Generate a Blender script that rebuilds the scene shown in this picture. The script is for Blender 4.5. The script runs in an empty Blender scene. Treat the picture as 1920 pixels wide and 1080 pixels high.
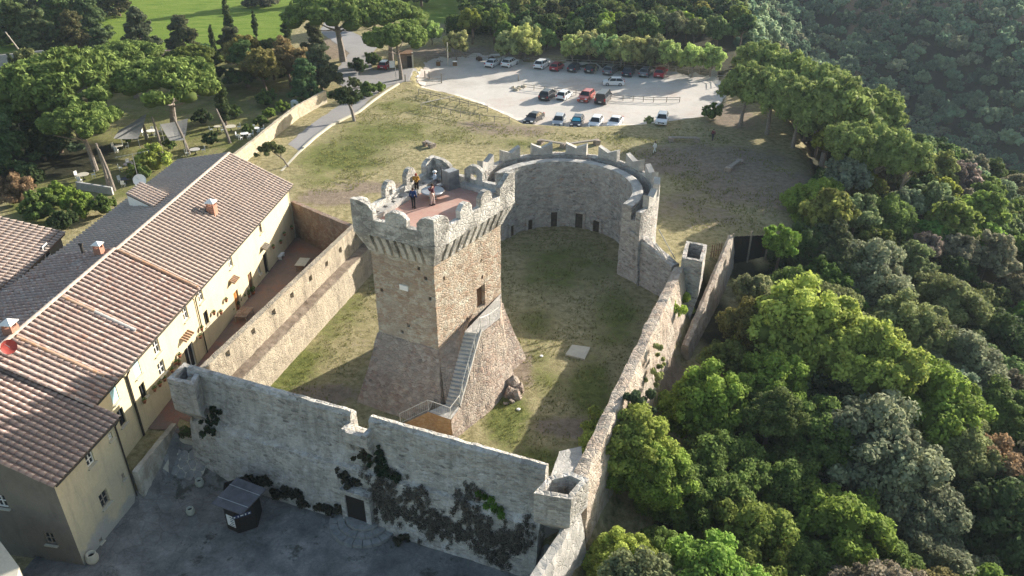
import bpy, math, random
import numpy as np
from mathutils import Vector, Matrix, noise
random.seed(7); rng = np.random.default_rng(7)
R = math.radians
S = bpy.context.scene
C = S.collection
# ------------------------------------------------------------------ camera, sky, sun, exposure
CF, CP, CH = 1500.0, R(30.0), 40.0            # focal length in photo pixels, pitch, height
cd = bpy.data.cameras.new('camera'); cam = bpy.data.objects.new('camera', cd); C.objects.link(cam)
cam.location = (0, 0, CH); cam.rotation_euler = (R(90) - CP, 0, 0)
cd.sensor_width = 36; cd.lens = 36 * CF / 1920; cd.clip_end = 6000; cd.clip_start = 0.5
S.camera = cam
SUN_AZ, SUN_EL = R(38), R(17.5)
w = bpy.data.worlds.new("World"); S.world = w; w.use_nodes = True
nt = w.node_tree; bgn = nt.nodes['Background']
sky = nt.nodes.new('ShaderNodeTexSky'); sky.sky_type = 'NISHITA'; sky.sun_disc = False
sky.sun_elevation = SUN_EL; sky.sun_rotation = R(90) - SUN_AZ; sky.air_density = 1.3; sky.dust_density = 2.0
nt.links.new(sky.outputs[0], bgn.inputs[0]); bgn.inputs[1].default_value = 0.095
sd = bpy.data.lights.new('sun', 'SUN'); sd.energy = 5.0; sd.angle = R(0.5); sd.color = (1.0, 0.92, 0.81)
sun = bpy.data.objects.new('sun', sd); C.objects.link(sun)
sdir = Vector((math.cos(SUN_EL) * math.cos(SUN_AZ), math.cos(SUN_EL) * math.sin(SUN_AZ), math.sin(SUN_EL)))
sun.rotation_euler = (-sdir).to_track_quat('-Z', 'Y').to_euler(); sun.location = (60, 60, 60)
S.view_settings.view_transform = 'Standard'; S.view_settings.look = 'None'
S.view_settings.gamma = 1; S.view_settings.exposure = 1.3
S.cycles.max_bounces = 6; S.cycles.diffuse_bounces = 3; S.cycles.transparent_max_bounces = 8

# ------------------------------------------------------------------ surveying: photo pixel -> point of the place
def ray(px, py):
    x = (px - 960) / CF; y = -(py - 540) / CF
    return Vector((x, math.cos(CP) + y * math.sin(CP), -math.sin(CP) + y * math.cos(CP)))
def at(px, py, z=0.0):
    r = ray(px, py); t = (z - CH) / r.z
    return Vector((r.x * t, r.y * t, z))
def onplane(px, py, A, B):                     # hit on the vertical plane through plan points A, B -> (distance along, z)
    r = ray(px, py); d = Vector((B[0] - A[0], B[1] - A[1])); L = d.length; d /= L
    n = Vector((d.y, -d.x)); t = (A[0] * n.x + A[1] * n.y) / (r.x * n.x + r.y * n.y)
    p = Vector((r.x * t, r.y * t)); return (p - Vector(A[:2])).dot(d), CH + r.z * t
def proj(x, y, z):
    dz = z - CH; d = y * math.cos(CP) - dz * math.sin(CP); u = y * math.sin(CP) + dz * math.cos(CP)
    return 960 + CF * x / d, 540 - CF * u / d, d

# ------------------------------------------------------------------ materials
def mat(name):
    m = bpy.data.materials.new(name); m.use_nodes = True
    t = m.node_tree; b = t.nodes['Principled BSDF']; b.inputs['Specular IOR Level'].default_value = 0.25
    return m, t, b
def N(t, typ, **kw):
    n = t.nodes.new(typ)
    for k, v in kw.items():
        if k in n.inputs: n.inputs[k].default_value = v
        else: setattr(n, k, v)
    return n
def coords(t, scale=(1, 1, 1)):
    tc = t.nodes.new('ShaderNodeTexCoord'); mp = t.nodes.new('ShaderNodeMapping')
    mp.inputs['Scale'].default_value = scale
    t.links.new(tc.outputs['Object'], mp.inputs['Vector']); return mp.outputs[0]
def noise_n(t, vec, scale, detail=5, rough=.6):
    n = t.nodes.new('ShaderNodeTexNoise'); n.inputs['Scale'].default_value = scale
    n.inputs['Detail'].default_value = detail; n.inputs['Roughness'].default_value = rough
    t.links.new(vec, n.inputs['Vector']); return n.outputs['Fac']
def ramp(t, fac, stops):
    r = t.nodes.new('ShaderNodeValToRGB'); e = r.color_ramp.elements
    while len(e) < len(stops): e.new(0.5)
    for i, (p, c) in enumerate(stops):
        e[i].position = p; e[i].color = (*c, 1) if len(c) == 3 else c
    t.links.new(fac, r.inputs[0]); return r.outputs[0]
def mix(t, fac, a, b, mode='MIX'):
    m = t.nodes.new('ShaderNodeMix'); m.data_type = 'RGBA'; m.blend_type = mode; m.clamp_factor = True
    for s, v in ((0, fac), (6, a), (7, b)):
        if isinstance(v, (int, float)): m.inputs[s].default_value = v
        elif isinstance(v, tuple): m.inputs[s].default_value = (*v, 1) if len(v) == 3 else v
        else: t.links.new(v, m.inputs[s])
    return m.outputs[2]
def bump(t, b, h, strength=.5, dist=.05):
    n = t.nodes.new('ShaderNodeBump'); n.inputs['Strength'].default_value = strength; n.inputs['Distance'].default_value = dist
    t.links.new(h, n.inputs['Height']); t.links.new(n.outputs[0], b.inputs['Normal'])
def plain(name, col, rough=.7, metal=0, var=.25, scale=3.0):
    m, t, b = mat(name); v = coords(t)
    f = noise_n(t, v, scale, 4)
    c = ramp(t, f, [(.3, tuple(x * (1 - var) for x in col)), (.7, tuple(min(1, x * (1 + var)) for x in col))])
    t.links.new(c, b.inputs['Base Color']); b.inputs['Roughness'].default_value = rough; b.inputs['Metallic'].default_value = metal
    return m
def mathn(t, op, a, b=None):
    n = t.nodes.new('ShaderNodeMath'); n.operation = op
    for i, v in enumerate((a, b)):
        if v is None: continue
        if isinstance(v, (int, float)): n.inputs[i].default_value = v
        else: t.links.new(v, n.inputs[i])
    return n.outputs[0]
def masonry(name, stones, mortar, scale=3.0, squash=1.7, mortar_w=.07, mort_amt=.8, stain=(.08, .08, .075), stain_amt=.5, render=None, render_amt=0, b_str=.8, streak=0.0, rth=.5, patch_amt=.45):
    m, t, b = mat(name); v = coords(t, (1, 1, squash))
    wn = t.nodes.new('ShaderNodeTexNoise'); wn.inputs['Scale'].default_value = 2.2; t.links.new(v, wn.inputs['Vector'])
    ad = t.nodes.new('ShaderNodeVectorMath'); ad.operation = 'MULTIPLY_ADD'; ad.inputs[1].default_value = (.25, .25, .25)
    t.links.new(wn.outputs['Color'], ad.inputs[0]); t.links.new(v, ad.inputs[2]); v2 = ad.outputs[0]
    vo = t.nodes.new('ShaderNodeTexVoronoi'); vo.inputs['Scale'].default_value = scale; t.links.new(v2, vo.inputs['Vector'])
    ve = t.nodes.new('ShaderNodeTexVoronoi'); ve.feature = 'DISTANCE_TO_EDGE'; ve.inputs['Scale'].default_value = scale; t.links.new(v2, ve.inputs['Vector'])
    sep = t.nodes.new('ShaderNodeSeparateColor'); t.links.new(vo.outputs['Color'], sep.inputs[0])
    n = len(stones); c = ramp(t, sep.outputs[0], [(i / max(1, n - 1), s) for i, s in enumerate(stones)])
    vw = coords(t)
    med = noise_n(t, vw, 1.1, 8, .7)
    c = mix(t, ramp(t, med, [(.45, (0, 0, 0)), (.7, (.6, .6, .6))]), c, tuple((stones[0][i] + mortar[i]) * .5 for i in range(3)))
    edge = ramp(t, ve.outputs['Distance'], [(0, (1, 1, 1)), (mortar_w, (0, 0, 0))])
    fmort = mathn(t, 'MULTIPLY', edge, mort_amt)
    c = mix(t, fmort, c, mortar)
    if render is not None:
        rn = noise_n(t, vw, .45, 6, .68)
        c = mix(t, ramp(t, rn, [(rth - .03, (0, 0, 0)), (rth + .03, (render_amt,) * 3)]), c, render)
    pt = noise_n(t, coords(t, (1, 1, 1.6)), 1.3, 6, .72)
    c = mix(t, ramp(t, pt, [(.53, (0, 0, 0)), (.57, (patch_amt,) * 3)]), c, tuple(min(.72, q * 1.45) for q in mortar))
    st = noise_n(t, coords(t, (1, 1, .35)), .6, 7, .7)
    c = mix(t, ramp(t, st, [(.48, (0, 0, 0)), (.72, (stain_amt,) * 3)]), c, stain)
    if streak:
        sk = noise_n(t, coords(t, (2.2, 2.2, .12)), 1.2, 5, .7)
        c = mix(t, ramp(t, sk, [(.5, (0, 0, 0)), (.7, (streak,) * 3)]), c, stain)
    fine = noise_n(t, vw, 9, 6, .75)
    c = mix(t, .35, c, ramp(t, fine, [(.25, (.25, .25, .25)), (.75, (1.0, 1.0, 1.0))]), 'MULTIPLY')
    t.links.new(c, b.inputs['Base Color']); b.inputs['Roughness'].default_value = .95
    hgt = mathn(t, 'ADD', ramp(t, ve.outputs['Distance'], [(0, (0, 0, 0)), (mortar_w * 2.2, (1, 1, 1))]), mathn(t, 'MULTIPLY', fine, 1.2))
    bump(t, b, mathn(t, 'ADD', hgt, mathn(t, 'MULTIPLY', sep.outputs[1], .8)), b_str, .06)
    return m
GREYS = [(.20, .185, .16), (.34, .31, .27), (.42, .39, .34), (.26, .24, .21), (.48, .45, .39)]
M = {}
M['shaft'] = masonry('shaft_stone', [(.42, .29, .20), (.50, .40, .29), (.34, .25, .18), (.56, .48, .37), (.40, .26, .18), (.42, .37, .30)], (.58, .51, .42), 2.5, 2.2, .07, .55, (.30, .25, .20), .4, (.53, .46, .37), .6, rth=.52)
M['talus'] = masonry('talus_stone', [(.27, .20, .16), (.42, .34, .28), (.34, .24, .19), (.52, .45, .38), (.20, .17, .15)], (.42, .35, .28), 2.7, 1.8, .06, .5, (.17, .14, .12), .55, (.42, .37, .31), .5)
M['top'] = masonry('parapet_stone', [(.24, .235, .22), (.42, .40, .37), (.32, .31, .28), (.50, .48, .44)], (.48, .46, .42), 2.2, 1.5, .05, .4, (.13, .13, .125), .75, (.68, .66, .61), .92, rth=.50, patch_amt=.8)
M['front'] = masonry('front_wall_stone', [(.22, .21, .19), (.56, .53, .48), (.40, .37, .33), (.66, .63, .57), (.32, .30, .27)], (.64, .61, .55), 2.1, 2.3, .09, .75, (.13, .13, .12), .5, (.68, .65, .59), .5, streak=.35, rth=.54)
M['left'] = masonry('left_wall_plaster', [(.34, .29, .22), (.44, .38, .29), (.30, .26, .20)], (.42, .36, .28), 2.8, 1.6, .05, .4, (.17, .145, .11), .6, (.47, .41, .31), .7, b_str=.6, streak=.6, rth=.48, patch_amt=.25)
M['apse'] = masonry('apse_stone', [(.20, .19, .18), (.46, .44, .41), (.34, .31, .29), (.56, .53, .49), (.42, .31, .26)], (.52, .50, .46), 2.2, 2.2, .1, .8, (.16, .15, .14), .45, (.52, .49, .45), .45, rth=.54)
M['coping'] = masonry('coping_stone', [(.42, .41, .38), (.50, .48, .45)], (.5, .48, .44), 2.0, 1, .03, .3, (.2, .2, .19), .5, b_str=.4)
M['right'] = masonry('right_wall_stone', [(.36, .29, .23), (.52, .44, .36), (.42, .32, .25), (.58, .51, .43)], (.5, .45, .37), 2.6, 1.3, .06, .5, (.18, .15, .12), .5, (.56, .50, .42), .6, streak=.6, patch_amt=.15)
M['brick'] = masonry('old_brick', [(.30, .16, .11), (.24, .17, .13), (.36, .22, .15), (.28, .22, .18)], (.34, .29, .24), 5.0, 2.4, .08, .6, (.12, .10, .09), .6, (.33, .28, .23), .5)
M['ochre'] = masonry('ochre_brick', [(.46, .27, .12), (.40, .24, .12), (.5, .32, .16)], (.44, .33, .2), 4.0, 2.4, .06, .4, (.22, .13, .08), .5)
M['terrace'] = masonry('terrace_plaster', [(.42, .39, .33), (.5, .47, .40)], (.45, .42, .36), 2.0, 1, .03, .2, (.13, .11, .08), .85, (.62, .60, .54), .9, b_str=.4)
M['garden_wall'] = masonry('garden_wall_stone', [(.50, .44, .32), (.56, .50, .38), (.46, .38, .27)], (.5, .45, .34), 3, 1.5, .05, .4, (.3, .25, .18), .4)

def plaster(name, col, dirt, dirtz=None):
    m, t, b = mat(name); v = coords(t)
    f = noise_n(t, v, .5, 7, .65); f2 = noise_n(t, v, 6, 5, .7); f3 = noise_n(t, coords(t, (1.5, 1.5, .2)), 1.3, 5)
    c = mix(t, ramp(t, f, [(.42, (0, 0, 0)), (.68, (.6, .6, .6))]), col, dirt)
    c = mix(t, ramp(t, f3, [(.52, (0, 0, 0)), (.72, (.4, .4, .4))]), c, tuple(x * .75 for x in dirt))
    if dirtz is not None:
        sx = t.nodes.new('ShaderNodeSeparateXYZ'); t.links.new(v, sx.inputs[0])
        h = mathn(t, 'ADD', sx.outputs[2], mathn(t, 'MULTIPLY', f, -5.0))
        mr = t.nodes.new('ShaderNodeMapRange'); mr.inputs[1].default_value = dirtz - 2.5 - .4; mr.inputs[2].default_value = dirtz - 2.5 + .25
        mr.inputs[3].default_value = .85; mr.inputs[4].default_value = 0; t.links.new(h, mr.inputs[0])
        c = mix(t, mr.outputs[0], c, (.38, .38, .36))
    c = mix(t, .25, c, ramp(t, f2, [(.3, (.45, .45, .45)), (.7, (1, 1, 1))]), 'MULTIPLY')
    t.links.new(c, b.inputs['Base Color']); b.inputs['Roughness'].default_value = .95; bump(t, b, f2, .3, .03); return m
M['facade'] = plaster('yellow_plaster', (.66, .57, .37), (.50, .44, .31))
M['facade_near'] = plaster('dull_yellow_plaster', (.58, .52, .36), (.40, .38, .31), 1.0)
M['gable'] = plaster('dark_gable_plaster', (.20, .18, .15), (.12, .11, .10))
M['pale'] = plaster('pale_plaster', (.55, .52, .42), (.42, .40, .34))
M['white'] = plain('white_paint', (.78, .78, .75), .6, var=.08)
M['grey_wood'] = plain('weathered_wood', (.28, .25, .21), .9, var=.35, scale=6)
M['pole_wood'] = plain('pale_pole_wood', (.46, .42, .36), .9, var=.2, scale=6)
M['dark_wood'] = plain('dark_wood', (.022, .018, .016), .8, var=.3, scale=6)
M['brown_wood'] = plain('brown_wood', (.16, .09, .05), .7, var=.3, scale=6)
M['orange_wood'] = plain('orange_wood', (.42, .18, .05), .6, var=.3, scale=6)
M['glass'] = plain('dark_glass', (.03, .035, .04), .12, var=.1)
M['shade'] = plain('dark_opening', (.02, .018, .016), .95, var=.2)
M['alcove'] = plain('painted_recess_shade', (.07, .06, .05), .95, var=.4); M['blue_shutter'] = plain('pale_blue_shutter', (.42, .66, .70), .6, var=.08)
M['metal'] = plain('galvanised_metal', (.42, .43, .44), .45, .6, .15)
M['rail'] = plain('painted_rail', (.55, .54, .50), .5, .2, .1)
M['black_metal'] = plain('black_metal', (.03, .03, .032), .5, .3)
M['pipe'] = plain('dark_pipe', (.06, .055, .05), .5, .3)
M['clay'] = plain('clay_pot', (.34, .13, .07), .85, var=.3, scale=8)
M['urn'] = plain('glazed_urn', (.42, .44, .38), .6, var=.25)
M['chimney_brick'] = plain('chimney_brick', (.34, .18, .13), .9, var=.25, scale=9)
M['cement'] = plain('cement', (.42, .41, .39), .95, var=.2)
M['ridge'] = plain('ridge_mortar_tile', (.46, .38, .32), .95, var=.25, scale=4)
M['bark'] = plain('bark', (.15, .115, .09), .95, var=.4, scale=5)
M['pale_bark'] = plain('grey_bark', (.22, .19, .165), .95, var=.35, scale=5)
M['red_dish'] = plain('red_dish', (.35, .06, .05), .5)
M['awning'] = plain('shade_cloth', (.30, .30, .29), .9, var=.1)
M['slate_roof'] = plain('felt_roof', (.10, .10, .115), .75, var=.35, scale=1.5)

def tile_mat(name, cols, dark, sc=4.0):
    m, t, b = mat(name); v = coords(t)
    vo = t.nodes.new('ShaderNodeTexVoronoi'); vo.inputs['Scale'].default_value = sc; t.links.new(v, vo.inputs['Vector'])
    sep = t.nodes.new('ShaderNodeSeparateColor'); t.links.new(vo.outputs['Color'], sep.inputs[0])
    c = ramp(t, sep.outputs[0], [(i / (len(cols) - 1), s) for i, s in enumerate(cols)])
    oi = t.nodes.new('ShaderNodeObjectInfo')
    c = mix(t, ramp(t, noise_n(t, v, .35, 5), [(.45, (0, 0, 0)), (.65, (.65, .65, .65))]), c, dark)
    c = mix(t, ramp(t, noise_n(t, v, 7, 6, .8), [(.5, (0, 0, 0)), (.75, (.7, .7, .7))]), c, (.40, .37, .34))
    c = mix(t, .35, c, ramp(t, oi.outputs['Random'], [(0, (.55, .5, .5)), (1, (1.2, 1.1, 1.05))]), 'MULTIPLY')
    t.links.new(c, b.inputs['Base Color']); b.inputs['Roughness'].default_value = .92
    bump(t, b, noise_n(t, v, 9, 5), .4, .03); return m
M['tile_a'] = tile_mat('roof_tile_pale', [(.38, .31, .27), (.44, .37, .32), (.34, .29, .26), (.48, .41, .36)], (.33, .28, .25))
M['tile_b'] = tile_mat('roof_tile_mottled', [(.33, .235, .20), (.40, .31, .27), (.29, .22, .20), (.50, .43, .39), (.25, .18, .165), (.37, .23, .18)], (.32, .27, .25))
M['tile_c'] = tile_mat('roof_tile_orange', [(.38, .22, .12), (.38, .25, .17), (.38, .29, .22)], (.36, .27, .2))
M['tile_under'] = tile_mat('under_tile', [(.17, .12, .10), (.22, .15, .12), (.14, .11, .10)], (.13, .11, .10))

# ------------------------------------------------------------------ mesh helpers
def V3(p): return Vector(p)
class MB:
    def __init__(s): s.v = []; s.f = []
    def add(s, vs, fs):
        o = len(s.v); s.v += [Vector(v) for v in vs]; s.f += [tuple(i + o for i in f) for f in fs]; return s
    def patch(s, a, b, c, d, step=0):           # a b bottom, c d top (a-b-c-d round)
        a, b, c, d = map(Vector, (a, b, c, d))
        if not step: return s.add((a, b, c, d), [(0, 1, 2, 3)])
        nu = max(1, min(160, round(max((b - a).length, (c - d).length) / step))); nv = max(1, min(160, round(max((d - a).length, (c - b).length) / step)))
        vs = []
        for j in range(nv + 1):
            for i in range(nu + 1):
                u, v = i / nu, j / nv; vs.append(a.lerp(b, u).lerp(d.lerp(c, u), v))
        fs = [(j * (nu + 1) + i, j * (nu + 1) + i + 1, (j + 1) * (nu + 1) + i + 1, (j + 1) * (nu + 1) + i) for j in range(nv) for i in range(nu)]
        return s.add(vs, fs)
    def rings(s, rings, step=0, cap=True, base=False):   # stacked outlines (counter-clockwise), quads capped as patches
        n = len(rings[0])
        for k in range(len(rings) - 1):
            A, B = rings[k], rings[k + 1]
            for i in range(n):
                j = (i + 1) % n; s.patch(A[i], A[j], B[j], B[i], step)
        for flag, rg, rev in ((cap, rings[-1], False), (base, rings[0], True)):
            if not flag: continue
            if n == 4: s.patch(*(rg if not rev else rg[::-1]), step)
            else: s.add(rg, [tuple(range(n))[::(-1 if rev else 1)]])
        return s
    def box(s, c, size, ux=(1, 0, 0), uy=None):
        ux = Vector(ux).normalized(); uy = Vector(uy).normalized() if uy else Vector((-ux.y, ux.x, 0)).normalized(); uz = ux.cross(uy)
        c = Vector(c); hx, hy, hz = (q / 2 for q in size)
        vs = [c + ux * a * hx + uy * b * hy + uz * d * hz for d in (-1, 1) for a, b in ((-1, -1), (1, -1), (1, 1), (-1, 1))]
        return s.add(vs, [(3, 2, 1, 0), (4, 5, 6, 7), (0, 1, 5, 4), (1, 2, 6, 5), (2, 3, 7, 6), (3, 0, 4, 7)])
    def prism(s, pts, d):                        # planar outline pts extruded by vector d
        pts = [Vector(p) for p in pts]; d = Vector(d); n = len(pts)
        return s.add(pts + [p + d for p in pts], [tuple(range(n))[::-1], tuple(range(n, 2 * n))] + [(i, (i + 1) % n, n + (i + 1) % n, n + i) for i in range(n)])
    def tube(s, path, rad, seg=6, capped=True):
        path = [Vector(p) for p in path]; rs = rad if isinstance(rad, (list, tuple)) else [rad] * len(path)
        rings = []
        for i, p in enumerate(path):
            d = (path[min(i + 1, len(path) - 1)] - path[max(i - 1, 0)]).normalized()
            u = d.orthogonal().normalized() if abs(d.z) < .99 else Vector((1, 0, 0)); u = (u - d * u.dot(d)).normalized()
            if i and rings: u = (lastu - d * lastu.dot(d)).normalized()
            lastu = u; v = d.cross(u)
            rings.append([p + (u * math.cos(a) + v * math.sin(a)) * rs[i] for a in [k * 2 * math.pi / seg for k in range(seg)]])
        o = len(s.v); s.v += [q for r_ in rings for q in r_]
        for k in range(len(rings) - 1):
            for i in range(seg): s.f.append((o + k * seg + i, o + k * seg + (i + 1) % seg, o + (k + 1) * seg + (i + 1) % seg, o + (k + 1) * seg + i))
        if capped: s.f.append(tuple(o + i for i in range(seg))[::-1]); s.f.append(tuple(o + (len(rings) - 1) * seg + i for i in range(seg)))
        return s
    def lathe(s, c, prof, seg=12):
        c = Vector(c); o = len(s.v)
        for r_, z in prof:
            for k in range(seg):
                a = k * 2 * math.pi / seg; s.v.append(c + Vector((r_ * math.cos(a), r_ * math.sin(a), z)))
        for j in range(len(prof) - 1):
            for k in range(seg): s.f.append((o + j * seg + k, o + j * seg + (k + 1) % seg, o + (j + 1) * seg + (k + 1) % seg, o + (j + 1) * seg + k))
        s.f.append(tuple(o + k for k in range(seg))[::-1]); s.f.append(tuple(o + (len(prof) - 1) * seg + k for k in range(seg)))
        return s
    def rough(s, amp=.05, freq=1.3):
        for v in s.v:
            q = v * freq; d = noise.noise_vector(q) * amp + noise.noise_vector(q * 3.1 + Vector((5, 5, 5))) * amp * .5
            v += d
        return s
    def build(s, name, m, parent=None, smooth=False, **props):
        o = parent.matrix_world.translation if parent else Vector((0, 0, 0))
        if parent and parent.parent: o = parent.parent.location + parent.location
        elif parent: o = parent.location
        me = bpy.data.meshes.new(name); me.from_pydata([v - o for v in s.v], [], s.f); me.update()
        if smooth: me.polygons.foreach_set('use_smooth', [True] * len(me.polygons))
        me.materials.append(m); ob = bpy.data.objects.new(name, me); C.objects.link(ob); ob.parent = parent
        for k, v in props.items(): ob[k] = v
        return ob
def thing(name, label, cat, loc=(0, 0, 0), group=None):
    o = bpy.data.objects.new(name, None); C.objects.link(o); o.location = loc; o.empty_display_size = .3
    o['label'] = label; o['category'] = cat
    if group: o['group'] = group
    return o
def tag(o, label, cat, group=None):
    o['label'] = label; o['category'] = cat
    if group: o['group'] = group
    return o
def copy_tree(o, parent=None):
    c = o.copy(); C.objects.link(c); c.parent = parent
    for ch in [q for q in o.children]: copy_tree(ch, c)
    return c
def recentre(ob):                                # put a top-level mesh's origin at its base
    me = ob.data; n = len(me.vertices); a = np.empty(n * 3); me.vertices.foreach_get('co', a); a = a.reshape(-1, 3)
    o = np.array([(a[:, 0].min() + a[:, 0].max()) / 2, (a[:, 1].min() + a[:, 1].max()) / 2, a[:, 2].min()])
    me.vertices.foreach_set('co', (a - o).ravel()); me.update(); ob.location = o; return ob
def npmesh(name, verts, quads, m, attr=None):
    me = bpy.data.meshes.new(name); nq = len(quads)
    me.vertices.add(len(verts)); me.vertices.foreach_set('co', verts.astype(np.float32).ravel())
    k = quads.shape[1]
    me.loops.add(nq * k); me.loops.foreach_set('vertex_index', quads.astype(np.int32).ravel())
    me.polygons.add(nq); me.polygons.foreach_set('loop_start', np.arange(0, nq * k, k, dtype=np.int32))
    me.update(calc_edges=True)
    if m: me.materials.append(m)
    if attr is not None:
        a = me.attributes.new('tint', 'FLOAT', 'POINT'); a.data.foreach_set('value', attr.astype(np.float32))
    return me

# ------------------------------------------------------------------ terrain
def sdf_poly(px, py, poly):                      # >0 inside (metres), numpy
    P = np.array(poly); d = np.full(px.shape, 1e9); inside = np.zeros(px.shape, bool); n = len(P)
    for i in range(n):
        a, b = P[i], P[(i + 1) % n]; e = b - a
        t = np.clip(((px - a[0]) * e[0] + (py - a[1]) * e[1]) / max(1e-9, e @ e), 0, 1)
        d = np.minimum(d, np.hypot(px - a[0] - t * e[0], py - a[1] - t * e[1]))
        c = ((a[1] > py) != (b[1] > py)) & (px < (b[0] - a[0]) * (py - a[1]) / (b[1] - a[1] + 1e-12) + a[0]); inside ^= c
    return np.where(inside, d, -d)
def sm(x, a, b): t = np.clip((x - a) / (b - a), 0, 1); return t * t * (3 - 2 * t)
def poly_at(pts, z=0.0): return [tuple(at(x, y, z)[:2]) for x, y in pts]
PARK = poly_at([(782, 150), (800, 118), (900, 106), (1010, 116), (1130, 128), (1250, 140), (1345, 146), (1362, 175), (1340, 222), (1262, 233), (1200, 241), (1080, 246), (985, 240), (950, 222), (900, 200), (860, 186), (790, 170)], -1)
PLAZA = [(-40, 24), (-40, 40), (-30, 42.6), (-27.2, 42.9), (-25.9, 47.6), (-25.6, 49.6), (-23.2, 49.3), (-22.4, 46.9), (-11, 42.3), (2.0, 36.9), (2, 24)]
XE = ((20, 2.5), (30, 3.2), (38, 5.2), (45, 9.0), (60, 16.2), (70, 21.5), (75, 24.5), (82, 29.5), (90, 34), (98, 37), (110, 40), (125, 42), (156, 43), (222, 55), (400, 95))
def xe(y): return np.interp(y, [a for a, b in XE], [b for a, b in XE])
def H(x, y):
    x = np.asarray(x, float); y = np.asarray(y, float)
    d = x - xe(y)
    k = .34 + .5 * sm(y, 112, 150)
    dd = np.maximum(d, 0)
    z = -(k * dd) * sm(dd, 0, 4) - .35 * np.maximum(dd - 42, 0)
    z = np.maximum(z, -46)
    zh = -40 + .26 * (y - 190) + 4 * np.sin(x * .035 + 1) + 5 * np.sin(y * .02 + x * .013)
    far = sm(d, 15, 45) * sm(y, 110, 150)
    z = np.where(far > 0, z * (1 - far) + np.maximum(z, np.minimum(zh, 24)) * far, z)
    # outside the right-hand castle wall the ground is lower
    out = sm(x - np.interp(y, [34, 46, 62, 70, 84], [2.6, 7.2, 14.6, 18.4, 25.5]), -.2, 2.2) * (1 - sm(y, 70, 88))
    z = z - 2.6 * out
    pl = sdf_poly(x, y, PLAZA)
    dep = 2.0 + .9 * sm(x, -27, -23.5) - .4 * sm(x, -20, 0)
    dep = dep * np.where(x < -21.5, sm(-y, -49.6, -43.6), 1)
    z = z - sm(pl, -.3, .9) * dep
    pk = sdf_poly(x, y, PARK)
    z = z - 1.0 * sm(pk, -1.2, 1.0)
    return z
def Hs(x, y): return float(H(np.array([x]), np.array([y]))[0])
def atg(px, py):                                 # hit on the terrain
    r = ray(px, py); t = 25.0
    while t < 900:
        p = Vector((0, 0, CH)) + r * t
        if p.z < Hs(p.x, p.y): break
        t += 1.0 if t < 200 else 4
    lo, hi = t - 4, t
    for _ in range(14):
        m_ = (lo + hi) / 2; p = Vector((0, 0, CH)) + r * m_
        if p.z < Hs(p.x, p.y): hi = m_
        else: lo = m_
    return Vector((0, 0, CH)) + r * hi
xs = np.unique(np.concatenate([np.arange(-60, 60, .55), np.arange(-160, 260, 2.2), [-3000, -1500, -800, -400, -250, 350, 500, 900, 1500, 3000]]).round(3))
ys = np.unique(np.concatenate([np.arange(24, 150, .55), np.arange(0, 340, 2.2), [-1500, -600, -200, -60, 400, 500, 700, 1000, 1800, 3500]]).round(3))
gx, gy = np.meshgrid(xs, ys)
gz = H(gx, gy) + .10 * np.sin(gx * .31 + gy * .17) * sm(gy, 88, 100) * (1 - sm(gy, 105, 118))
nx, ny = len(xs), len(ys)
ii = (np.arange(ny - 1)[:, None] * nx + np.arange(nx - 1)[None, :]).ravel()
quads = np.stack([ii, ii + 1, ii + nx + 1, ii + nx], 1)
gm, t, b = mat('ground_soil_and_grass')
v = coords(t)
at1 = t.nodes.new('ShaderNodeVertexColor'); at1.layer_name = 'zones'; sp = t.nodes.new('ShaderNodeSeparateColor'); t.links.new(at1.outputs[0], sp.inputs[0])
n1 = noise_n(t, v, .22, 6, .65); n2 = noise_n(t, v, 1.4, 7, .72); n3 = noise_n(t, v, 11, 5, .8); n4 = noise_n(t, coords(t, (.3, 1.0, 1)), .6, 6, .7)
dry = ramp(t, n2, [(.3, (.14, .13, .062)), (.5, (.32, .285, .155)), (.72, (.52, .46, .29))])
grn = ramp(t, n2, [(.3, (.07, .092, .026)), (.55, (.165, .185, .058)), (.75, (.30, .305, .11))])
soil = ramp(t, n2, [(.3, (.17, .135, .10)), (.6, (.30, .245, .19)), (.8, (.42, .355, .285))])
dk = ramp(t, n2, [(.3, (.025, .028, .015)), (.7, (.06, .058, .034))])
def zone(ch, lo, hi, wgt=.9): # zone value broken up by noise
    s_ = mathn(t, 'ADD', ch, mathn(t, 'MULTIPLY', mathn(t, 'SUBTRACT', mathn(t, 'ADD', mathn(t, 'MULTIPLY', n1, .5), mathn(t, 'MULTIPLY', n2, .5)), .5), wgt * 2))
    return ramp(t, s_, [(lo, (0, 0, 0)), (hi, (1, 1, 1))])
c = mix(t, zone(sp.outputs[0], .35, .65), dry, grn)
c = mix(t, zone(sp.outputs[1], .4, .65), c, soil)
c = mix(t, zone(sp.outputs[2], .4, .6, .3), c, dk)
at2 = t.nodes.new('ShaderNodeAttribute'); at2.attribute_name = 'meadow'
c = mix(t, at2.outputs['Fac'], c, ramp(t, n4, [(.3, (.09, .17, .018)), (.52, (.16, .24, .035)), (.75, (.25, .29, .075))]))
c = mix(t, .5, c, ramp(t, n3, [(.25, (.35, .35, .33)), (.72, (1.15, 1.12, 1.05))]), 'MULTIPLY')
t.links.new(c, b.inputs['Base Color']); b.inputs['Roughness'].default_value = 1; b.inputs['Specular IOR Level'].default_value = .1
bump(t, b, mathn(t, 'ADD', n3, mathn(t, 'MULTIPLY', n2, 2)), .9, .09)
me = npmesh('ground', np.stack([gx.ravel(), gy.ravel(), gz.ravel()], 1), quads, gm)
X, Y = gx.ravel(), gy.ravel()
def blobs(lst, z=0.0):
    a = np.zeros(X.shape)
    for px, py, rx, ry, s_ in lst:
        p = at(px, py, z); a = np.maximum(a, s_ * np.exp(-(((X - p.x) / rx) ** 2 + ((Y - p.y) / ry) ** 2)))
    return a
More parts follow.
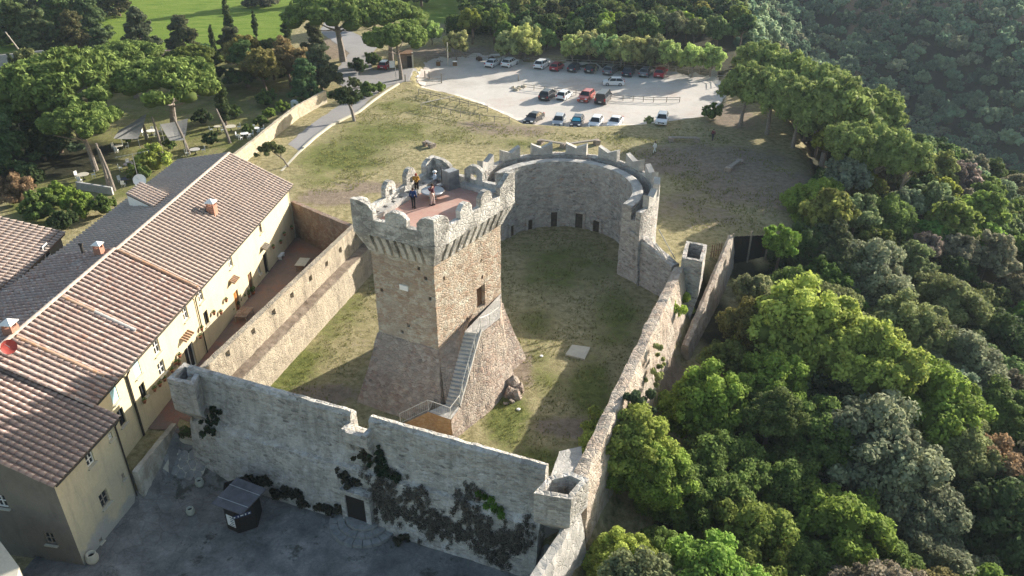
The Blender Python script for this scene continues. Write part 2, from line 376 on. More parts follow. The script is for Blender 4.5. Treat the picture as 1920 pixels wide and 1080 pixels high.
green = blobs([(640, 290, 9, 9, .75), (720, 250, 12, 9, .7), (600, 330, 6, 6, .55), (760, 200, 9, 8, .55), (860, 250, 9, 6, .55), (550, 690, 3.5, 4.5, .8), (520, 720, 3, 3, .9), (620, 620, 2.5, 3, .45),
               (950, 780, 2.5, 6, .8), (1010, 700, 3, 5, .6), (1000, 610, 3, 6, .5), (1110, 730, 2.5, 6, .8), (1000, 270, 12, 4, .5), (1180, 262, 14, 3, .45), (1010, 860, 3, 1.6, .8), (1060, 500, 7, 9, .62), (1150, 600, 4, 9, .6), (640, 580, 4, 5, .6), (1430, 440, 5, 3, .5), (1200, 300, 6, 5, .3)])  # darker grass blobs in the courtyard also paint in shade below the bastion
dirt = blobs([(620, 370, 5, 3.4, 1.0), (700, 350, 7, 3, .8), (960, 245, 11, 4, .7), (905, 235, 6, 3, .7), (600, 740, 4, 2, .8), (690, 660, 2.6, 5, .5), (1300, 390, 10, 8, .62), (1330, 300, 15, 9, .9), (1430, 350, 12, 10, .9), (980, 700, 1.6, 4.5, .75), (1060, 800, 3.5, 1.6, .9), (1280, 680, 3, 5, .8), (1260, 640, 2, 4, .6),
               (1100, 160, 30, 25, .0), (850, 100, 14, 8, .9), (1000, 98, 14, 6, .8), (1130, 100, 14, 6, .7), (620, 90, 7, 14, .9), (1370, 215, 6, 12, .8), (880, 120, 8, 5, .8)])
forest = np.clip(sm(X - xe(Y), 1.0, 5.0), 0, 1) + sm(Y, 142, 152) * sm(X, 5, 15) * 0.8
GARD = poly_at([(0, 130), (200, 110), (520, 60), (600, 150), (470, 270), (430, 300), (330, 330), (0, 480)])
gs = sdf_poly(X, Y, GARD)
garden = sm(gs, -2, 2)
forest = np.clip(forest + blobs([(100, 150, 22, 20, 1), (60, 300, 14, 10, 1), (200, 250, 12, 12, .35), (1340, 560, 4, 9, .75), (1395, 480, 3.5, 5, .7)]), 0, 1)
dirt = np.clip(dirt, 0, 1)
green = np.clip(np.maximum(green, garden * .55), 0, 1)
MEAD = poly_at([(-400, 260), (-200, 130), (40, 95), (110, 105), (235, 102), (330, 97), (430, 92), (530, 80), (560, 30), (600, -60), (500, -120), (0, -160), (-900, -80)])
mead = sm(sdf_poly(X, Y, MEAD), -1.5, 1.5)
FLD = poly_at([(735, 40), (860, 45), (870, -20), (700, -40)]); mead = np.maximum(mead, sm(sdf_poly(X, Y, FLD), -1.5, 1.5))
forest = forest * (1 - mead)
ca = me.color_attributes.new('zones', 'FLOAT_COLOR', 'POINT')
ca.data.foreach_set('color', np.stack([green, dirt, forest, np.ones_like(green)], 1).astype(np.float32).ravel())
ma = me.attributes.new('meadow', 'FLOAT', 'POINT'); ma.data.foreach_set('value', mead.astype(np.float32))
me.polygons.foreach_set('use_smooth', [True] * len(me.polygons))
ground = bpy.data.objects.new('ground', me); C.objects.link(ground); ground['kind'] = 'structure'

def sheet(name, poly, m, dz=.03, step=1.2, jit=.0, zf=None, kind='structure'):
    """surface following the terrain, clipped to an outline"""
    P = np.array(poly); x0, y0 = P.min(0) - 1; x1, y1 = P.max(0) + 1
    import bmesh
    bm = bmesh.new(); out = []
    n = len(P)
    for i in range(n):
        a, b_ = P[i], P[(i + 1) % n]; k = max(1, int(np.hypot(*(b_ - a)) / .8))
        for j in range(k):
            q = a + (b_ - a) * j / k
            if jit: q = q + np.array(noise.noise_vector(Vector((q[0] * .6, q[1] * .6, 3)))[:2]) * jit
            out.append(q)
    f = bm.faces.new([bm.verts.new((q[0], q[1], 0)) for q in out])
    for k, (lo, hi) in enumerate(((x0, x1), (y0, y1))):
        nrm = (1, 0, 0) if k == 0 else (0, 1, 0)
        for g in np.arange(math.floor(lo), hi, step):
            co = (g, 0, 0) if k == 0 else (0, g, 0)
            bmesh.ops.bisect_plane(bm, geom=bm.verts[:] + bm.edges[:] + bm.faces[:], plane_co=co, plane_no=nrm)
    bmesh.ops.triangulate(bm, faces=bm.faces[:])
    xsv = np.array([q.co.x for q in bm.verts]); ysv = np.array([q.co.y for q in bm.verts]); zs = H(xsv, ysv) if zf is None else zf(xsv, ysv)
    for q, z in zip(bm.verts, zs): q.co.z = z + dz
    bmesh.ops.recalc_face_normals(bm, faces=bm.faces[:])
    for fc in bm.faces:
        if fc.normal.z < 0: fc.normal_flip()
    me_ = bpy.data.meshes.new(name); bm.to_mesh(me_); bm.free(); me_.materials.append(m)
    ob = bpy.data.objects.new(name, me_); C.objects.link(ob)
    if kind: ob['kind'] = kind
    return ob
def ground_mat(name, cols, sc=.5, fine=9, bs=.5, stains=None):
    m, t, b = mat(name); v = coords(t); a = noise_n(t, v, sc, 7, .68); f = noise_n(t, v, fine, 6, .8)
    c = ramp(t, a, [(.3 + .4 * i / (len(cols) - 1), q) for i, q in enumerate(cols)])
    if stains: c = mix(t, ramp(t, noise_n(t, v, sc * .5, 8, .75), [(.5, (0, 0, 0)), (.62, (.8, .8, .8))]), c, stains)
    c = mix(t, .4, c, ramp(t, f, [(.3, (.5, .5, .5)), (.7, (1.1, 1.1, 1.1))]), 'MULTIPLY')
    t.links.new(c, b.inputs['Base Color']); b.inputs['Roughness'].default_value = .95; bump(t, b, mathn(t, 'ADD', a, f), bs, .04); return m
M['gravel'] = ground_mat('pale_gravel', [(.42, .39, .345), (.54, .505, .455), (.63, .60, .55)], .16, 5, .5, (.44, .36, .30))
M['asphalt'] = ground_mat('road_surface', [(.26, .25, .25), (.33, .32, .31)], .2, 6, .2)
M['plaza'] = ground_mat('plaza_paving', [(.13, .135, .135), (.20, .20, .195), (.27, .265, .25)], .45, 5, .8, (.10, .105, .09))
m, t, b = mat('plaza_paving_worn'); v = coords(t); a = noise_n(t, v, .5, 8, .7); f = noise_n(t, v, 7, 6, .8)
c = ramp(t, a, [(.32, (.10, .105, .105)), (.5, (.19, .19, .185)), (.68, (.32, .315, .30))])
wn = t.nodes.new('ShaderNodeTexNoise'); wn.inputs['Scale'].default_value = 1.5; t.links.new(v, wn.inputs['Vector']); ad = t.nodes.new('ShaderNodeVectorMath'); ad.operation = 'MULTIPLY_ADD'; ad.inputs[1].default_value = (.5, .5, .5); t.links.new(wn.outputs['Color'], ad.inputs[0]); t.links.new(v, ad.inputs[2])
ve = t.nodes.new('ShaderNodeTexVoronoi'); ve.feature = 'DISTANCE_TO_EDGE'; ve.inputs['Scale'].default_value = .9; t.links.new(ad.outputs[0], ve.inputs['Vector'])
vc = t.nodes.new('ShaderNodeTexVoronoi'); vc.inputs['Scale'].default_value = .9; t.links.new(ad.outputs[0], vc.inputs['Vector']); sp_ = t.nodes.new('ShaderNodeSeparateColor'); t.links.new(vc.outputs['Color'], sp_.inputs[0])
msk = ramp(t, noise_n(t, v, .16, 4, .6), [(.44, (0, 0, 0)), (.52, (1, 1, 1))])
c = mix(t, mathn(t, 'MULTIPLY', ramp(t, ve.outputs['Distance'], [(0, (1, 1, 1)), (.05, (0, 0, 0))]), mathn(t, 'MULTIPLY', msk, .4)), c, (.06, .065, .05))
c = mix(t, mathn(t, 'MULTIPLY', msk, .2), c, ramp(t, sp_.outputs[0], [(0, (.14, .14, .135)), (1, (.36, .35, .32))]))
c = mix(t, ramp(t, noise_n(t, v, .35, 9, .78), [(.56, (0, 0, 0)), (.62, (.8, .8, .8))]), c, (.055, .06, .045))
c = mix(t, .5, c, ramp(t, f, [(.3, (.4, .4, .4)), (.7, (1.2, 1.2, 1.2))]), 'MULTIPLY')
t.links.new(c, b.inputs['Base Color']); b.inputs['Roughness'].default_value = .95; bump(t, b, mathn(t, 'ADD', mathn(t, 'ADD', a, f), ramp(t, ve.outputs['Distance'], [(0, (.75, .75, .75)), (.08, (1, 1, 1))])), .9, .05); M['plaza'] = m
M['lane'] = ground_mat('lane_floor', [(.17, .13, .11), (.24, .17, .14)], .5, 5, .3, (.28, .13, .09))
sheet('parking_lot', PARK, M['gravel'], .12, 1.6, .9)
ROAD = poly_at([(478, 330), (515, 292), (560, 252), (600, 222), (640, 195), (660, 175), (625, 150), (640, 118), (655, 100), (600, 60), (610, 40), (660, 60), (712, 84), (690, 110), (700, 132), (780, 128), (800, 150), (757, 154), (735, 160), (700, 180), (667, 212), (620, 235), (590, 256), (560, 285), (522, 326), (500, 345)])
sheet('road', ROAD, M['asphalt'], .035, 1.6, .3)
FA, FB = Vector((-24.3, 80.8)), Vector((-29.0, 37.2)); FD = (FB - FA).normalized()   # facade line, back end to near end
FN = Vector((-FD.y, FD.x))                                                       # points out of the facade, towards the castle
if FN.x < 0: FN = -FN
LANE = [tuple(FA + FN * .02), (-17.2, 74.0), (-16.6, 72), (-23.6, 48.6), (-24.4, 47.4), tuple(FA + FD * 33.4 + FN * .02)]
M['dust'] = ground_mat('dusty_walkway', [(.13, .10, .075), (.24, .19, .145), (.36, .30, .24)], 1.2, 7, .8)
lane = sheet('lane', LANE, M['lane'], .07, 1.5)
sheet('plaza', [(-33.5, 24.5), (-31, 41), (-27.3, 42.9), (-26.2, 47.9), (-23.6, 47.9), (-22.8, 46.3), (-11.3, 41.6), (2.5, 36.2), (2.0, 24.5)], M['plaza'], .07, .7)

# kerb between road and grass
mb = MB(); kp = [atg(*q) for q in [(528, 322), (560, 287), (592, 258), (620, 237), (650, 222), (672, 212), (700, 190), (722, 174), (748, 158)]]
kr = thing('kerb_wall', 'low pale stone kerb between the asphalt road and the grass', 'kerb', kp[4])
for a, b2 in zip(kp, kp[1:]):
    n_ = max(1, int((b2 - a).length / 1.6))
    for i in range(n_):
        p, q = a.lerp(b2, i / n_), a.lerp(b2, (i + 1) / n_); d = q - p
        hgt = .3 if p.y > 108 else .14
        MB().box((p + q) / 2 + Vector((0, 0, hgt / 2 - .02)), (d.length - .03, .34, hgt), (d.x, d.y, 0)).build('kerb_stone', M['pale'], kr)

# ------------------------------------------------------------------ castle: tower
L0, N0, R0, B0 = map(Vector, ((-10.55, 53.3, 0), (-5.65, 50.75, 0), (-.9, 57.8, 0), (-6.3, 61.3, 0)))
quad0 = [L0, N0, R0, B0]; cen = sum(quad0, Vector()) / 4
def off(pts, d):                                  # offset a convex ccw outline outwards by d
    n = len(pts); out = []
    for i in range(n):
        p, a, b_ = pts[i], pts[i - 1], pts[(i + 1) % n]
        e1 = (p - a).normalized(); e2 = (b_ - p).normalized(); n1 = Vector((e1.y, -e1.x, 0)); n2 = Vector((e2.y, -e2.x, 0))
        k = (n1 + n2).normalized(); out.append(p + k * d / max(.3, k.dot(n1)))
    return out
def lift(pts, z): return [Vector((p.x, p.y, z)) for p in pts]
tower = thing('stone_tower', 'tall square stone tower with battlements and a flared base', 'tower', (cen.x, cen.y, 0))
Z5, Z12, Z14, ZD, ZS, ZM = 5.0, 12.55, 14.25, 14.8, 15.55, 16.75
base = [Vector((-12.5, 50.9, 0)), Vector((-5.35, 47.3, 0)), Vector((1.3, 57.0, 0)), Vector((-7.4, 64.0, 0))]
st = .45
def facewin(px, py, A, B): s_, z = onplane(px, py, A, B); return s_, z
s1, zd0 = onplane(896, 582, N0, R0); s2, zd1 = onplane(908, 548, N0, R0)
DS0, DS1, DZ0, DZ1 = min(s1, s2) - .1, max(s1, s2) + .1, zd0, zd0 + 2.0
Lr = (R0 - N0).length; ud = (R0 - N0).normalized(); nd = Vector((ud.y, -ud.x, 0))
def holed(mb, A, ud, s0, s1, z0, z1, holes, inn, depth, step=0, through=False, topf=None):
    """wall face from plan point A along ud with rectangular openings; reveals go `depth` along inn"""
    xs_ = sorted({s0, s1, *[h[0] for h in holes], *[h[1] for h in holes]}); zs_ = sorted({z0, z1, *[h[2] for h in holes], *[h[3] for h in holes]})
    P = lambda s_, z, k=0: Vector((A.x + ud.x * s_ + inn.x * k, A.y + ud.y * s_ + inn.y * k, z))
    for i in range(len(xs_) - 1):
        for j in range(len(zs_) - 1):
            a, b_, c_, d_ = xs_[i], xs_[i + 1], zs_[j], zs_[j + 1]
            if any(h[0] <= (a + b_) / 2 <= h[1] and h[2] <= (c_ + d_) / 2 <= h[3] for h in holes): continue
            mb.patch(P(a, c_), P(b_, c_), P(b_, d_), P(a, d_), step)
            if through: mb.patch(P(b_, c_, depth), P(a, c_, depth), P(a, d_, depth), P(b_, d_, depth), step)
    for a, b_, c_, d_ in [h[:4] for h in holes]:
        mb.patch(P(a, c_), P(a, c_, depth), P(b_, c_, depth), P(b_, c_)); mb.patch(P(a, d_), P(b_, d_), P(b_, d_, depth), P(a, d_, depth))
        mb.patch(P(a, c_), P(a, d_), P(a, d_, depth), P(a, c_, depth)); mb.patch(P(b_, c_), P(b_, c_, depth), P(b_, d_, depth), P(b_, d_))
    return mb
mb = MB()
for i, (a, b2) in enumerate(((L0, N0), (N0, R0), (R0, B0), (B0, L0))):
    u_ = (b2 - a).normalized(); nn = Vector((u_.y, -u_.x, 0)); hs = []
    if i == 1: hs = [(DS0, DS1, DZ0, DZ1)] + [(s_ - .12, s_ + .12, z - .18, z + .18) for s_, z in [onplane(x, y, N0, R0) for x, y in ((902, 490), (833, 522), (876, 598), (904, 520))]]
    if i == 0: hs = [(s_ - .13, s_ + .13, z - .15, z + .15) for s_, z in [onplane(x, y, L0, N0) for x, y in ((785, 504), (798, 522), (716, 544), (806, 560), (766, 610), (754, 622))]]
    holed(mb, a, u_, 0, (b2 - a).length, Z5, 14.3, hs, -nn, .45, .5)
mb.rough(.045, 1.5).build('shaft', M['shaft'], tower)
s_, z_ = onplane(758, 539, L0, N0); ul = (N0 - L0).normalized(); nl = Vector((ul.y, -ul.x, 0))
MB().box(L0 + ul * s_ + nl * .05 + Vector((0, 0, z_)), (.75, .1, .42), ul).build('plaque', M['white'], tower)
P_ = lambda s_, z, k=0: N0 + ud * s_ + nd * k + Vector((0, 0, z))
MB().box(P_((DS0 + DS1) / 2, (DZ0 + DZ1) / 2, -.38), (DS1 - DS0, .08, DZ1 - DZ0), ud).build('door', M['brown_wood'], tower)
# flared base, with a ledge band
mb = MB(); mid = [a.lerp(b2, .42) + Vector((0, 0, 0)) for a, b2 in zip(lift(off(quad0, .12), 0), base)]
mb.rings([lift(base, -.1), lift(mid, 2.6), lift(off(quad0, .10), Z5 + .15), lift(quad0, Z5 + .25)], .5, cap=False).rough(.07, 1.1)
mb.build('flared_base', M['talus'], tower)
top1 = off(quad0, .80)
def edge(pts, i): a, b_ = pts[i], pts[(i + 1) % 4]; u_ = (b_ - a).normalized(); return a, b_, u_, Vector((u_.y, -u_.x, 0)), (b_ - a).length
# corbels
for i, n_ in enumerate((8, 10, 8, 10)):
    a, b_, u_, n__, Ln = edge(quad0, i); cw = Ln / n_ * .58
    for k in range(n_):
        s_ = (k + .5) * Ln / n_ if 0 < k < n_ - 1 else ((.0 if k == 0 else Ln))
        cwk = cw * (1.35 if k in (0, n_ - 1) else 1)
        p = a + u_ * (s_ - cwk / 2) if 0 < k < n_ - 1 else a + u_ * (s_ if k == 0 else s_ - cwk)
        out = [(0, Z12), (.12, Z12), (.34, Z12 + .62), (.6, Z12 + 1.22), (.79, Z14 + .06), (0, Z14 + .06)]
        mbx = MB().prism([p + n__ * (q - .02) + Vector((0, 0, z)) for q, z in out], u_ * cwk); mbx.rough(.025, 2).build('corbel', M['top'], tower)
        if k < n_ - 1:      # small arch block closing the slot at the top
            pass
    # corner block joining the two end corbels
for i in range(4):
    p = quad0[i]; a1 = off(quad0, .79)[i]
    ring = lambda q, z: [p.lerp(a1, q) + Vector((dx * q * .0, 0, z)) for dx in (0,)]
    e1 = edge(quad0, i)[2]; e0 = edge(quad0, i - 1)[2]; w1 = .45
    rr = []
    for q, z in ((.14, Z12), (.43, Z12 + .62), (.76, Z12 + 1.22), (1, Z14 + .05)):
        c_ = p.lerp(a1, q); rr.append(lift([c_ - e0 * (w1 + .3 * q), c_, c_ + e1 * (w1 + .3 * q), p - (a1 - p) * .2], z))
    MB().rings(rr, .4).rough(.03, 2).build('corner_corbel', M['top'], tower)
# parapet ring
top_in = off(quad0, .38)
mb = MB()
o_, i_ = top1, top_in
for k in range(4):
    j = (k + 1) % 4
    mb.patch(lift(o_, Z14)[k], lift(o_, Z14)[j], lift(o_, ZS)[j], lift(o_, ZS)[k], .4)
    mb.patch(lift(i_, ZD - .3)[j], lift(i_, ZD - .3)[k], lift(i_, ZS)[k], lift(i_, ZS)[j], .4)
    mb.patch(lift(o_, ZS)[k], lift(o_, ZS)[j], lift(i_, ZS)[j], lift(i_, ZS)[k], .4)
    mb.patch(lift(i_, Z14)[k], lift(i_, Z14)[j], lift(o_, Z14)[j], lift(o_, Z14)[k], .4)
mb.rough(.05, 1.4).build('parapet', M['top'], tower)
dk_in = off(quad0, .2)
deckm, t, b = mat('deck_clay_tiles'); v = coords(t)
br = t.nodes.new('ShaderNodeTexBrick'); br.inputs['Scale'].default_value = 3; br.inputs['Color1'].default_value = (.42, .22, .17, 1); br.inputs['Color2'].default_value = (.48, .28, .22, 1); br.inputs['Mortar'].default_value = (.36, .24, .2, 1)
t.links.new(v, br.inputs['Vector']); c = mix(t, ramp(t, noise_n(t, v, .6, 5), [(.4, (0, 0, 0)), (.7, (.6, .6, .6))]), br.outputs[0], (.50, .38, .32))
t.links.new(c, b.inputs['Base Color']); b.inputs['Roughness'].default_value = .8
MB().patch(*lift(top_in, ZD)).build('deck', deckm, tower)
# stone bench / ledge round the inside, with dark openings over the machicolations on the left side
for k in (0, 2, 3):
    a, b_, u_, n__, Ln = edge(top_in, k); wd = .75 if k == 3 else .5
    mbx = MB()
    if k == 3:
        hs = []; nh = 8
        for q in range(nh): hs.append((.9 + q * (Ln - 1.6) / nh, 1.25 + q * (Ln - 1.6) / nh))
        zt = ZD + .38; P2 = lambda s_, d, z: Vector((a.x + u_.x * s_ - n__.x * d, a.y + u_.y * s_ - n__.y * d, z))
        mbx.patch(P2(Ln, wd, ZD), P2(0, wd, ZD), P2(0, wd, zt), P2(Ln, wd, zt), .5)
        cuts = [0] + [q for h in hs for q in h] + [Ln]
        for s0, s1_ in zip(cuts[::2], cuts[1::2]): mbx.patch(P2(s1_, wd, zt), P2(s0, wd, zt), P2(s0, 0, zt), P2(s1_, 0, zt))
        for s0, s1_ in hs:
            mbx.patch(P2(s1_, wd, zt), P2(s0, wd, zt), P2(s0, wd - .25, zt), P2(s1_, wd - .25, zt))
            mbx.patch(P2(s1_, .12, zt), P2(s0, .12, zt), P2(s0, 0, zt), P2(s1_, 0, zt))
            for aa, bb in (((s0, .12), (s0, wd - .25)), ((s1_, wd - .25), (s1_, .12)), ((s1_, .12), (s0, .12)), ((s0, wd - .25), (s1_, wd - .25))):
                mbx.patch(P2(aa[0], aa[1], zt - .5), P2(bb[0], bb[1], zt - .5), P2(bb[0], bb[1], zt), P2(aa[0], aa[1], zt))
    else:
        mbx.box((a + b_) / 2 - n__ * wd / 2 + Vector((0, 0, ZD + .17)), (Ln - .1, wd, .36), u_)
    mbx.rough(.02, 2).build('ledge', M['top'] if k != 3 else M['coping'], tower)
# merlons: (edge, start, end, height, hole)
def merlon(k, s0, s1_, h, hole=False, kind='round', th=.42):
    a, b_, u_, n__, Ln = edge(top1, k); s0 *= Ln; s1_ *= Ln; z0 = ZS - .05; wd = s1_ - s0
    P2 = lambda s_, z: a + u_ * s_ + Vector((0, 0, z)) - n__ * .0
    prof = [(0, 0), (0, h * .62), (wd * .16, h * .86), (wd * .34, h), (wd * .66, h), (wd * .84, h * .86), (wd, h * .62), (wd, 0)]
    if kind == 'half0': prof = [(0, 0), (0, h), (wd * .45, h), (wd * .8, h * .82), (wd, h * .5), (wd, 0)]
    if kind == 'half1': prof = [(0, 0), (0, h * .5), (wd * .2, h * .82), (wd * .55, h), (wd, h), (wd, 0)]
    if kind == 'flat0': prof = [(0, 0), (0, h * .97), (wd * .55, h), (wd * .9, h * .8), (wd, h * .6), (wd, 0)]
    if kind == 'flat1': prof = [(0, 0), (0, h * .55), (wd * .14, h * .78), (wd * .4, h * .97), (wd, h), (wd, 0)]
    if kind == 'peak': prof = [(0, 0), (0, h * .5), (wd * .3, h * .8), (wd * .62, h * 1.12), (wd, h), (wd, 0)]
    if hole: prof = prof + [(wd * .66, 0), (wd * .66, h * .42), (wd * .34, h * .42), (wd * .34, 0)]
    mbx = MB(); pts = [P2(s0 + x, z0 + z) for x, z in prof]
    if hole:   # split into two legs and a lintel so that faces stay simple
        c1, c2, hh = wd * .34, wd * .66, h * .42
        mbx.prism([P2(s0 + x, z0 + z) for x, z in [(0, 0), (0, h * .62), (wd * .16, h * .86), (c1, h), (c1, 0)][::-1]], -n__ * th)
        mbx.prism([P2(s0 + x, z0 + z) for x, z in [(c2, 0), (c2, h), (wd * .84, h * .86), (wd, h * .62), (wd, 0)][::-1]], -n__ * th)
        mbx.prism([P2(s0 + x, z0 + z) for x, z in [(c1, hh), (c1, h), (c2, h), (c2, hh)][::-1]], -n__ * th)
    else: mbx.prism(pts[::-1], -n__ * th)
    mbx.rough(.03, 1.7).build('merlon', M['top'], tower)
merlon(0, 0, .27, 1.35, kind='half0'); merlon(0, .42, .68, 1.05); merlon(0, .80, 1, 1.15, kind='half1')
merlon(1, 0, .17, 1.15, kind='half0'); merlon(1, .30, .44, 1.05); merlon(1, .55, .69, 1.1); merlon(1, .80, 1, 1.3, kind='peak')
merlon(2, 0, .18, 1.35, kind='half0'); merlon(2, .34, .56, 1.2, True); merlon(2, .74, 1, 1.1, kind='flat1')
merlon(3, 0, .15, 1.1, kind='flat0'); merlon(3, .28, .40, 1.25, True); merlon(3, .54, .66, 1.2, True); merlon(3, .84, 1, 1.2, kind='half1')

# ------------------------------------------------------------------ the outer staircase of the tower
Zlow = 1.9
lc = at(845, 787, Zlow); ll = at(803, 772, Zlow); le = at(750, 797, .7); rt = at(863, 763, Zlow)
Ztop = DZ0
tl = at(903, 623, Ztop); tr = at(938, 596, Ztop)
in_lo = N0.lerp(R0, .04); in_hi = N0 + ud * (DS0 - .6)
stair = thing('stone_staircase', 'stone stair mass climbing the sunlit side of the tower to its door', 'staircase', (lc.x, lc.y, 0))
outl_top = [lc, rt, tl, tr]                          # outer edge going up
g_c = at(838, 850, -.1); g_c2 = Vector((-3.4, 45.9, -.1))
gout = [Vector((lc.x + .15, lc.y - .15, -.1)), Vector((rt.x + .55, rt.y - .35, -.1)), Vector((at(925, 767).x, at(925, 767).y, -.1)), Vector((at(968, 712).x, at(968, 712).y, -.1))]
inn = [Vector((ll.x, ll.y, Zlow)), Vector((in_lo.x, in_lo.y, Zlow)), Vector((in_hi.x, in_hi.y, Ztop)), Vector((R0.x, R0.y, Ztop))]
mb = MB()
for k in range(3):
    mb.patch(gout[k], gout[k + 1], outl_top[k + 1], outl_top[k], .35)
mb.patch(gout[3], Vector((R0.x, R0.y + 1, -.1)), Vector((R0.x, R0.y, Ztop)), outl_top[3], .4)
mb.rough(.06, 1.6).build('outer_wall', M['talus'], stair)
mb = MB(); mb.patch(Vector((ll.x - .2, ll.y - .2, -.1)), gout[0], outl_top[0], ll, .35).patch(Vector((le.x, le.y, -.1)), Vector((ll.x - .2, ll.y - .2, -.1)), ll, le, .35)
mb.rough(.03, 2).build('landing_wall', M['ochre'], stair)
qa, qb = at(836, 757, Zlow), at(873, 620, Ztop)
q1 = Vector((L0.lerp(N0, .8).x, L0.lerp(N0, .8).y - 2.4, Zlow))
MB().patch(ll, lc, rt, qa, .5).patch(Vector((le.x, le.y, .7)), ll, inn[1], q1 - Vector((0, 0, 1.2))).build('lower_landing', M['coping'], stair)
nst = 19
pa, pb = rt.copy(), tl.copy(); qa, qb = at(836, 757, Zlow), at(873, 620, Ztop)
low_in = Vector((qa.x, qa.y, Zlow))
for k in range(nst):
    f0, f1 = k / nst, (k + 1) / nst; z = Zlow + (Ztop - Zlow) * f1
    o0, o1 = pa.lerp(pb, f0), pa.lerp(pb, f1); i0, i1 = qa.lerp(qb, f0), qa.lerp(qb, f1)
    o0 = o0 + (i0 - o0) * .12; o1 = o1 + (i1 - o1) * .12
    r_ = [Vector((p.x, p.y, z)) for p in (o0, o1, i1, i0)]
    MB().rings([[Vector((p.x, p.y, z - .45)) for p in r_], r_]).build('step', M['coping'], stair)
mb = MB()   # cheek wall between steps and outer face
for k in range(10):
    f0, f1 = k / 10, (k + 1) / 10; o0, o1 = pa.lerp(pb, f0), pa.lerp(pb, f1); i0, i1 = qa.lerp(qb, f0), qa.lerp(qb, f1)
    a1, b1 = o0.lerp(Vector((i0.x, i0.y, o0.z)), .12), o1.lerp(Vector((i1.x, i1.y, o1.z)), .12)
    zz = Vector((0, 0, .28)); mb.patch(o0, o1, o1 + zz, o0 + zz, .4).patch(o0 + zz, o1 + zz, b1 + zz, a1 + zz, .4).patch(b1 - zz, a1 - zz, a1 + zz, b1 + zz)
mb.rough(.04, 2).build('cheek_wall', M['coping'], stair)
MB().patch(tl, tr, inn[3], qb).build('upper_landing', M['coping'], stair)
# inner infill between steps and the tower (leaning face)
mb = MB(); mb.patch(qa + Vector((0, 0, -.2)), qb + Vector((0, 0, .1)), in_hi + Vector((0, 0, Ztop + .1)), N0 + Vector((0, 0, Z5)), .4)
mb.rough(.04, 1.6).build('inner_slope', M['talus'], stair)
# railings
def railing(root, pts, h=1.0, gap=.16, m='rail', bars=True):
    MB().tube([p + Vector((0, 0, h)) for p in pts], .028, 5).build('handrail', M[m], root)
    if bars: MB().tube([p + Vector((0, 0, .1)) for p in pts], .018, 4).build('bottom_rail', M[m], root)
    bb = MB()
    for a, b_ in zip(pts, pts[1:]):
        n_ = max(1, int((b_ - a).length / gap))
        for k in range(n_):
            p = a.lerp(b_, k / n_)
            if k == 0: MB().tube([p, p + Vector((0, 0, h))], .03, 5).build('post', M[m], root)
            elif bars: bb.tube([p + Vector((0, 0, .1)), p + Vector((0, 0, h))], .010, 3, False)
    if bars and bb.v: bb.build('bars', M[m], root, kind='stuff')
rl = thing('metal_railing', 'thin grey metal railing round the lower stair landing of the tower', 'railing', lc)
zz = Vector((0, 0, .02)); ii_ = lambda p: p + (Vector((cen.x, cen.y, p.z)) - p).normalized() * .12 + zz
railing(rl, [ii_(le), ii_(ll), ii_(lc), ii_(rt), ii_(pa.lerp(pb, .12))])
rl2 = thing('metal_railing', 'slender handrail along the outer edge of the upper stair flight', 'railing', tl)
railing(rl2, [ii_(pa.lerp(pb, q)) + Vector((0, 0, .28)) for q in (.12, .4, .7, 1)] + [ii_(tl.lerp(tr, .5)), ii_(tr)], .95, .5, bars=False)
# fallen masonry at the end of the stair mass
rk = thing('masonry_ruin', 'broken lump of pale masonry at the foot of the stair mass', 'ruin', at(955, 745))
for k, (px_, py_, s_) in enumerate(((962, 722, 1.0), (955, 738, .8), (968, 742, .6), (972, 730, .7), (962, 752, .3), (950, 756, .3))):
    p = at(px_, py_, s_ * .3); q = MB().lathe(p, [(s_ * .5, -s_ * .5), (s_ * .62, -.1), (s_ * .5, s_ * .45), (s_ * .2, s_ * .75)], 7); q.rough(.3, 1.9).build('stone', M['talus'], rk)

# ------------------------------------------------------------------ castle: front wall (towards the camera)
ZF = 6.0
fl, fr = at(375, 697, ZF), at(1022, 878, ZF); fu = (fr - fl).normalized(); fn = Vector((fu.y, -fu.x, 0)); FL = (fr - fl).length
front = thing('castle_wall', 'long weathered grey front wall of the castle facing the plaza', 'castle wall', ((fl.x + fr.x) / 2, (fl.y + fr.y) / 2, -2))
g0, g1 = onplane(655, 772, fl, fr)[0], onplane(690, 785, fl, fr)[0]
ds0, ds1 = onplane(657, 972, fl - fn * -1.5, fr - fn * -1.5)[0], onplane(690, 972, fl - fn * -1.5, fr - fn * -1.5)[0]
TH = .75
def fz(s_): return -2.9 + .5 * min(1, max(0, s_ / FL))
def fprof(s_):        # outward offset and height, bottom to top
    zb = fz(s_) - .5
    return [(1.6, zb), (1.3, zb + 1.9), (.85, 1.6), (.76, 1.82), (.46, 1.9), (.16, 3.0), (0, 4.3), (0, ZF - .25), (-.22, ZF), (-TH + .15, ZF - .08), (-TH, ZF - .3), (-TH - .15, 2.6), (-TH - .3, -.4)]
def wall_strip(mb, s_list, prof, A, u_, n_, capends=True):
    prev = None
    for s_ in s_list:
        cur = [A + u_ * s_ + n_ * o + Vector((0, 0, z - A.z)) for o, z in prof(s_)]
        if prev:
            for k in range(len(cur) - 1): mb.add((prev[k], cur[k], cur[k + 1], prev[k + 1]), [(0, 1, 2, 3)])
        if capends and (s_ == s_list[0] or s_ == s_list[-1]): mb.add(cur, [tuple(range(len(cur)))[::(1 if s_ == s_list[-1] else -1)]])
        prev = cur
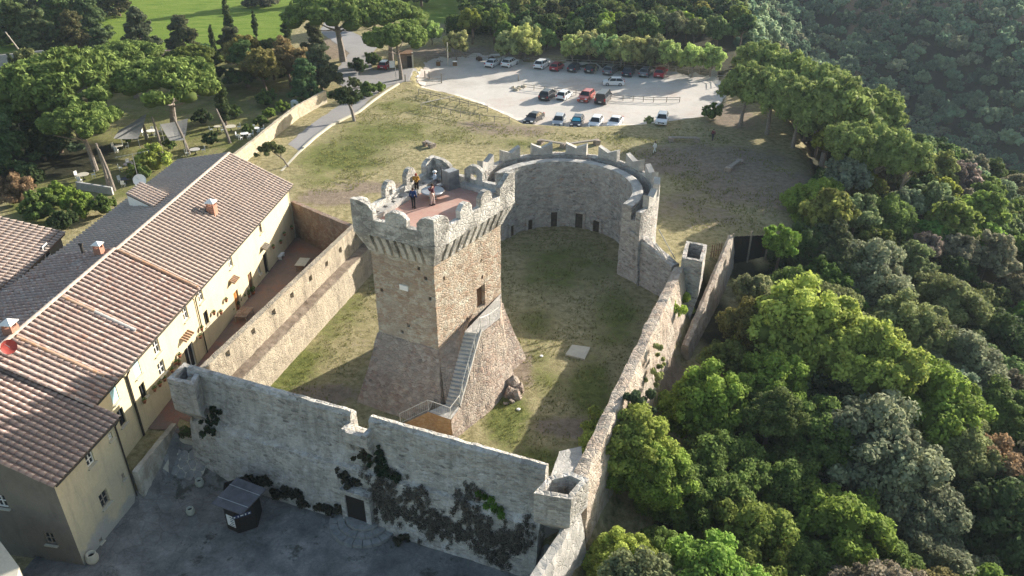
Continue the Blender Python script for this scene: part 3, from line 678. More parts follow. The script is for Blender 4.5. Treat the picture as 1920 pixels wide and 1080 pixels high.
def dense(prof, step=.4):
    def f(s_):
        p = prof(s_); out = [p[0]]
        for a, b_ in zip(p, p[1:]):
            n_ = max(1, int(math.hypot(b_[0] - a[0], b_[1] - a[1]) / step)); out += [(a[0] + (b_[0] - a[0]) * k / n_, a[1] + (b_[1] - a[1]) * k / n_) for k in range(1, n_ + 1)]
        return out
    return f
def lin(a, b_, step=.4): n_ = max(1, int((b_ - a) / step)); return [a + (b_ - a) * k / n_ for k in range(n_ + 1)]
DZT = fz(ds0) + 2.35
def fixedn(prof, n_):       # resample a profile to a fixed count so neighbouring strips match
    def f(s_):
        p = prof(s_); L_ = [0]
        for a, b_ in zip(p, p[1:]): L_.append(L_[-1] + math.hypot(b_[0] - a[0], b_[1] - a[1]))
        out = []
        for k in range(n_ + 1):
            q = L_[-1] * k / n_
            i = min(len(p) - 2, max(j for j in range(len(L_)) if L_[j] <= q + 1e-9) if q < L_[-1] else len(p) - 2)
            f_ = (q - L_[i]) / max(1e-9, L_[i + 1] - L_[i]); out.append((p[i][0] + (p[i + 1][0] - p[i][0]) * f_, p[i][1] + (p[i + 1][1] - p[i][1]) * f_))
        return out
    return f
mb = MB()
wall_strip(mb, lin(-1.3, g0), fixedn(fprof, 46), fl, fu, fn)
def low(s_):                         # the sill of the gap
    return [(a, min(z, 4.45)) for a, z in fprof(s_)]
wall_strip(mb, lin(g0, g1, .35), fixedn(low, 40), fl, fu, fn)
wall_strip(mb, lin(g1, FL), fixedn(fprof, 46), fl, fu, fn)
mb.rough(.06, 1.2).build('wall_body', M['front'], front)
# doorway: stone jambs, dark leaf standing in a projecting frame
dA = fl + fn * 1.35; dgz = onplane(672, 975, fl + fn * 1.7, fr + fn * 1.7)[1]; DZT = dgz + 2.15
for s_, nm in ((ds0 - .22, 'jamb'), (ds1 + .22, 'jamb')):
    MB().box(dA + fu * s_ + Vector((0, 0, dgz + .95 - ZF)), (.4, .8, 2.6), fu).rough(.03, 2).build(nm, M['front'], front)
MB().box(dA + fu * ((ds0 + ds1) / 2) + Vector((0, 0, DZT + .2 - ZF)), (ds1 - ds0 + .8, .85, .36), fu).rough(.03, 2).build('lintel', M['front'], front)
MB().box(dA + fu * ((ds0 + ds1) / 2) + fn * .06 + Vector((0, 0, dgz + 1.0 - ZF)), (ds1 - ds0 + .06, .5, 2.3), fu).build('door_leaf', M['dark_wood'], front)
# machicolation box over the door
gm_ = (g0 + g1) / 2; bw = g1 - g0 + .5
mb = MB(); A_ = fl + fu * (gm_ - bw / 2)
prof = [(-.1, 2.9), (.15, 2.9), (.8, 4.0), (.8, ZF - 1.05), (.55, ZF - 1.0), (.5, ZF - 1.4), (-.1, ZF - 1.4)]
for s0_, w_ in ((0, .38), (bw / 2 - .17, .34), (bw - .38, .38)):
    MB().prism([A_ + fu * s0_ + fn * o + Vector((0, 0, z - ZF)) for o, z in [(-.05, 2.7), (.05, 2.7), (.38, 3.3), (.8, 4.15), (-.05, 4.15)]], fu * w_).rough(.03, 2).build('bracket', M['front'], front)
mb.box(A_ + fu * (bw / 2) + fn * .62 + Vector((0, 0, -1.45)), (bw, .36, .9), fu)
mb.box(A_ + fu * .16 + fn * .25 + Vector((0, 0, -1.35)), (.32, 1.1, 1.1), fu).box(A_ + fu * (bw - .16) + fn * .25 + Vector((0, 0, -1.35)), (.32, 1.1, 1.1), fu)
mb.rough(.05, 1.5).build('machicolation_box', M['front'], front)
# bartizans (hollow corner turrets)
def bartizan(label, outer, zt, zb, th, m, drop=1.8, inward=None, name='bartizan'):
    c_ = sum(outer, Vector()) / len(outer); root = thing(name, label, 'turret', (c_.x, c_.y, zb))
    o_ = [Vector((p.x, p.y, 0)) for p in outer]; i_ = off(o_, -th); n_ = len(o_)
    mb = MB(); foot = [p.lerp(inward, .72) for p in o_]
    rs = [lift(foot, zb - drop), lift([p.lerp(q, .45) for p, q in zip(foot, o_)], zb - drop * .55), lift(o_, zb), lift(o_, zt - .05)]
    mb.rings(rs, .4, cap=False)
    for k in range(n_):
        j = (k + 1) % n_; mb.patch(lift(o_, zt)[k], lift(o_, zt)[j], lift(i_, zt)[j], lift(i_, zt)[k], .4)
        mb.patch(lift(o_, zt - .05)[k], lift(o_, zt - .05)[j], lift(o_, zt)[j], lift(o_, zt)[k], .4)
        mb.patch(lift(i_, zt - 1.9)[j], lift(i_, zt - 1.9)[k], lift(i_, zt)[k], lift(i_, zt)[j], .4)
    mb.rough(.04, 1.6).build('turret_wall', m, root)
    MB().add(lift(i_, zt - 1.85), [tuple(range(n_))]).build('turret_floor', M['talus'], root)
    return root
zB = 5.7
bl = [at(313, 710, zB), at(362, 722, zB), at(377, 694, zB), at(346, 679, zB)]
bartizan('hollow left corner turret of the front wall, beside the yellow house', bl, zB, 2.9, .34, M['front'], 2.2, Vector((fl.x + .6, fl.y + .2, 0)) - fn * .4)
brr = [at(1001, 925, zB), at(1071, 937, zB), at(1105, 898, zB), at(1068, 883, zB), at(1028, 893, zB)]
bartizan('hollow right corner turret of the front wall, beside the trees', brr, zB, 3.4, .36, M['front'], 2.6, Vector((fr.x + 1.0, fr.y + .8, 0)))
# fallback: rampart stair behind the right turret
rp = [at(1022, 925, 4.0), at(1095, 890, 4.0), at(1090, 836, 3.0), at(1049, 846, 3.0)]
mb = MB().patch(rp[0], rp[1], rp[2], rp[3], .6)
for a, b_ in ((rp[3], rp[0]), (rp[2], rp[3]), (rp[1], rp[2]), (rp[0], rp[1])): mb.patch(Vector((a.x, a.y, -.2)), Vector((b_.x, b_.y, -.2)), b_, a, .5)
mb.rough(.05, 1.3); tag(recentre(mb.build('wall_walk', M['coping'])), 'pale grey sloping wall walk behind the right corner turret', 'wall walk')
rp2 = [at(1049, 846, 2.6), at(1090, 836, 2.6), at(1086, 832, 2.0), at(1068, 829, 2.0)]

# ------------------------------------------------------------------ castle: left wall with parapet and walkway
lw0, lw1 = Vector((-22.2, 46.0, 0)), Vector((-14.3, 73.4, 0)); lu = (lw1 - lw0).normalized(); ln_ = Vector((lu.y, -lu.x, 0)); LL = (lw1 - lw0).length   # ln_ points into the courtyard
leftw = thing('castle_wall', 'long tan left rampart with square loopholes above a dusty walkway', 'castle wall', ((lw0.x + lw1.x) / 2, (lw0.y + lw1.y) / 2, 0))
HW, HP = 2.75, 5.35
def lprof(s_): return [(.25, -.4), (.0, HW - .1), (-.05, HW), (-1.05, HW + .02)]
mb = MB(); wall_strip(mb, lin(0, LL), fixedn(lprof, 12), lw0, lu, ln_, False)
mb.rough(.05, 1.2).build('inner_face', M['left'], leftw)
A2 = lw0 - ln_ * 1.05
holes = []
for x, y in ((427, 664), (475, 622), (513, 586), (547, 554), (582, 522), (612, 495), (638, 469), (668, 443)):
    s_, z = onplane(x, y, A2, A2 + lu); holes.append((s_ - .27, s_ + .27, z - .30, z + .27))
mb = MB(); holed(mb, A2, lu, 0, LL, HW, HP, sorted(holes), -ln_, .5, .45, True)
mb.patch(A2 + Vector((0, 0, HP)), A2 + lu * LL + Vector((0, 0, HP)), A2 + lu * LL - ln_ * .5 + Vector((0, 0, HP)), A2 - ln_ * .5 + Vector((0, 0, HP)), .45)
mb.patch(A2 + lu * LL + Vector((0, 0, -.3)), A2 + lu * LL - ln_ * .5 + Vector((0, 0, -.3)), A2 + lu * LL - ln_ * .5 + Vector((0, 0, HP)), A2 + lu * LL + Vector((0, 0, HP)), .45)
mb.patch(A2 + lu * LL - ln_ * .5 - Vector((0, 0, .3)), A2 - ln_ * .5 - Vector((0, 0, .3)), A2 - ln_ * .5 + Vector((0, 0, HW)), A2 + lu * LL - ln_ * .5 + Vector((0, 0, HW)), .45)
mb.rough(.04, 1.3).build('parapet', M['left'], leftw)
wk = MB(); wk.patch(lw0 - ln_ * .06 + Vector((0, 0, HW + .06)), lw1 - ln_ * .06 + Vector((0, 0, HW + .06)), lw1 - ln_ * 1.03 + Vector((0, 0, HW + .08)), lw0 - ln_ * 1.03 + Vector((0, 0, HW + .08)), .5)
wk.rough(.05, 1.6).build('walkway', M['dust'], leftw)
# brick wall closing the lane at the back
bw0 = Vector((FA.x, FA.y, 0)); bw1 = Vector((-16.2, 73.4, 0)); mb = MB(); uu = (bw1 - bw0).normalized(); nn = Vector((uu.y, -uu.x, 0))
hts = [4.35, 4.3, 4.5, 4.6]
mb.rings([[bw0 + nn * .0 - Vector((0, 0, .3)), bw1 - Vector((0, 0, .3)), bw1 - nn * .5 - Vector((0, 0, .3)), bw0 - nn * .5 - Vector((0, 0, .3))],
          [bw0 + Vector((0, 0, 4.3)), bw1 + Vector((0, 0, 4.7)), bw1 - nn * .5 + Vector((0, 0, 4.7)), bw0 - nn * .5 + Vector((0, 0, 4.3))]], .4).rough(.05, 1.5)
tag(recentre(mb.build('brick_wall', M['brick'])), 'reddish brick wall closing the far end of the lane beside the yellow house', 'brick wall')

# ------------------------------------------------------------------ castle: round bastion
AC = Vector((5.3, 76.6, 0)); apse = thing('round_bastion', 'curved stone bastion with swallow-tailed battlements behind the tower', 'bastion', AC)
def arc(r_, a, z): return AC + Vector((r_ * math.cos(R(a)), r_ * math.sin(R(a)), z))
A0, A1 = -38, 152
def arc_strip(mb, prof, a0, a1, da=2.2):
    n_ = int((a1 - a0) / da); prev = None
    for k in range(n_ + 1):
        a = a0 + (a1 - a0) * k / n_; cur = [arc(r_, a, z) for r_, z in prof(a)]
        if prev:
            for i in range(len(cur) - 1): mb.add((prev[i], cur[i], cur[i + 1], prev[i + 1]), [(0, 1, 2, 3)])
        if k in (0, n_): mb.add(cur, [tuple(range(len(cur)))[::(1 if k == n_ else -1)]])
        prev = cur
IR = 7.05
arches = [(A, 0) for A in ()]
mb = MB(); arc_strip(mb, fixedn(lambda a: [(IR - .05, -.4), (IR, 4), (IR, 7.75), (IR + .08, 7.85), (IR + 1.0, 7.85), (IR + 1.05, 7.7), (IR + 1.05, 6.4), (IR + 2.1, 6.4)], 34), A0, A1)
mb.rough(.045, 1.4).build('inner_wall', M['apse'], apse)
mb = MB(); arc_strip(mb, fixedn(lambda a: [(IR + .02, 7.86), (IR + .1, 7.9), (IR + 1.02, 7.9), (IR + 1.08, 7.8)], 4), A0 + .5, A1 - .5)
mb.rough(.03, 1.2).build('coping', M['coping'], apse)
ORR = 9.15
mb = MB(); arc_strip(mb, fixedn(lambda a: [(ORR, 6.3), (ORR, 7.95), (ORR + .02, 8.0), (ORR + .62, 8.0), (ORR + .64, 7.95), (ORR + .66, 3), (ORR + 1.05, -.6)], 28), -44, A1)
mb.rough(.05, 1.3).build('outer_wall', M['apse'], apse)
def swallow(a, wdeg=12.5, h=1.3):
    mb = MB()
    for aa, bb, za, zb_, zc in ((a - wdeg / 2, a, h, h * .58, 0), (a, a + wdeg / 2, h * .58, h, 0)):
        r0, r1 = ORR - .02, ORR + .60; z0 = 7.95
        q = [arc(r0, aa, z0), arc(r0, bb, z0), arc(r0, bb, z0 + zb_), arc(r0, aa, z0 + za)]; p = [arc(r1, aa, z0), arc(r1, bb, z0), arc(r1, bb, z0 + zb_), arc(r1, aa, z0 + za)]
        mb.add(q + p, [(0, 1, 2, 3), (7, 6, 5, 4), (3, 2, 6, 7), (0, 3, 7, 4), (1, 5, 6, 2)])
    mb.rough(.03, 1.6).build('merlon', M['coping'], apse)
for a in (150, 126, 102, 78, 54.5, 32, 10, -11, -30): swallow(a, 14.6 if a > 0 else 12)
# dark panels on the inner wall's face, coloured like the shade of recesses
for a, wdt, hh in ((118, 5, 1.3), (94, 6, 1.9), (70, 7, 1.9), (52, 7, 1.5), (140, 5, 1.4)):
    c_ = arc(IR - .10, a, hh / 2 - .05); rad = Vector((math.cos(R(a)), math.sin(R(a)), 0)); tw = wdt * R(1) * IR
    tv = Vector((-rad.y, rad.x, 0))
    mbx = MB(); mbx.box(c_ + rad * .1, (tw, .16, hh), tv).build('alcove_shade_panel', M['alcove'], apse)
    for sg in (-1, 1): MB().box(c_ + tv * sg * (tw / 2 + .14) - rad * .02, (.3, .24, hh + .1), tv).rough(.04, 2).build('alcove_jamb', M['apse'], apse)
    MB().box(c_ + Vector((0, 0, hh / 2 + .14)) - rad * .02, (tw + .5, .34, .28), tv).rough(.02, 2).build('alcove_lintel', M['apse'], apse)
# link from the bastion's far left end to the left rampart
e = arc(IR, A1, 0); e2 = arc(ORR + .5, A1, 0)
mb = MB().rings([[Vector((p.x, p.y, -.3)) for p in (Vector((-14.4, 73.2, 0)), e, e2, Vector((-16, 75, 0)))], [Vector((p.x, p.y, z)) for p, z in ((Vector((-14.4, 73.2, 0)), 5.2), (e, 6.4), (e2, 6.4), (Vector((-16, 75, 0)), 5.2))]], .5).rough(.05, 1.3)
mb.build('link_wall', M['apse'], apse)
# end wall at the right, dropping to the right-hand rampart
ew0 = arc(IR, A0, 0); ewm = arc(IR + 1.05, A0, 0); ew1 = Vector((15.2, 66.9, 0)); eu = (ew1 - ew0).normalized(); en = Vector((eu.y, -eu.x, 0))
Le = (ew1 - ew0).length
def eprof(s_):
    z = 5.3 - 1.5 * min(1, max(0, (s_ - 1.3) / (Le - 1.3))) ** 1.3 if s_ > 1.25 else 5.6
    return [(.1, -.4), (0, z - .1), (-.06, z), (-1.0, z), (-1.05, z - .1), (-1.1, -.4)]
endw = thing('bastion_end_wall', 'sloping rubble wall running from the round bastion to the right rampart', 'wall', ew0)
mb = MB(); wall_strip(mb, lin(0, Le, .3), fixedn(eprof, 32), ew0, eu, en); mb.rough(.07, 1.5).build('wall_body', M['apse'], endw)
for s_ in range(6):
    p = ew0 + eu * (2.0 + s_ * .55) - en * 1.6; MB().box(p + Vector((0, 0, 4.1 - s_ * .42)), (.6, 1.2, .35), eu).build('step', M['coping'], endw)
hr = thing('timber_handrail', 'pale timber poles of the handrail by the bastion steps', 'handrail', ew1)
for a, b_ in (((1235, 430, 6.2), (1266, 486, 3.6)), ((1230, 455, 5.6), (1250, 488, 4.2)), ((1227, 460, 5.5), (1240, 476, 4.6))):
    MB().tube([at(*a), at(*b_)], .055, 6).build('pole', M['pole_wood'], hr)
# ------------------------------------------------------------------ castle: right wall
ZR = 4.0
ra, rb = at(1093, 845, ZR), at(1262, 498, ZR); ru = (rb - ra).normalized(); rn = Vector((ru.y, -ru.x, 0)); RL = (rb - ra).length
rightw = thing('castle_wall', 'long right rampart with a pinkish battered outer face above the trees', 'castle wall', ((ra.x + rb.x) / 2, (ra.y + rb.y) / 2, 0))
def rprof(s_):
    k = min(1, s_ / RL); o = 2.6 * (1 - k * .55)
    return [(-.25, -.3), (0, ZR - .22), (.1, ZR - .15), (.85, ZR), (1.0, ZR - .1), (1.35, 2.2), (1.45 + .45 * k, -.5), (1.6 + .9 * k, -3.0), (1.8 + 1.2 * k, -6.5)]
mb = MB(); wall_strip(mb, lin(-3.0, RL, .4), fixedn(rprof, 34), ra, ru, rn); mb.rough(.12, .9).build('wall_body', M['right'], rightw)
zz = 4.9
tq = [at(1262, 548, zz - .4), at(1301, 556, zz - .4), at(1326, 459, zz), at(1287, 451, zz)]
bartizan('hollow rectangular turret at the far end of the right rampart', [tq[0].lerp(tq[3], .62), tq[1].lerp(tq[2], .62), tq[2], tq[3]], zz, 1.0, .33, M['apse'], 3.5, sum(tq, Vector()) / 4)
# second, lower wall running away to the dark gate
s0, s1_ = at(1284, 650, -1.2), at(1372, 440, 2.4); s1_ = at(1371, 440, 2.3)
wu = (Vector((s1_.x, s1_.y, 0)) - Vector((s0.x, s0.y, 0))); Lw = wu.length; wu.normalize(); wn_ = Vector((wu.y, -wu.x, 0))
sw = thing('boundary_wall', 'low sunlit wall running from the right rampart up to the dark gate', 'wall', ((s0.x + s1_.x) / 2, (s0.y + s1_.y) / 2, -2))
def sprof(s_): k = s_ / Lw; z = -1.0 + 3.3 * k; return [(-.5, z - 2.5), (-.3, z - .1), (-.2, z), (.2, z), (.3, z - .1), (.62, z - 2.2), (.75, z - 4)]
mb = MB(); wall_strip(mb, lin(0, Lw, .4), fixedn(sprof, 18), Vector((s0.x, s0.y, 0)), wu, wn_); mb.rough(.07, 1.1).build('wall_body', M['right'], sw)
gt = thing('dark_gate', 'black boarded gate at the end of the low boundary wall', 'gate', at(1400, 480, -.4))
ga, gb = Vector((s1_.x, s1_.y, 0)) + wn_ * .2, atg(1432, 492); gb.z = 0; gu = (gb - ga).normalized(); gl = (gb - ga).length
for k in range(7):
    MB().box(ga + gu * gl * (k + .5) / 7 + Vector((0, 0, .4)), (gl / 7 - .02, .06, 3.4 - .12 * k), gu).build('board', M['dark_wood'], gt)
for k in (0, .5, 1): MB().box(ga + gu * gl * k + Vector((0, 0, .6)) - Vector((gu.y, -gu.x, 0)) * -.1, (.14, .14, 3.8), gu).build('post', M['grey_wood'], gt)
pk_ = thing('picket_fence', 'short brown picket fence between the turret and the boundary wall', 'fence', at(1342, 478))
for k in range(5):
    p = at(1333 + k * 4.4, 482 - k * 1.2, 0); MB().box(p + Vector((0, 0, .7)), (.09, .05, 1.5)).build('picket', M['brown_wood'], pk_)
MB().tube([at(1332, 473, .8), at(1352, 468, .8)], .04, 4).build('rail', M['brown_wood'], pk_)
# near boundary wall going down towards the camera from the right turret
nw0 = at(1062, 990, 2.0); nw1 = at(985, 1110, 1.6)
u2 = Vector((nw1.x - nw0.x, nw1.y - nw0.y, 0)); Ln2 = u2.length; u2.normalize(); n2_ = Vector((u2.y, -u2.x, 0))
if n2_.x < 0: n2_ = -n2_
nwt = thing('boundary_wall', 'thick stained wall descending from the right corner turret towards the viewer', 'wall', (nw0.x, nw0.y, -4))
def nprof(s_): z = 2.0 - .3 * s_ / Ln2; return [(-.5, -4), (-.4, z - .15), (-.3, z), (.25, z), (.4, z - .2), (1.0, -2.5), (1.5, -7)]
mb = MB(); wall_strip(mb, lin(-1.5, Ln2 + 3, .4), fixedn(nprof, 26), Vector((nw0.x, nw0.y, 0)), u2, n2_); mb.rough(.08, 1.2).build('wall_body', M['coping'], nwt)

# ------------------------------------------------------------------ roofs of clay tiles
def tile_template(r=.16, ln=.52, r2=.13, seg=5):
    vs = []; 
    for y, rr, z in ((0, r, .0), (ln, r2, -.015)):
        for k in range(seg + 1):
            a = math.pi * k / seg; vs.append((rr * math.cos(a), y, rr * math.sin(a) * .9 + z))
    n_ = seg + 1
    fs = [(k, k + 1, n_ + k + 1, n_ + k) for k in range(seg)] 
    vs += [(x * .8, y, z * .8) for x, y, z in vs[:n_]]; o = 2 * n_
    fs += [(k + 1, k, o + k, o + k + 1) for k in range(seg)]
    return np.array(vs), np.array(fs)
TV, TF = tile_template()
tile_meshes = {}
def coppi(root, A, B, Cc, D, mname, pitch=.48, ln=.46, parts=0, under=True, skip=None, jit=1.0, partskey=None, thick=.22):
    """A,B eave (start,end); D,Cc ridge (start,end). Builds the deck and the cover tiles."""
    A, B, Cc, D = map(Vector, (A, B, Cc, D))
    mbu = MB(); n0 = (B - A).cross(D - A).normalized()
    if n0.z < 0: n0 = -n0
    mbu.rings([[p - n0 * thick for p in (A, B, Cc, D)], [A, B, Cc, D]], 0, base=True); mbu.build('roof_deck', M['tile_under'], root)
    ncol = max(1, int((B - A).length / pitch)); bv, bf, cand = [], [], []
    for i in range(ncol + 1):
        f = i / ncol; e, g = A.lerp(B, f), D.lerp(Cc, f); up = (g - e); Lc = up.length; up.normalize()
        side = up.cross(n0).normalized(); nr = side.cross(up)
        n_ = max(1, int(Lc / ln))
        for k in range(n_):
            j = (random.random() - .5) * .03 * jit; p = e + up * (Lc * k / n_ - .06 + j) + side * (random.random() - .5) * .03 * jit + n0 * .015
            tilt = R(3.0) + (random.random() - .5) * .03 * jit; yaw = (random.random() - .5) * .07 * jit
            u3 = (up * math.cos(tilt) - nr * math.sin(tilt) + side * yaw).normalized(); s3 = u3.cross(nr).normalized(); n3 = s3.cross(u3)
            mtx = Matrix(((s3.x, u3.x, n3.x), (s3.y, u3.y, n3.y), (s3.z, u3.z, n3.z))); cand.append((p + nr * .02 * (1 if k else 1), mtx))
    if parts:
        key = partskey or (lambda p: (p - Vector((0, 0, CH))).length)
        vis = []; rest = []
        for c_ in cand:
            x, y, d = proj(*c_[0]); vis.append(((0 if (-10 < x < 1930 and -10 < y < 1090) else 1000) + d, c_))
        vis.sort(key=lambda q: q[0]); chosen = [q[1] for q in vis[:parts]]; cand = [q[1] for q in vis[parts:]]
        if mname not in tile_meshes: tile_meshes[mname] = npmesh('roof_tile', TV * np.array([1, 1.02, 1]), TF, M[mname])
        o = root.location
        for p, mt in chosen:
            ob = bpy.data.objects.new('roof_tile', tile_meshes[mname]); C.objects.link(ob); ob.parent = root
            ob.matrix_local = Matrix.Translation(p - o) @ mt.to_4x4()
    if cand:
        P = np.array([list(p) for p, m_ in cand]); MT = np.array([[list(r_) for r_ in m_] for p, m_ in cand])
        allv = np.einsum('nij,vj->nvi', MT, TV) + P[:, None, :] - np.array(root.location)
        allf = (np.arange(len(cand)) * len(TV))[:, None, None] + TF[None]
        me_ = npmesh('roof_tiles', allv.reshape(-1, 3), allf.reshape(-1, 4), M[mname]); ob = bpy.data.objects.new('roof_tiles', me_); C.objects.link(ob); ob.parent = root; ob['kind'] = 'stuff'
def ridge_caps(root, a, b_, m='ridge', r=.17, name='ridge_tile', ln=.5):
    a, b_ = Vector(a), Vector(b_); d = b_ - a; n_ = int(d.length / ln); u_ = d.normalized(); s_ = Vector((u_.y, -u_.x, 0)).normalized(); up = s_.cross(u_)
    for k in range(n_):
        p = a + d * k / n_; q = a + d * (k + 1.05) / n_
        vs = []
        for pt, rr in ((p, r * 1.08), (q, r * .92)):
            for t_ in range(6): an = math.pi * t_ / 5; vs.append(pt + s_ * rr * math.cos(an) + up * rr * math.sin(an) * .8)
        MB().add(vs, [(t_, t_ + 1, 7 + t_, 6 + t_) for t_ in range(5)] + [(5, 4, 3, 2, 1, 0)]).build(name, M[m], root)

# ------------------------------------------------------------------ houses along the lane
def fp(s_, o=0.0, z=0.0): p = FA + FD * s_ + FN * o; return Vector((p.x, p.y, z))
FBK = -FN
def gable_prism(mb, s0, s1_, zr, ze, zl, wr, wl, zb): pass
house1 = thing('yellow_house', 'long two-storey yellow house with a pale tiled roof along the lane, behind the rougher roofs', 'house', fp(10, -5, 0))
house2 = thing('yellow_house', 'middle part of the yellow row, under an older mottled red tile roof', 'house', fp(28, -5, 0))
SB = onplane(362, 528, FA, FB)[0]; SC = onplane(165, 740, FA, FB)[0]
ZE1, ZR1, ZL1 = 6.3, 9.5, 8.5
WR, WL = 6.2, 12.0
wins1, wins2 = [], []
def fwin(px, py, w_, h_):
    s_, z = onplane(px, py, FA, FB); z = min(z, 5.85 - h_ / 2); return (s_ - w_ / 2, s_ + w_ / 2, z - h_ / 2, z + h_ / 2)
W1 = [('up', 487, 421, .62, 1.25, 'bare'), ('up', 430, 481, .8, 1.25, 'white'), ('up', 373, 540, .8, 1.25, 'white'),
      ('dr', 497, 483, .95, 2.3, 'dark'), ('dr', 467, 511, .9, 2.2, 'brown'), ('dr', 440, 541, .95, 2.1, 'orange'), ('lo', 387, 596, .75, 1.35, 'dark'), ('lo', 486, 506, .5, .9, 'white')]
W2 = [('up', 342, 564, .8, 1.3, 'white'), ('up', 287, 626, .85, 1.35, 'white'), ('up', 250, 667, .8, 1.35, 'blue'), ('up', 207, 716, .8, 1.35, 'blue'),
      ('dr', 353, 650, 1.5, 2.4, 'glassdoor'), ('lo', 303, 690, .95, 1.2, 'white'), ('lo', 268, 733, .75, 1.3, 'dark'), ('lo', 228, 782, .75, 1.4, 'dark')]
def opening(root, h, kind, A, u_, n_, depth=.22):
    a, b_, z0, z1 = h; P2 = lambda s_, z, k: Vector((A.x + u_.x * s_ + n_.x * k, A.y + u_.y * s_ + n_.y * k, z)); cs, cz = (a + b_) / 2, (z0 + z1) / 2; wd, hh = b_ - a, z1 - z0
    door = kind in ('orange', 'brown', 'dark') and hh > 2
    fm = {'white': 'white', 'blue': 'white', 'bare': 'grey_wood', 'dark': 'dark_wood', 'brown': 'brown_wood', 'orange': 'orange_wood', 'glassdoor': 'white'}[kind]
    U3 = Vector((u_.x, u_.y, 0))
    if kind in ('orange', 'brown') or (kind == 'dark' and door):
        d_ = MB().box(P2(cs, cz, -depth + .04), (wd, .06, hh), U3).build('door', M[fm], root)
        for k in (-1, 1): MB().box(P2(cs + k * wd * .22, cz, -depth + .085), (wd * .34, .03, hh * .8), U3).build('door_panel', M[fm], d_)
        return
    f_ = MB()
    t_ = .07
    for c_, sz in ((P2(a + t_ / 2, cz, -.14), (t_, .07, hh)), (P2(b_ - t_ / 2, cz, -.14), (t_, .07, hh)), (P2(cs, z0 + t_ / 2, -.14), (wd - 2 * t_, .07, t_)), (P2(cs, z1 - t_ / 2, -.14), (wd - 2 * t_, .07, t_)), (P2(cs, cz, -.13), (.06, .06, hh - 2 * t_))): f_.box(c_, sz, U3)
    if hh < 1.6 and kind != 'dark': f_.box(P2(cs, cz, -.125), (wd - 2 * t_, .05, .05), U3)
    fo = f_.build('window', M[fm], root)
    MB().box(P2(cs, cz, -.18), (wd, .02, hh), U3).build('pane', M['glass'], fo)
    if kind == 'blue':
        for k in (-1, 1): MB().box(P2(cs + k * wd * .24, cz, -.06), (wd * .44, .04, hh * .94), U3).build('shutter', M['blue_shutter'], fo)
    if hh < 1.6: MB().box(P2(cs, z0 - .05, .05), (wd + .2, .22, .08), U3).build('sill', M['pale'], fo)
SE = (FB - FA).length
for root, s0, s1_, Wl, nm in ((house1, 0, SB, W1, 'facade'), (house2, SB, SC + .3, W2, 'facade')):
    hs = []
    for kd, px, py, w_, h_, k in Wl:
        h = fwin(px, py, w_, h_)
        if kd == 'dr': h = (h[0], h[1], .04, .04 + h_)
        hs.append((h, k))
    mb = MB(); holed(mb, Vector((FA.x, FA.y, 0)), Vector((FD.x, FD.y, 0)), s0, s1_, -1.2, ZE1 - .12, [h for h, k in hs], Vector((-FN.x, -FN.y, 0)), .24)
    # end walls
    for s_ in (s0, s1_):
        mb.add([fp(s_, 0, -1.2), fp(s_, -WL, -1.2), fp(s_, -WL, ZL1 - .15), fp(s_, -WR, ZR1 - .25), fp(s_, 0, ZE1 - .2)], [(0, 1, 2, 3, 4)])
    mb.build('wall', M['facade'], root)
    for h, k in hs: opening(root, h, k, Vector((FA.x, FA.y, 0)), FD, FN)
OV = .35
def roof_pair(root, s0, s1_, m1, m2, dz=0, parts=0, ln=.46):
    ze = ZE1 + dz - OV * .5
    coppi(root, fp(s1_, OV, ze), fp(s0, OV, ze), fp(s0, -WR, ZR1 + dz), fp(s1_, -WR, ZR1 + dz), m1, parts=parts, ln=ln)
    coppi(root, fp(s0, -WL - .2, ZL1 + dz - .05), fp(s1_, -WL - .2, ZL1 + dz - .05), fp(s1_, -WR - .03, ZR1 + dz), fp(s0, -WR - .03, ZR1 + dz), m2, ln=ln)
    ridge_caps(root, fp(s0, -WR, ZR1 + dz + .06), fp(s1_, -WR, ZR1 + dz + .06))
roof_pair(house1, -.3, SB, 'tile_a', 'tile_a')
SM1 = SB + (SC - SB) * .47
roof_pair(house2, SB + .05, SC + .25, 'tile_b', 'tile_b', .16)
# verge tiles and cement strips across the mottled roof
ridge_caps(house1, fp(-.3, OV, ZE1 - .1), fp(-.3, -WR, ZR1 + .05), 'ridge', .13, 'verge_tile')
for s_, m_, f0, f1 in ((SB + .1, 'tile_c', 0, .95), (SB + (SC - SB) * .5, 'cement', .18, .62), (SB + (SC - SB) * .5, 'tile_c', .62, .96), (SC - 2.4, 'tile_c', .1, .95)):
    a, b_ = fp(s_, OV, ZE1), fp(s_, -WR, ZR1 + .16); ridge_caps(house2, a.lerp(b_, f0) + Vector((0, 0, .16)), a.lerp(b_, f1) + Vector((0, 0, .16)), m_, .14, 'cover_tile')
# gutters and downpipes
for root, s0, s1_, dz in ((house1, 0, SB - .1, 0), (house2, SB + .2, SC, .1)):
    MB().tube([fp(s0, OV + .06, ZE1 - .24 + dz), fp(s1_, OV + .06, ZE1 - .24 + dz)], .07, 6).build('gutter', M['pipe'], root)
for root, px, py in ((house1, 546, 400), (house2, 371, 590), (house2, 245, 735), (house2, 249, 740)):
    s_ = onplane(px, py, FA, FB)[0]; s_ = s_ + (.25 if px == 249 else 0)
    MB().tube([fp(s_, OV + .05, ZE1 - .25), fp(s_, .1, ZE1 - .75), fp(s_, .1, 0.05)], .055, 6).build('downpipe', M['pipe'] if px != 546 else M['pale'], root)
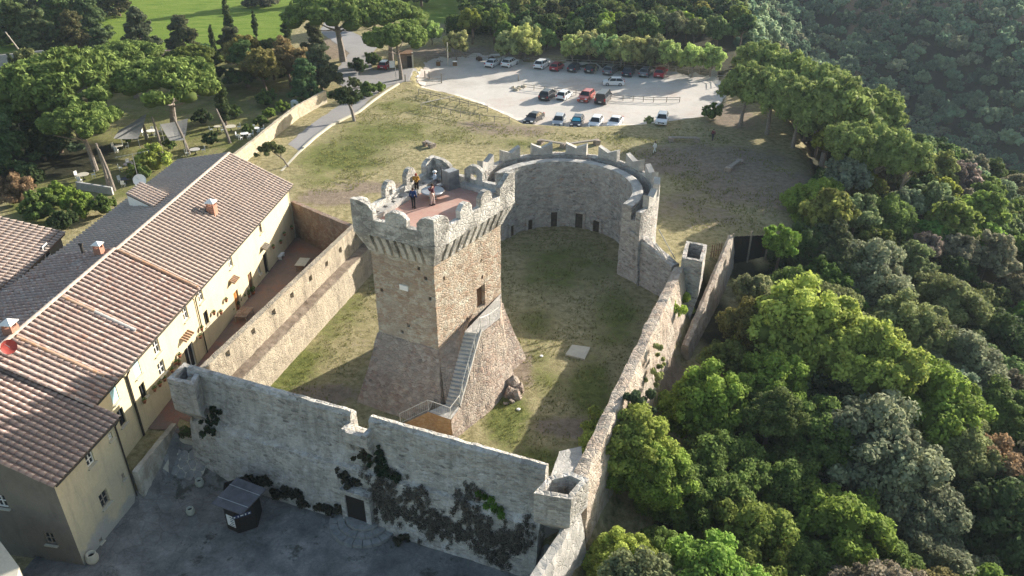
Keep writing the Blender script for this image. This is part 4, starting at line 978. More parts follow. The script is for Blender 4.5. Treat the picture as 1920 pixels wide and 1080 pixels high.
# tiled canopies over doors
for root, px, py, w_ in ((house1, 493, 462, 1.3), (house1, 434, 524, 1.3), (house2, 345, 630, 1.6)):
    s_, z = onplane(px, py, FA, FB); n_ = 5
    for k in range(n_):
        q = s_ + (k - (n_ - 1) / 2) * w_ / n_; MB().tube([fp(q, .02, z + .15), fp(q, .55, z - .1)], .1, 6).build('canopy_tile', M['tile_c'] if px != 493 else M['grey_wood'], root)

# near house (in front of the row, standing further out)
ZN = 5.5; NH_A, NH_B = at(218, 783, ZN), at(100, 908, ZN); nu_ = Vector((NH_B.x - NH_A.x, NH_B.y - NH_A.y, 0)); NL = nu_.length; nu_.normalize(); nn_ = Vector((-nu_.y, nu_.x, 0))
if nn_.x < 0: nn_ = -nn_
house3 = thing('near_house', 'nearest house with dull yellow plaster wall and mottled red tile roof', 'house', (NH_B.x, NH_B.y, -2))
NA = NH_A - nn_ * .3; NB_ = NH_B - nn_ * .3; NA.z = NB_.z = 0
def np_(s_, o, z): p = NA + nu_ * s_ + nn_ * o; return Vector((p.x, p.y, z))
def nwin(px, py, w_, h_): s_, z = onplane(px, py, NA, NB_); return (s_ - w_ / 2, s_ + w_ / 2, z - h_ / 2, z + h_ / 2)
W3 = [(169, 861, .72, .95, 'white'), (207, 818, .4, .55, 'white'), (231, 893, .28, .5, 'bare'), (196, 935, .85, 1.2, 'bare'), (266, 899, .5, .75, 'bare'), (189, 1013, .3, .35, 'bare')]
hs = [(nwin(px, py, w_, h_), k) for px, py, w_, h_, k in W3]
hs = [(h, k) for h, k in hs if h[0] > .05]
mb = MB(); NLx = (NB_ - NA).length
NLX = NLx - .25
holed(mb, NA, nu_, 0, NLX, -3, (ZN + .05), [h for h, k in hs], -nn_, .24)
mb.add([np_(0, 0, -3), np_(0, -6, -3), np_(0, -6, ZN + 2.7), np_(0, 0, (ZN + .05))], [(3, 2, 1, 0)])
mb.build('wall', M['facade_near'], house3)
for h, k in hs: opening(house3, h, k, NA, nu_, nn_)
# gable wall facing the viewer
GW = 9.0; mb = MB()
ghs = []
for px, py, w_, h_, k in ((93, 1010, .75, 1.05, 'bare'), (80, 1062, .85, 1.9, 'dark'), (2, 940, .8, 1.1, 'white')):
    A_ = np_(NLX, 0, 0); B_ = np_(NLX, -5, 0); s_, z = onplane(px, py, A_, B_); ghs.append(((s_ - w_ / 2, s_ + w_ / 2, z - h_ / 2, z + h_ / 2), k))
holed(mb, np_(NLX, 0, 0), -nn_, 0, GW, -3, (ZN + .05), [h for h, k in ghs], -nu_, .24)
mb.add([np_(NLX, 0, (ZN + .05)), np_(NLX, -GW, (ZN + .05)), np_(NLX, -GW, ZN + 3.3), np_(NLX, -6.5, ZN + 3.1)], [(0, 1, 2, 3)])
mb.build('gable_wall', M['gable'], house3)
for h, k in ghs: opening(house3, h, k, np_(NLX, 0, 0), -nn_, nu_)
RS = .47
coppi(house3, np_(NLX + .3, .35, (ZN - .1)), np_(-.15, .35, (ZN - .1)), np_(-.15, -7.2, (ZN - .1) + 7.5 * RS), np_(NLX + .3, -7.2, (ZN - .1) + 7.5 * RS), 'tile_b', parts=300, pitch=.47, ln=.44)
MB().tube([np_(-.1, .45, (ZN - .18)), np_(NLX + .25, .45, (ZN - .18))], .06, 6).build('gutter', M['pipe'], house3)
MB().tube([np_(.12, .45, ZN - .2), np_(.12, .1, ZN - .7), np_(.12, .1, -2.2)], .06, 6).build('downpipe', M['pipe'], house3)
# small stub of ochre wall between the two roofs
# far-left house roof
fl_a, fl_b, fl_c, fl_d = at(0, 560, 7.2), at(122, 437, 7.2), at(0, 403, 8.6), at(-120, 500, 8.6)
house4 = thing('tiled_house', 'house at the left edge with a plain brown tile roof and grey wall', 'house', (fl_b.x, fl_b.y, 0))
dd = (fl_a - fl_b).normalized(); h4a = fl_b; h4b = fl_b + dd * 14; pp = Vector((-dd.y, dd.x, 0)); pp = pp if pp.x < 0 else -pp
coppi(house4, h4b + pp * 0, h4a, h4a + pp * 6.5 + Vector((0, 0, 2.0)), h4b + pp * 6.5 + Vector((0, 0, 2.0)), 'tile_a', ln=.6)
mb = MB(); i1, i2 = h4a + pp * .35 - Vector((0, 0, .15)) + dd * .3, h4b + pp * .35 - Vector((0, 0, .15)); i3, i4 = i2 + pp * 6, i1 + pp * 6
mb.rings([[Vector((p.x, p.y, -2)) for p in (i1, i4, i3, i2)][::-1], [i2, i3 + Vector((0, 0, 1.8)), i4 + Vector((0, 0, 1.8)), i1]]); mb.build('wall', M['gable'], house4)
s_, z = onplane(86, 470, i1, i2); wc = i1 + dd * s_; fo = MB().box(Vector((wc.x, wc.y, z)) - pp * .03, (.9, .06, 1.2), dd).build('window', M['white'], house4)
MB().box(Vector((wc.x, wc.y, z)) - pp * .08, (.7, .04, 1.0), dd).build('pane', M['glass'], fo)
# sliver of another house at the bottom left corner
p0 = at(-30, 975, 3.0); p1 = at(44, 1110, 1.0)
mb = MB().rings([[Vector((p.x, p.y, -3)) for p in (p1, Vector((p1.x - .3, p1.y + .8, 0)), Vector((p0.x, p0.y, 0)), Vector((p0.x - 4, p0.y - 6, 0)), Vector((p1.x - 4, p1.y - 5, 0)))], [Vector((p.x, p.y, z)) for p, z in ((p1, 2.2), (Vector((p1.x - .3, p1.y + .8, 0)), 2.2), (Vector((p0.x, p0.y, 0)), 3), (Vector((p0.x - 4, p0.y - 6, 0)), 3), (Vector((p1.x - 4, p1.y - 5, 0)), 2.2))]])
tag(recentre(mb.rough(.03, 1).build('pale_wall', M['pale'])), 'pale plastered wall corner at the bottom left edge of the plaza', 'wall')

# roof furniture
def on_roof(px, py, root_z=8.2): return at(px, py, root_z)
def chimney(px, py, zb, sz, h, label, m='chimney_brick', cap=True):
    p = at(px, py, zb); r_ = thing('chimney', label, 'chimney', p)
    MB().box(p + Vector((0, 0, h / 2 - .3)), (sz, sz, h + .6), (FD.x, FD.y, 0)).build('stack', M[m], r_)
    if cap:
        u_ = Vector((FD.x, FD.y, 0)); v_ = Vector((FN.x, FN.y, 0)); z0 = Vector((0, 0, h + .28)); s2_ = sz * .62
        for a, b_ in ((1, 1), (1, -1), (-1, 1), (-1, -1)): MB().box(p + u_ * a * sz * .38 + v_ * b_ * sz * .38 + Vector((0, 0, h + .14)), (.12, .12, .28), u_).build('cap_leg', M['chimney_brick'], r_)
        q = [p + u_ * a * s2_ + v_ * b_ * s2_ + z0 for a, b_ in ((1, 1), (1, -1), (-1, -1), (-1, 1))]; ap = p + z0 + Vector((0, 0, sz * .5))
        MB().add(q + [x + Vector((0, 0, .05)) for x in q] + [ap], [(0, 1, 2, 3), (0, 4, 5, 1), (1, 5, 6, 2), (2, 6, 7, 3), (3, 7, 4, 0), (4, 8, 5), (5, 8, 6), (6, 8, 7), (7, 8, 4)]).build('cap', M['white'], r_)
    return r_
chimney(398, 395, 8.2, .75, .6, 'red brick chimney with a pyramid cap on the pale tiled roof')
chimney(187, 474, 9.7, .6, .5, 'small capped chimney at the joint of the two lane roofs')
chimney(24, 628, 9.5, .75, .7, 'capped pink chimney on the ridge near the left edge')
p = at(157, 478, 9.0); tag(recentre(MB().tube([p - Vector((0, 0, .4)), p + Vector((0, 0, 1.0))], .13, 8).tube([p + Vector((-.16, 0, 1.0)), p + Vector((.16, 0, 1.0))], .11, 6).build('flue_pipe', M['pipe'])), 'thin dark flue pipe on the shaded slope beside the small chimney', 'flue pipe')
def dish(px, py, z, r_, m, label, dirv):
    p = at(px, py, z); root = thing('satellite_dish', label, 'satellite dish', p - Vector((0, 0, .8)))
    d = Vector(dirv).normalized(); u_ = d.orthogonal().normalized(); v_ = d.cross(u_); vs, fs = [], []
    for j, (rr, dp) in enumerate(((0.01, 0), (r_ * .5, .05 * r_), (r_ * .8, .14 * r_), (r_, .24 * r_))):
        for k in range(14): a = k * 2 * math.pi / 14; vs.append(p + u_ * rr * math.cos(a) + v_ * rr * math.sin(a) + d * dp)
    for j in range(3):
        for k in range(14): fs.append((j * 14 + k, j * 14 + (k + 1) % 14, (j + 1) * 14 + (k + 1) % 14, (j + 1) * 14 + k))
    MB().add(vs, fs).build('reflector', M[m], root, smooth=True)
    MB().tube([p - d * .05, p - Vector((0, 0, .9)) - d * .05], .035, 6).build('mast', M['metal'], root); MB().tube([p - v_ * r_ * .7, p + d * r_ * .9], .015, 4).build('feed_arm', M['metal'], root)
dish(262, 338, 9.6, .62, 'white', 'white satellite dish above the dormer on the shaded roof slope', (.3, -.8, .35))
dish(16, 650, 10.0, .5, 'red_dish', 'dark red satellite dish by the left edge of the roofs', (.6, -.6, .3))
# TV aerial
p = at(258, 330, 9.2); ae = thing('tv_aerial', 'thin tv aerial rising above the white satellite dish', 'aerial', p)
MB().tube([p, p + Vector((0, 0, 2.3))], .03, 5).build('mast', M['metal'], ae); q = p + Vector((0, 0, 2.2)); MB().tube([q + Vector((-1.5, -.6, 0)), q + Vector((1.5, .6, .3))], .02, 4).build('boom', M['metal'], ae)
for k in range(9):
    c_ = q + Vector((-1.4 + .35 * k, -.56 + .14 * k, .03 * k)); MB().tube([c_ + Vector((.12, -.3, 0)), c_ - Vector((.12, -.3, 0))], .012, 3).build('element', M['metal'], ae)
# dormer
pd = at(268, 378, 8.75); dm = thing('dormer', 'small dormer with its own tiled roof on the shaded slope', 'dormer', pd)
dA_, dB_, dC_, dD_ = at(237, 362, 10.1), at(262, 343, 10.1), at(313, 366, 9.35), at(289, 387, 9.35)
coppi(dm, dD_, dC_, dB_, dA_, 'tile_a', pitch=.42)
dn = Vector((0, 0, -.12)); lo1, lo2 = dA_.copy(), dB_.copy(); lo1.z = 8.3; lo2.z = 8.3; hi1, hi2 = dD_.copy(), dC_.copy(); hi1.z = hi2.z = 8.8
MB().add([lo1, hi1, dD_ + dn, dA_ + dn, lo2, hi2, dC_ + dn, dB_ + dn], [(0, 1, 2, 3), (7, 6, 5, 4), (4, 0, 3, 7)]).build('cheeks', M['white'], dm)
# facade furniture: flower pots on brackets, lanterns
pot_p = MB().lathe((0, 0, 0), [(.09, 0), (.15, .22), (.17, .23), (.17, .27), (.13, .27)], 9)
plantm, t, b = mat('potted_leaves'); t.links.new(ramp(t, noise_n(t, coords(t), 12), [(.3, (.04, .09, .02)), (.7, (.12, .17, .04))]), b.inputs['Base Color']); b.inputs['Roughness'].default_value = .8
pots = [((544, 428), 'clay pot on the yellow facade nearest the brick wall'), ((530, 440), 'clay pot on the facade second from the brick wall'), ((523, 455), 'clay pot on the facade just left of the far dark door'), ((509, 464), 'clay pot on the facade beside the grey door canopy'),
        ((420, 564), 'clay pot left of the orange door above the other pots'), ((410, 587), 'clay pot on the facade between orange door and downpipe'), ((397, 588), 'clay pot by the dark window right of the downpipe'), ((374, 617), 'clay pot just left of the long downpipe'), ((371, 632), 'clay pot low beside the glazed double door'),
        ((332, 668), 'upper clay pot left of the glazed double door'), ((325, 681), 'left one of the paired clay pots by the glazed door'), ((331, 682), 'right one of the paired clay pots by the glazed door'), ((318, 696), 'clay pot right of the white grid window'), ((304, 712), 'clay pot under the white grid window'), ((295, 722), 'clay pot below and left of the white grid window'), ((285, 731), 'clay pot right of the small dark window'), ((266, 753), 'clay pot beside the double downpipe')]
proto = None
for (px, py), lb in pots:
    s_, z = onplane(px, py, FA, FB); loc = fp(s_, .22, z - .12)
    if proto is None:
        proto = thing('flower_pot', lb, 'flower pot', (0, 0, 0), 'clay pots hung on the yellow facade')
        pot_p.build('pot', M['clay'], proto); q = MB()
        for k in range(26):
            a = random.random() * 6.28; r_ = random.random() * .17; c_ = Vector((r_ * math.cos(a), r_ * math.sin(a), .27 + random.random() * .14)); d_ = Vector((random.random() - .5, random.random() - .5, .3)).normalized() * .09; e_ = d_.orthogonal().normalized() * .05
            q.add([c_ - d_, c_ + e_, c_ + d_, c_ - e_], [(0, 1, 2, 3)])
        q.build('plant', plantm, proto); MB().box((0, 0, .1), (.03, .5, .03)).build('bracket', M['black_metal'], proto); o = proto
    else: o = copy_tree(proto)
    o['label'] = lb; o.location = loc

# terrace retaining wall at the end of the lane
tw0 = fp(SC - .2, .05, 0); 
tA = Vector((NH_A.x + .2, NH_A.y + .1, 0)); tB = Vector((-25.75, 47.9, 0))
uu = (tB - tA).normalized(); nn = Vector((uu.y, -uu.x, 0))
mb = MB().rings([[tA + Vector((0, 0, -3)), tB + Vector((0, 0, -3)), tB - nn * .4 + Vector((0, 0, -3)), tA - nn * .4 + Vector((0, 0, -3))], [tA + Vector((0, 0, .5)), tB + Vector((0, 0, .35)), tB - nn * .4 + Vector((0, 0, .35)), tA - nn * .4 + Vector((0, 0, .5))]], .4).rough(.04, 1.3)
tag(recentre(mb.build('terrace_wall', M['terrace'])), 'stained white plastered terrace wall between the near house and the lane', 'terrace wall')

# ------------------------------------------------------------------ vegetation
def leaf_mat(name, rough=.6, trans=.25, dark=.55, bright=1.5):
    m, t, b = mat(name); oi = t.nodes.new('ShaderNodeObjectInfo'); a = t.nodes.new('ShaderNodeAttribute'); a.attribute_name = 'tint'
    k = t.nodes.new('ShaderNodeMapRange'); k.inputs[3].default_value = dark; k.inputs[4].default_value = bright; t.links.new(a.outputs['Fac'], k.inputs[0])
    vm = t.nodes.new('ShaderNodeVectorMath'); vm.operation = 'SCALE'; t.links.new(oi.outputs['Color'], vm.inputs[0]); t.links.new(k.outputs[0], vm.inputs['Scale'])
    hs = t.nodes.new('ShaderNodeHueSaturation'); hs.inputs['Saturation'].default_value = 1.0
    hr = t.nodes.new('ShaderNodeMapRange'); hr.inputs[3].default_value = .485; hr.inputs[4].default_value = .515; t.links.new(a.outputs['Fac'], hr.inputs[0]); 
    t.links.new(vm.outputs[0], hs.inputs['Color']); c = hs.outputs[0]
    t.links.new(c, b.inputs['Base Color']); b.inputs['Roughness'].default_value = rough; b.inputs['Specular IOR Level'].default_value = .08
    tr = t.nodes.new('ShaderNodeBsdfTranslucent'); t.links.new(c, tr.inputs[0]); ms = t.nodes.new('ShaderNodeMixShader'); ms.inputs[0].default_value = trans
    t.links.new(b.outputs[0], ms.inputs[1]); t.links.new(tr.outputs[0], ms.inputs[2]); t.links.new(ms.outputs[0], t.nodes['Material Output'].inputs[0]); return m
M['leaf'] = leaf_mat('leaves', .75, .4, .45, 2.1); M['needle'] = leaf_mat('needles', .8, .3, .45, 1.95)
def unit(n_, r_=rng): d = r_.normal(size=(n_, 3)); return d / np.linalg.norm(d, axis=1)[:, None]
def leaves(cents, rads, n_per, size, seed, flat=1.0, up=.25, aspect=1.5, tints=None, core=True, inner=.72):
    """leaf-sized faces gathered in clumps; returns verts, quads, tint"""
    r_ = np.random.default_rng(seed); Vs, Ts = [], []
    for i, (c_, rb) in enumerate(zip(cents, rads)):
        n_ = max(8, int(n_per * (rb / np.mean(rads)) ** 2)); d = unit(n_, r_); d[:, 2] = d[:, 2] + up; d /= np.linalg.norm(d, axis=1)[:, None]
        rad = rb * (inner + (1.08 - inner) * r_.random(n_) ** .6); p = c_ + d * rad[:, None] * np.array([1, 1, flat])
        nr = d + .75 * unit(n_, r_); nr /= np.linalg.norm(nr, axis=1)[:, None]
        a = np.cross(nr, unit(n_, r_)); a /= np.linalg.norm(a, axis=1)[:, None]; b_ = np.cross(nr, a)
        s_ = size * (.6 + .8 * r_.random(n_))[:, None]; a = a * s_ * aspect / 2; b_ = b_ * s_ / 2
        Vs.append(np.stack([p - a, p + b_, p + a, p - b_], 1).reshape(-1, 3))
        t_ = (tints[i] if tints is not None else r_.random()) ; t_ = np.clip(t_ * .6 + .4 * r_.random(n_), 0, 1)
        Ts.append(np.repeat(t_, 4))
    V_ = np.concatenate(Vs); Q = np.arange(len(V_)).reshape(-1, 4); T_ = np.concatenate(Ts)
    return V_, Q, T_
import bmesh
_b = bmesh.new(); bmesh.ops.create_icosphere(_b, subdivisions=2, radius=1); ICV = np.array([v.co[:] for v in _b.verts]); ICF = np.array([[v.index for v in f.verts] + [f.verts[2].index] for f in _b.faces]); _b.free()
def add_cores(V_, Q, T_, cents, rads, k=.66, flat=1.0, seed=0):
    r_ = np.random.default_rng(seed); vs, qs, o = [V_], [Q], len(V_); ts = [T_]
    for c_, rb in zip(cents, rads):
        v_ = ICV * (1 + .18 * (r_.random(len(ICV)) - .5))[:, None] * rb * k * np.array([1, 1, flat]) + c_; vs.append(v_)
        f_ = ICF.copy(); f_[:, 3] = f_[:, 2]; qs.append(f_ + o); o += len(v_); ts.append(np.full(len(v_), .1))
    return np.concatenate(vs), np.concatenate(qs), np.concatenate(ts)
def fol_mesh(name, V_, Q, T_, m):
    tri = Q[:, 2] == Q[:, 3]
    me_ = bpy.data.meshes.new(name); nq, ntr = int((~tri).sum()), int(tri.sum())
    me_.vertices.add(len(V_)); me_.vertices.foreach_set('co', V_.astype(np.float32).ravel())
    li = np.concatenate([Q[~tri].ravel(), Q[tri][:, :3].ravel()]).astype(np.int32)
    me_.loops.add(len(li)); me_.loops.foreach_set('vertex_index', li); me_.polygons.add(nq + ntr)
    me_.polygons.foreach_set('loop_start', np.concatenate([np.arange(nq) * 4, nq * 4 + np.arange(ntr) * 3]).astype(np.int32))
    me_.update(calc_edges=True); me_.materials.append(m)
    a = me_.attributes.new('tint', 'FLOAT', 'POINT'); a.data.foreach_set('value', T_.astype(np.float32)); return me_
def ell_pts(n_, r_, zlo=-.35):
    out = []
    while len(out) < n_:
        d = unit(1, r_)[0]
        if d[2] < zlo: continue
        if all(np.linalg.norm(d - q) > 1.55 / math.sqrt(n_) for q in out) or r_.random() < .03: out.append(d)
    return np.array(out)
def subs(cents, rads, ns, r_, k=.5, flat=1.0):
    """clumps on clumps: small tufts spread over each bough"""
    oc, orr, ot = [], [], []
    for c_, rb in zip(cents, rads):
        d = unit(ns, r_); d[:, 2] = d[:, 2] * .8 + .25; tt = r_.random()
        q = c_ + d * rb * np.array([1, 1, flat]) * (.55 + .4 * r_.random(ns))[:, None]; oc.append(q); orr.append(rb * k * (.55 + .75 * r_.random(ns))); ot.append(np.clip(tt * .6 + .4 * r_.random(ns), 0, 1))
    return np.concatenate(oc), np.concatenate(orr), np.concatenate(ot)
def crown_round(seed, Rr=3.0, nb=26, npl=60, size=.2, hz=.8, zlo=-.3, m='leaf', jag=.25, ns=7, aspect=1.5):
    r_ = np.random.default_rng(seed); d = ell_pts(nb, r_, zlo); k = 1 - jag / 2 + jag * r_.random(nb)
    cents = d * np.array([1, 1, hz]) * Rr * .66 * k[:, None]; rads = Rr * (.19 + .17 * r_.random(nb))
    sc_, sr_, st_ = subs(cents, rads, ns, r_)
    V_, Q, T_ = leaves(sc_, sr_, npl, size, seed, 1.0, .3, aspect, st_, inner=.35)
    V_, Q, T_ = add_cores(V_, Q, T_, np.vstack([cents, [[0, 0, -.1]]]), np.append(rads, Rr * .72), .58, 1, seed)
    return fol_mesh('crown', V_, Q, T_, M[m])
def crown_umbrella(seed, Rr=5.0, nb=90, npl=46, size=.17, th=.52, ns=6):
    r_ = np.random.default_rng(seed); rr = np.sqrt(r_.random(nb)) * .9; an = r_.random(nb) * 6.283
    lob = 1 + .10 * np.sin(an * 3 + seed)
    cents = np.stack([np.cos(an) * rr * Rr * lob, np.sin(an) * rr * Rr * lob, Rr * th * np.sqrt(np.clip(1 - rr ** 2, 0, 1)) + r_.random(nb) * .35 - .6], 1); rads = Rr * (.12 + .06 * r_.random(nb))
    sc_, sr_, st_ = subs(cents, rads, ns, r_, .55, .7)
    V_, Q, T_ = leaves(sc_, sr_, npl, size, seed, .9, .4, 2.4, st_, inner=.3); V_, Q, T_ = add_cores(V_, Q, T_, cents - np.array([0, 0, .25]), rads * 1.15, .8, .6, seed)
    return fol_mesh('crown', V_, Q, T_, M['needle'])
def crown_column(seed, h=8.0, r0=.8, npl=60, size=.17):
    r_ = np.random.default_rng(seed); nb = 18; z = np.linspace(.1, 1, nb); rads = r0 * (np.sin(np.clip(z * 2.9, 0, 3.1)) * .55 + .35) * (1 - .45 * z)
    cents = np.stack([(r_.random(nb) - .5) * r0 * .3, (r_.random(nb) - .5) * r0 * .3, z * h], 1)
    sc_, sr_, st_ = subs(cents, rads, 6, r_, .5, 1.4)
    V_, Q, T_ = leaves(sc_, sr_, npl, size, seed, 1.5, .4, 2.2, st_, inner=.3); V_, Q, T_ = add_cores(V_, Q, T_, cents, rads, .75, 1.4, seed)
    return fol_mesh('crown', V_, Q, T_, M['needle'])
def crown_layered(seed, Rr=3.0, h=5.0, npl=40, size=.19, nb=60):
    r_ = np.random.default_rng(seed); z = r_.random(nb) ** 1.1; an = r_.random(nb) * 6.283; rr = (1 - z * .8) * (.25 + .75 * r_.random(nb) ** .7)
    cents = np.stack([np.cos(an) * rr * Rr, np.sin(an) * rr * Rr, z * h - .2], 1); rads = Rr * (.17 + .13 * r_.random(nb))
    sc_, sr_, st_ = subs(cents, rads, 6, r_, .5, .6)
    V_, Q, T_ = leaves(sc_, sr_, npl, size, seed, .7, .3, 2.4, st_, inner=.3); V_, Q, T_ = add_cores(V_, Q, T_, cents, rads, .7, .5, seed)
    return fol_mesh('crown', V_, Q, T_, M['needle'])
def trunk_mesh(seed, h, r0, lean=(0, 0), limbs=(), name='trunk', m='bark'):
    mb = MB(); tp = Vector((lean[0], lean[1], h)); pts = [Vector((0, 0, -.6)), Vector((tp.x * .15, tp.y * .15, h * .33)), Vector((tp.x * .5, tp.y * .5, h * .66)), tp]
    mb.tube(pts, [r0 * 1.25, r0, r0 * .8, r0 * .55], 8)
    for c_, f in limbs:
        s_ = pts[1].lerp(tp, f); c_ = Vector(c_); mb.tube([s_, s_.lerp(c_, .5) + Vector((0, 0, -.15)), c_], [r0 * .5, r0 * .34, r0 * .14], 6)
    me_ = bpy.data.meshes.new(name); me_.from_pydata(mb.v, [], mb.f); me_.materials.append(M[m]); return me_
protos = {}
def P(kind, k):
    key = (kind, k)
    if key in protos: return protos[key]
    s_ = hash(key) % 1000 if False else {'broad': 10, 'near': 20, 'pine': 30, 'cypress': 40, 'cedar': 50, 'tamarisk': 60, 'aleppo': 70, 'shrub': 80, 'far': 90}[kind] + k * 7
    r_ = random.Random(s_)
    lim = [((math.cos(a) * q, math.sin(a) * q, 3.5 + r_.random()), .3 + .6 * r_.random()) for a, q in [(k2 * 1.3 + r_.random(), 1.6) for k2 in range(4)]]
    if kind == 'near': o = (crown_round(s_, 3.0, 38, 115, .14, .88, -.3, jag=.6, ns=8), trunk_mesh(s_, 3.6, .22, (.3, .1), lim), 4.2)
    elif kind == 'broad': o = (crown_round(s_, 3.0, 24, 40, .24, .85, -.25, jag=.5), trunk_mesh(s_, 3.6, .2, (.2, .1), lim), 4.2)
    elif kind == 'far': o = (crown_round(s_, 3.0, 12, 14, .46, .9, -.1, jag=.4, ns=6), trunk_mesh(s_, 3.6, .2), 4.0)
    elif kind == 'tamarisk': o = (crown_round(s_, 2.6, 26, 40, .15, 1.0, -.5, 'leaf', .6, 7, 2.6), trunk_mesh(s_, 2.4, .14, (.4, 0), [((math.cos(a), math.sin(a), 2.6), .2) for a in (0, 2, 4)], m='pale_bark'), 2.6)
    elif kind == 'aleppo': o = (crown_round(s_, 3.6, 34, 60, .2, .66, -.45, 'needle', .55, 8, 2.4), trunk_mesh(s_, 4.4, .24, (.5, .2), [((x * 1.3, y, z + 1) , f) for (x, y, z), f in lim], m='pale_bark'), 5.0)
    elif kind == 'shrub': o = (crown_round(s_, 1.0, 14, 40, .085, .85, -.2, 'leaf', .45, 6), None, .6)
    elif kind == 'pine':
        lim = [((math.cos(a) * q, math.sin(a) * q, 7.3 + .5 * (1 - q / 4)), .55 + .25 * r_.random()) for a, q in [(k2 * .9 + r_.random() * .4, 1.8 + 1.9 * r_.random()) for k2 in range(7)]]
        o = (crown_umbrella(s_), trunk_mesh(s_, 7.6, .30, (.4, -.3), lim, m='pale_bark'), 7.6)
    elif kind == 'cypress': o = (crown_column(s_), trunk_mesh(s_, 1.5, .15), 0.2)
    elif kind == 'cedar': o = (crown_layered(s_), trunk_mesh(s_, 4.0, .2, (.2, .1), lim), 1.2)
    protos[key] = o; return o
first = {}
SPAN = {'near': 3.0, 'broad': 3.0, 'far': 3.0, 'tamarisk': 2.6, 'aleppo': 3.6, 'shrub': 1.0, 'pine': 5.0, 'cypress': .8, 'cedar': 3.0}
def tree(kind, k, base, rad, col, label, cat='tree', group=None, hscale=None, name=None, rot=None, crown_z=None):
    """base = foot of the trunk; rad = crown radius"""
    cm, tm, ch = P(kind, k); sc = rad / SPAN[kind]; hs = hscale or sc
    if crown_z is not None: hs = max(.35, (crown_z - base.z) / ch) if ch > 1 else sc
    rz = random.random() * 6.28 if rot is None else rot
    nm = name or {'pine': 'umbrella_pine', 'cypress': 'cypress_tree', 'cedar': 'dark_conifer', 'tamarisk': 'tamarisk_tree', 'aleppo': 'pine_tree', 'shrub': 'shrub'}.get(kind, 'broadleaf_tree')
    r_ = thing(nm, label, cat, base, group); r_.rotation_euler = (0, 0, rz)
    c_ = bpy.data.objects.new('crown' if tm else 'foliage', cm); C.objects.link(c_); c_.parent = r_; c_.location = (0, 0, ch * hs); c_.color = (*col, 1)
    c_.scale = (sc, sc, sc if kind != 'cypress' else hs) if kind != 'pine' else (sc, sc, sc)
    if tm:
        t_ = bpy.data.objects.new('trunk', tm); C.objects.link(t_); t_.parent = r_; t_.scale = (sc, sc, hs)
    return r_
def crown_at(px, py, cz, rpx):               # crown centre in the photo, at height cz -> plan point and radius
    p = at(px, py, cz); d = proj(*p)[2]; return p, rpx * d / CF
GREEN = dict(bright=(.18, .25, .05), yellow=(.27, .32, .075), mid=(.115, .165, .045), dark=(.06, .09, .034), grey=(.20, .22, .135), olive=(.18, .205, .085), blue=(.05, .08, .042), brown=(.19, .18, .095), rust=(.21, .145, .085), tam=(.33, .37, .15), pine=(.15, .205, .055))
placed = []
def put(kind, k, px, py, cz, rpx, col, label, off=(0, 0), **kw):
    p, r_ = crown_at(px, py, cz, rpx); b = Vector((p.x + off[0], p.y + off[1], Hs(p.x + off[0], p.y + off[1]))); placed.append((p.x, p.y, r_))
    if off != (0, 0):
        t_ = tree(kind, k, b, r_, GREEN[col] if isinstance(col, str) else col, label, crown_z=cz, rot=0, **kw)
        for c_ in t_.children:
            if c_.name.startswith('crown'): c_.location.x -= off[0]; c_.location.y -= off[1]
        return t_
    return tree(kind, k, b, r_, GREEN[col] if isinstance(col, str) else col, label, crown_z=cz, **kw)
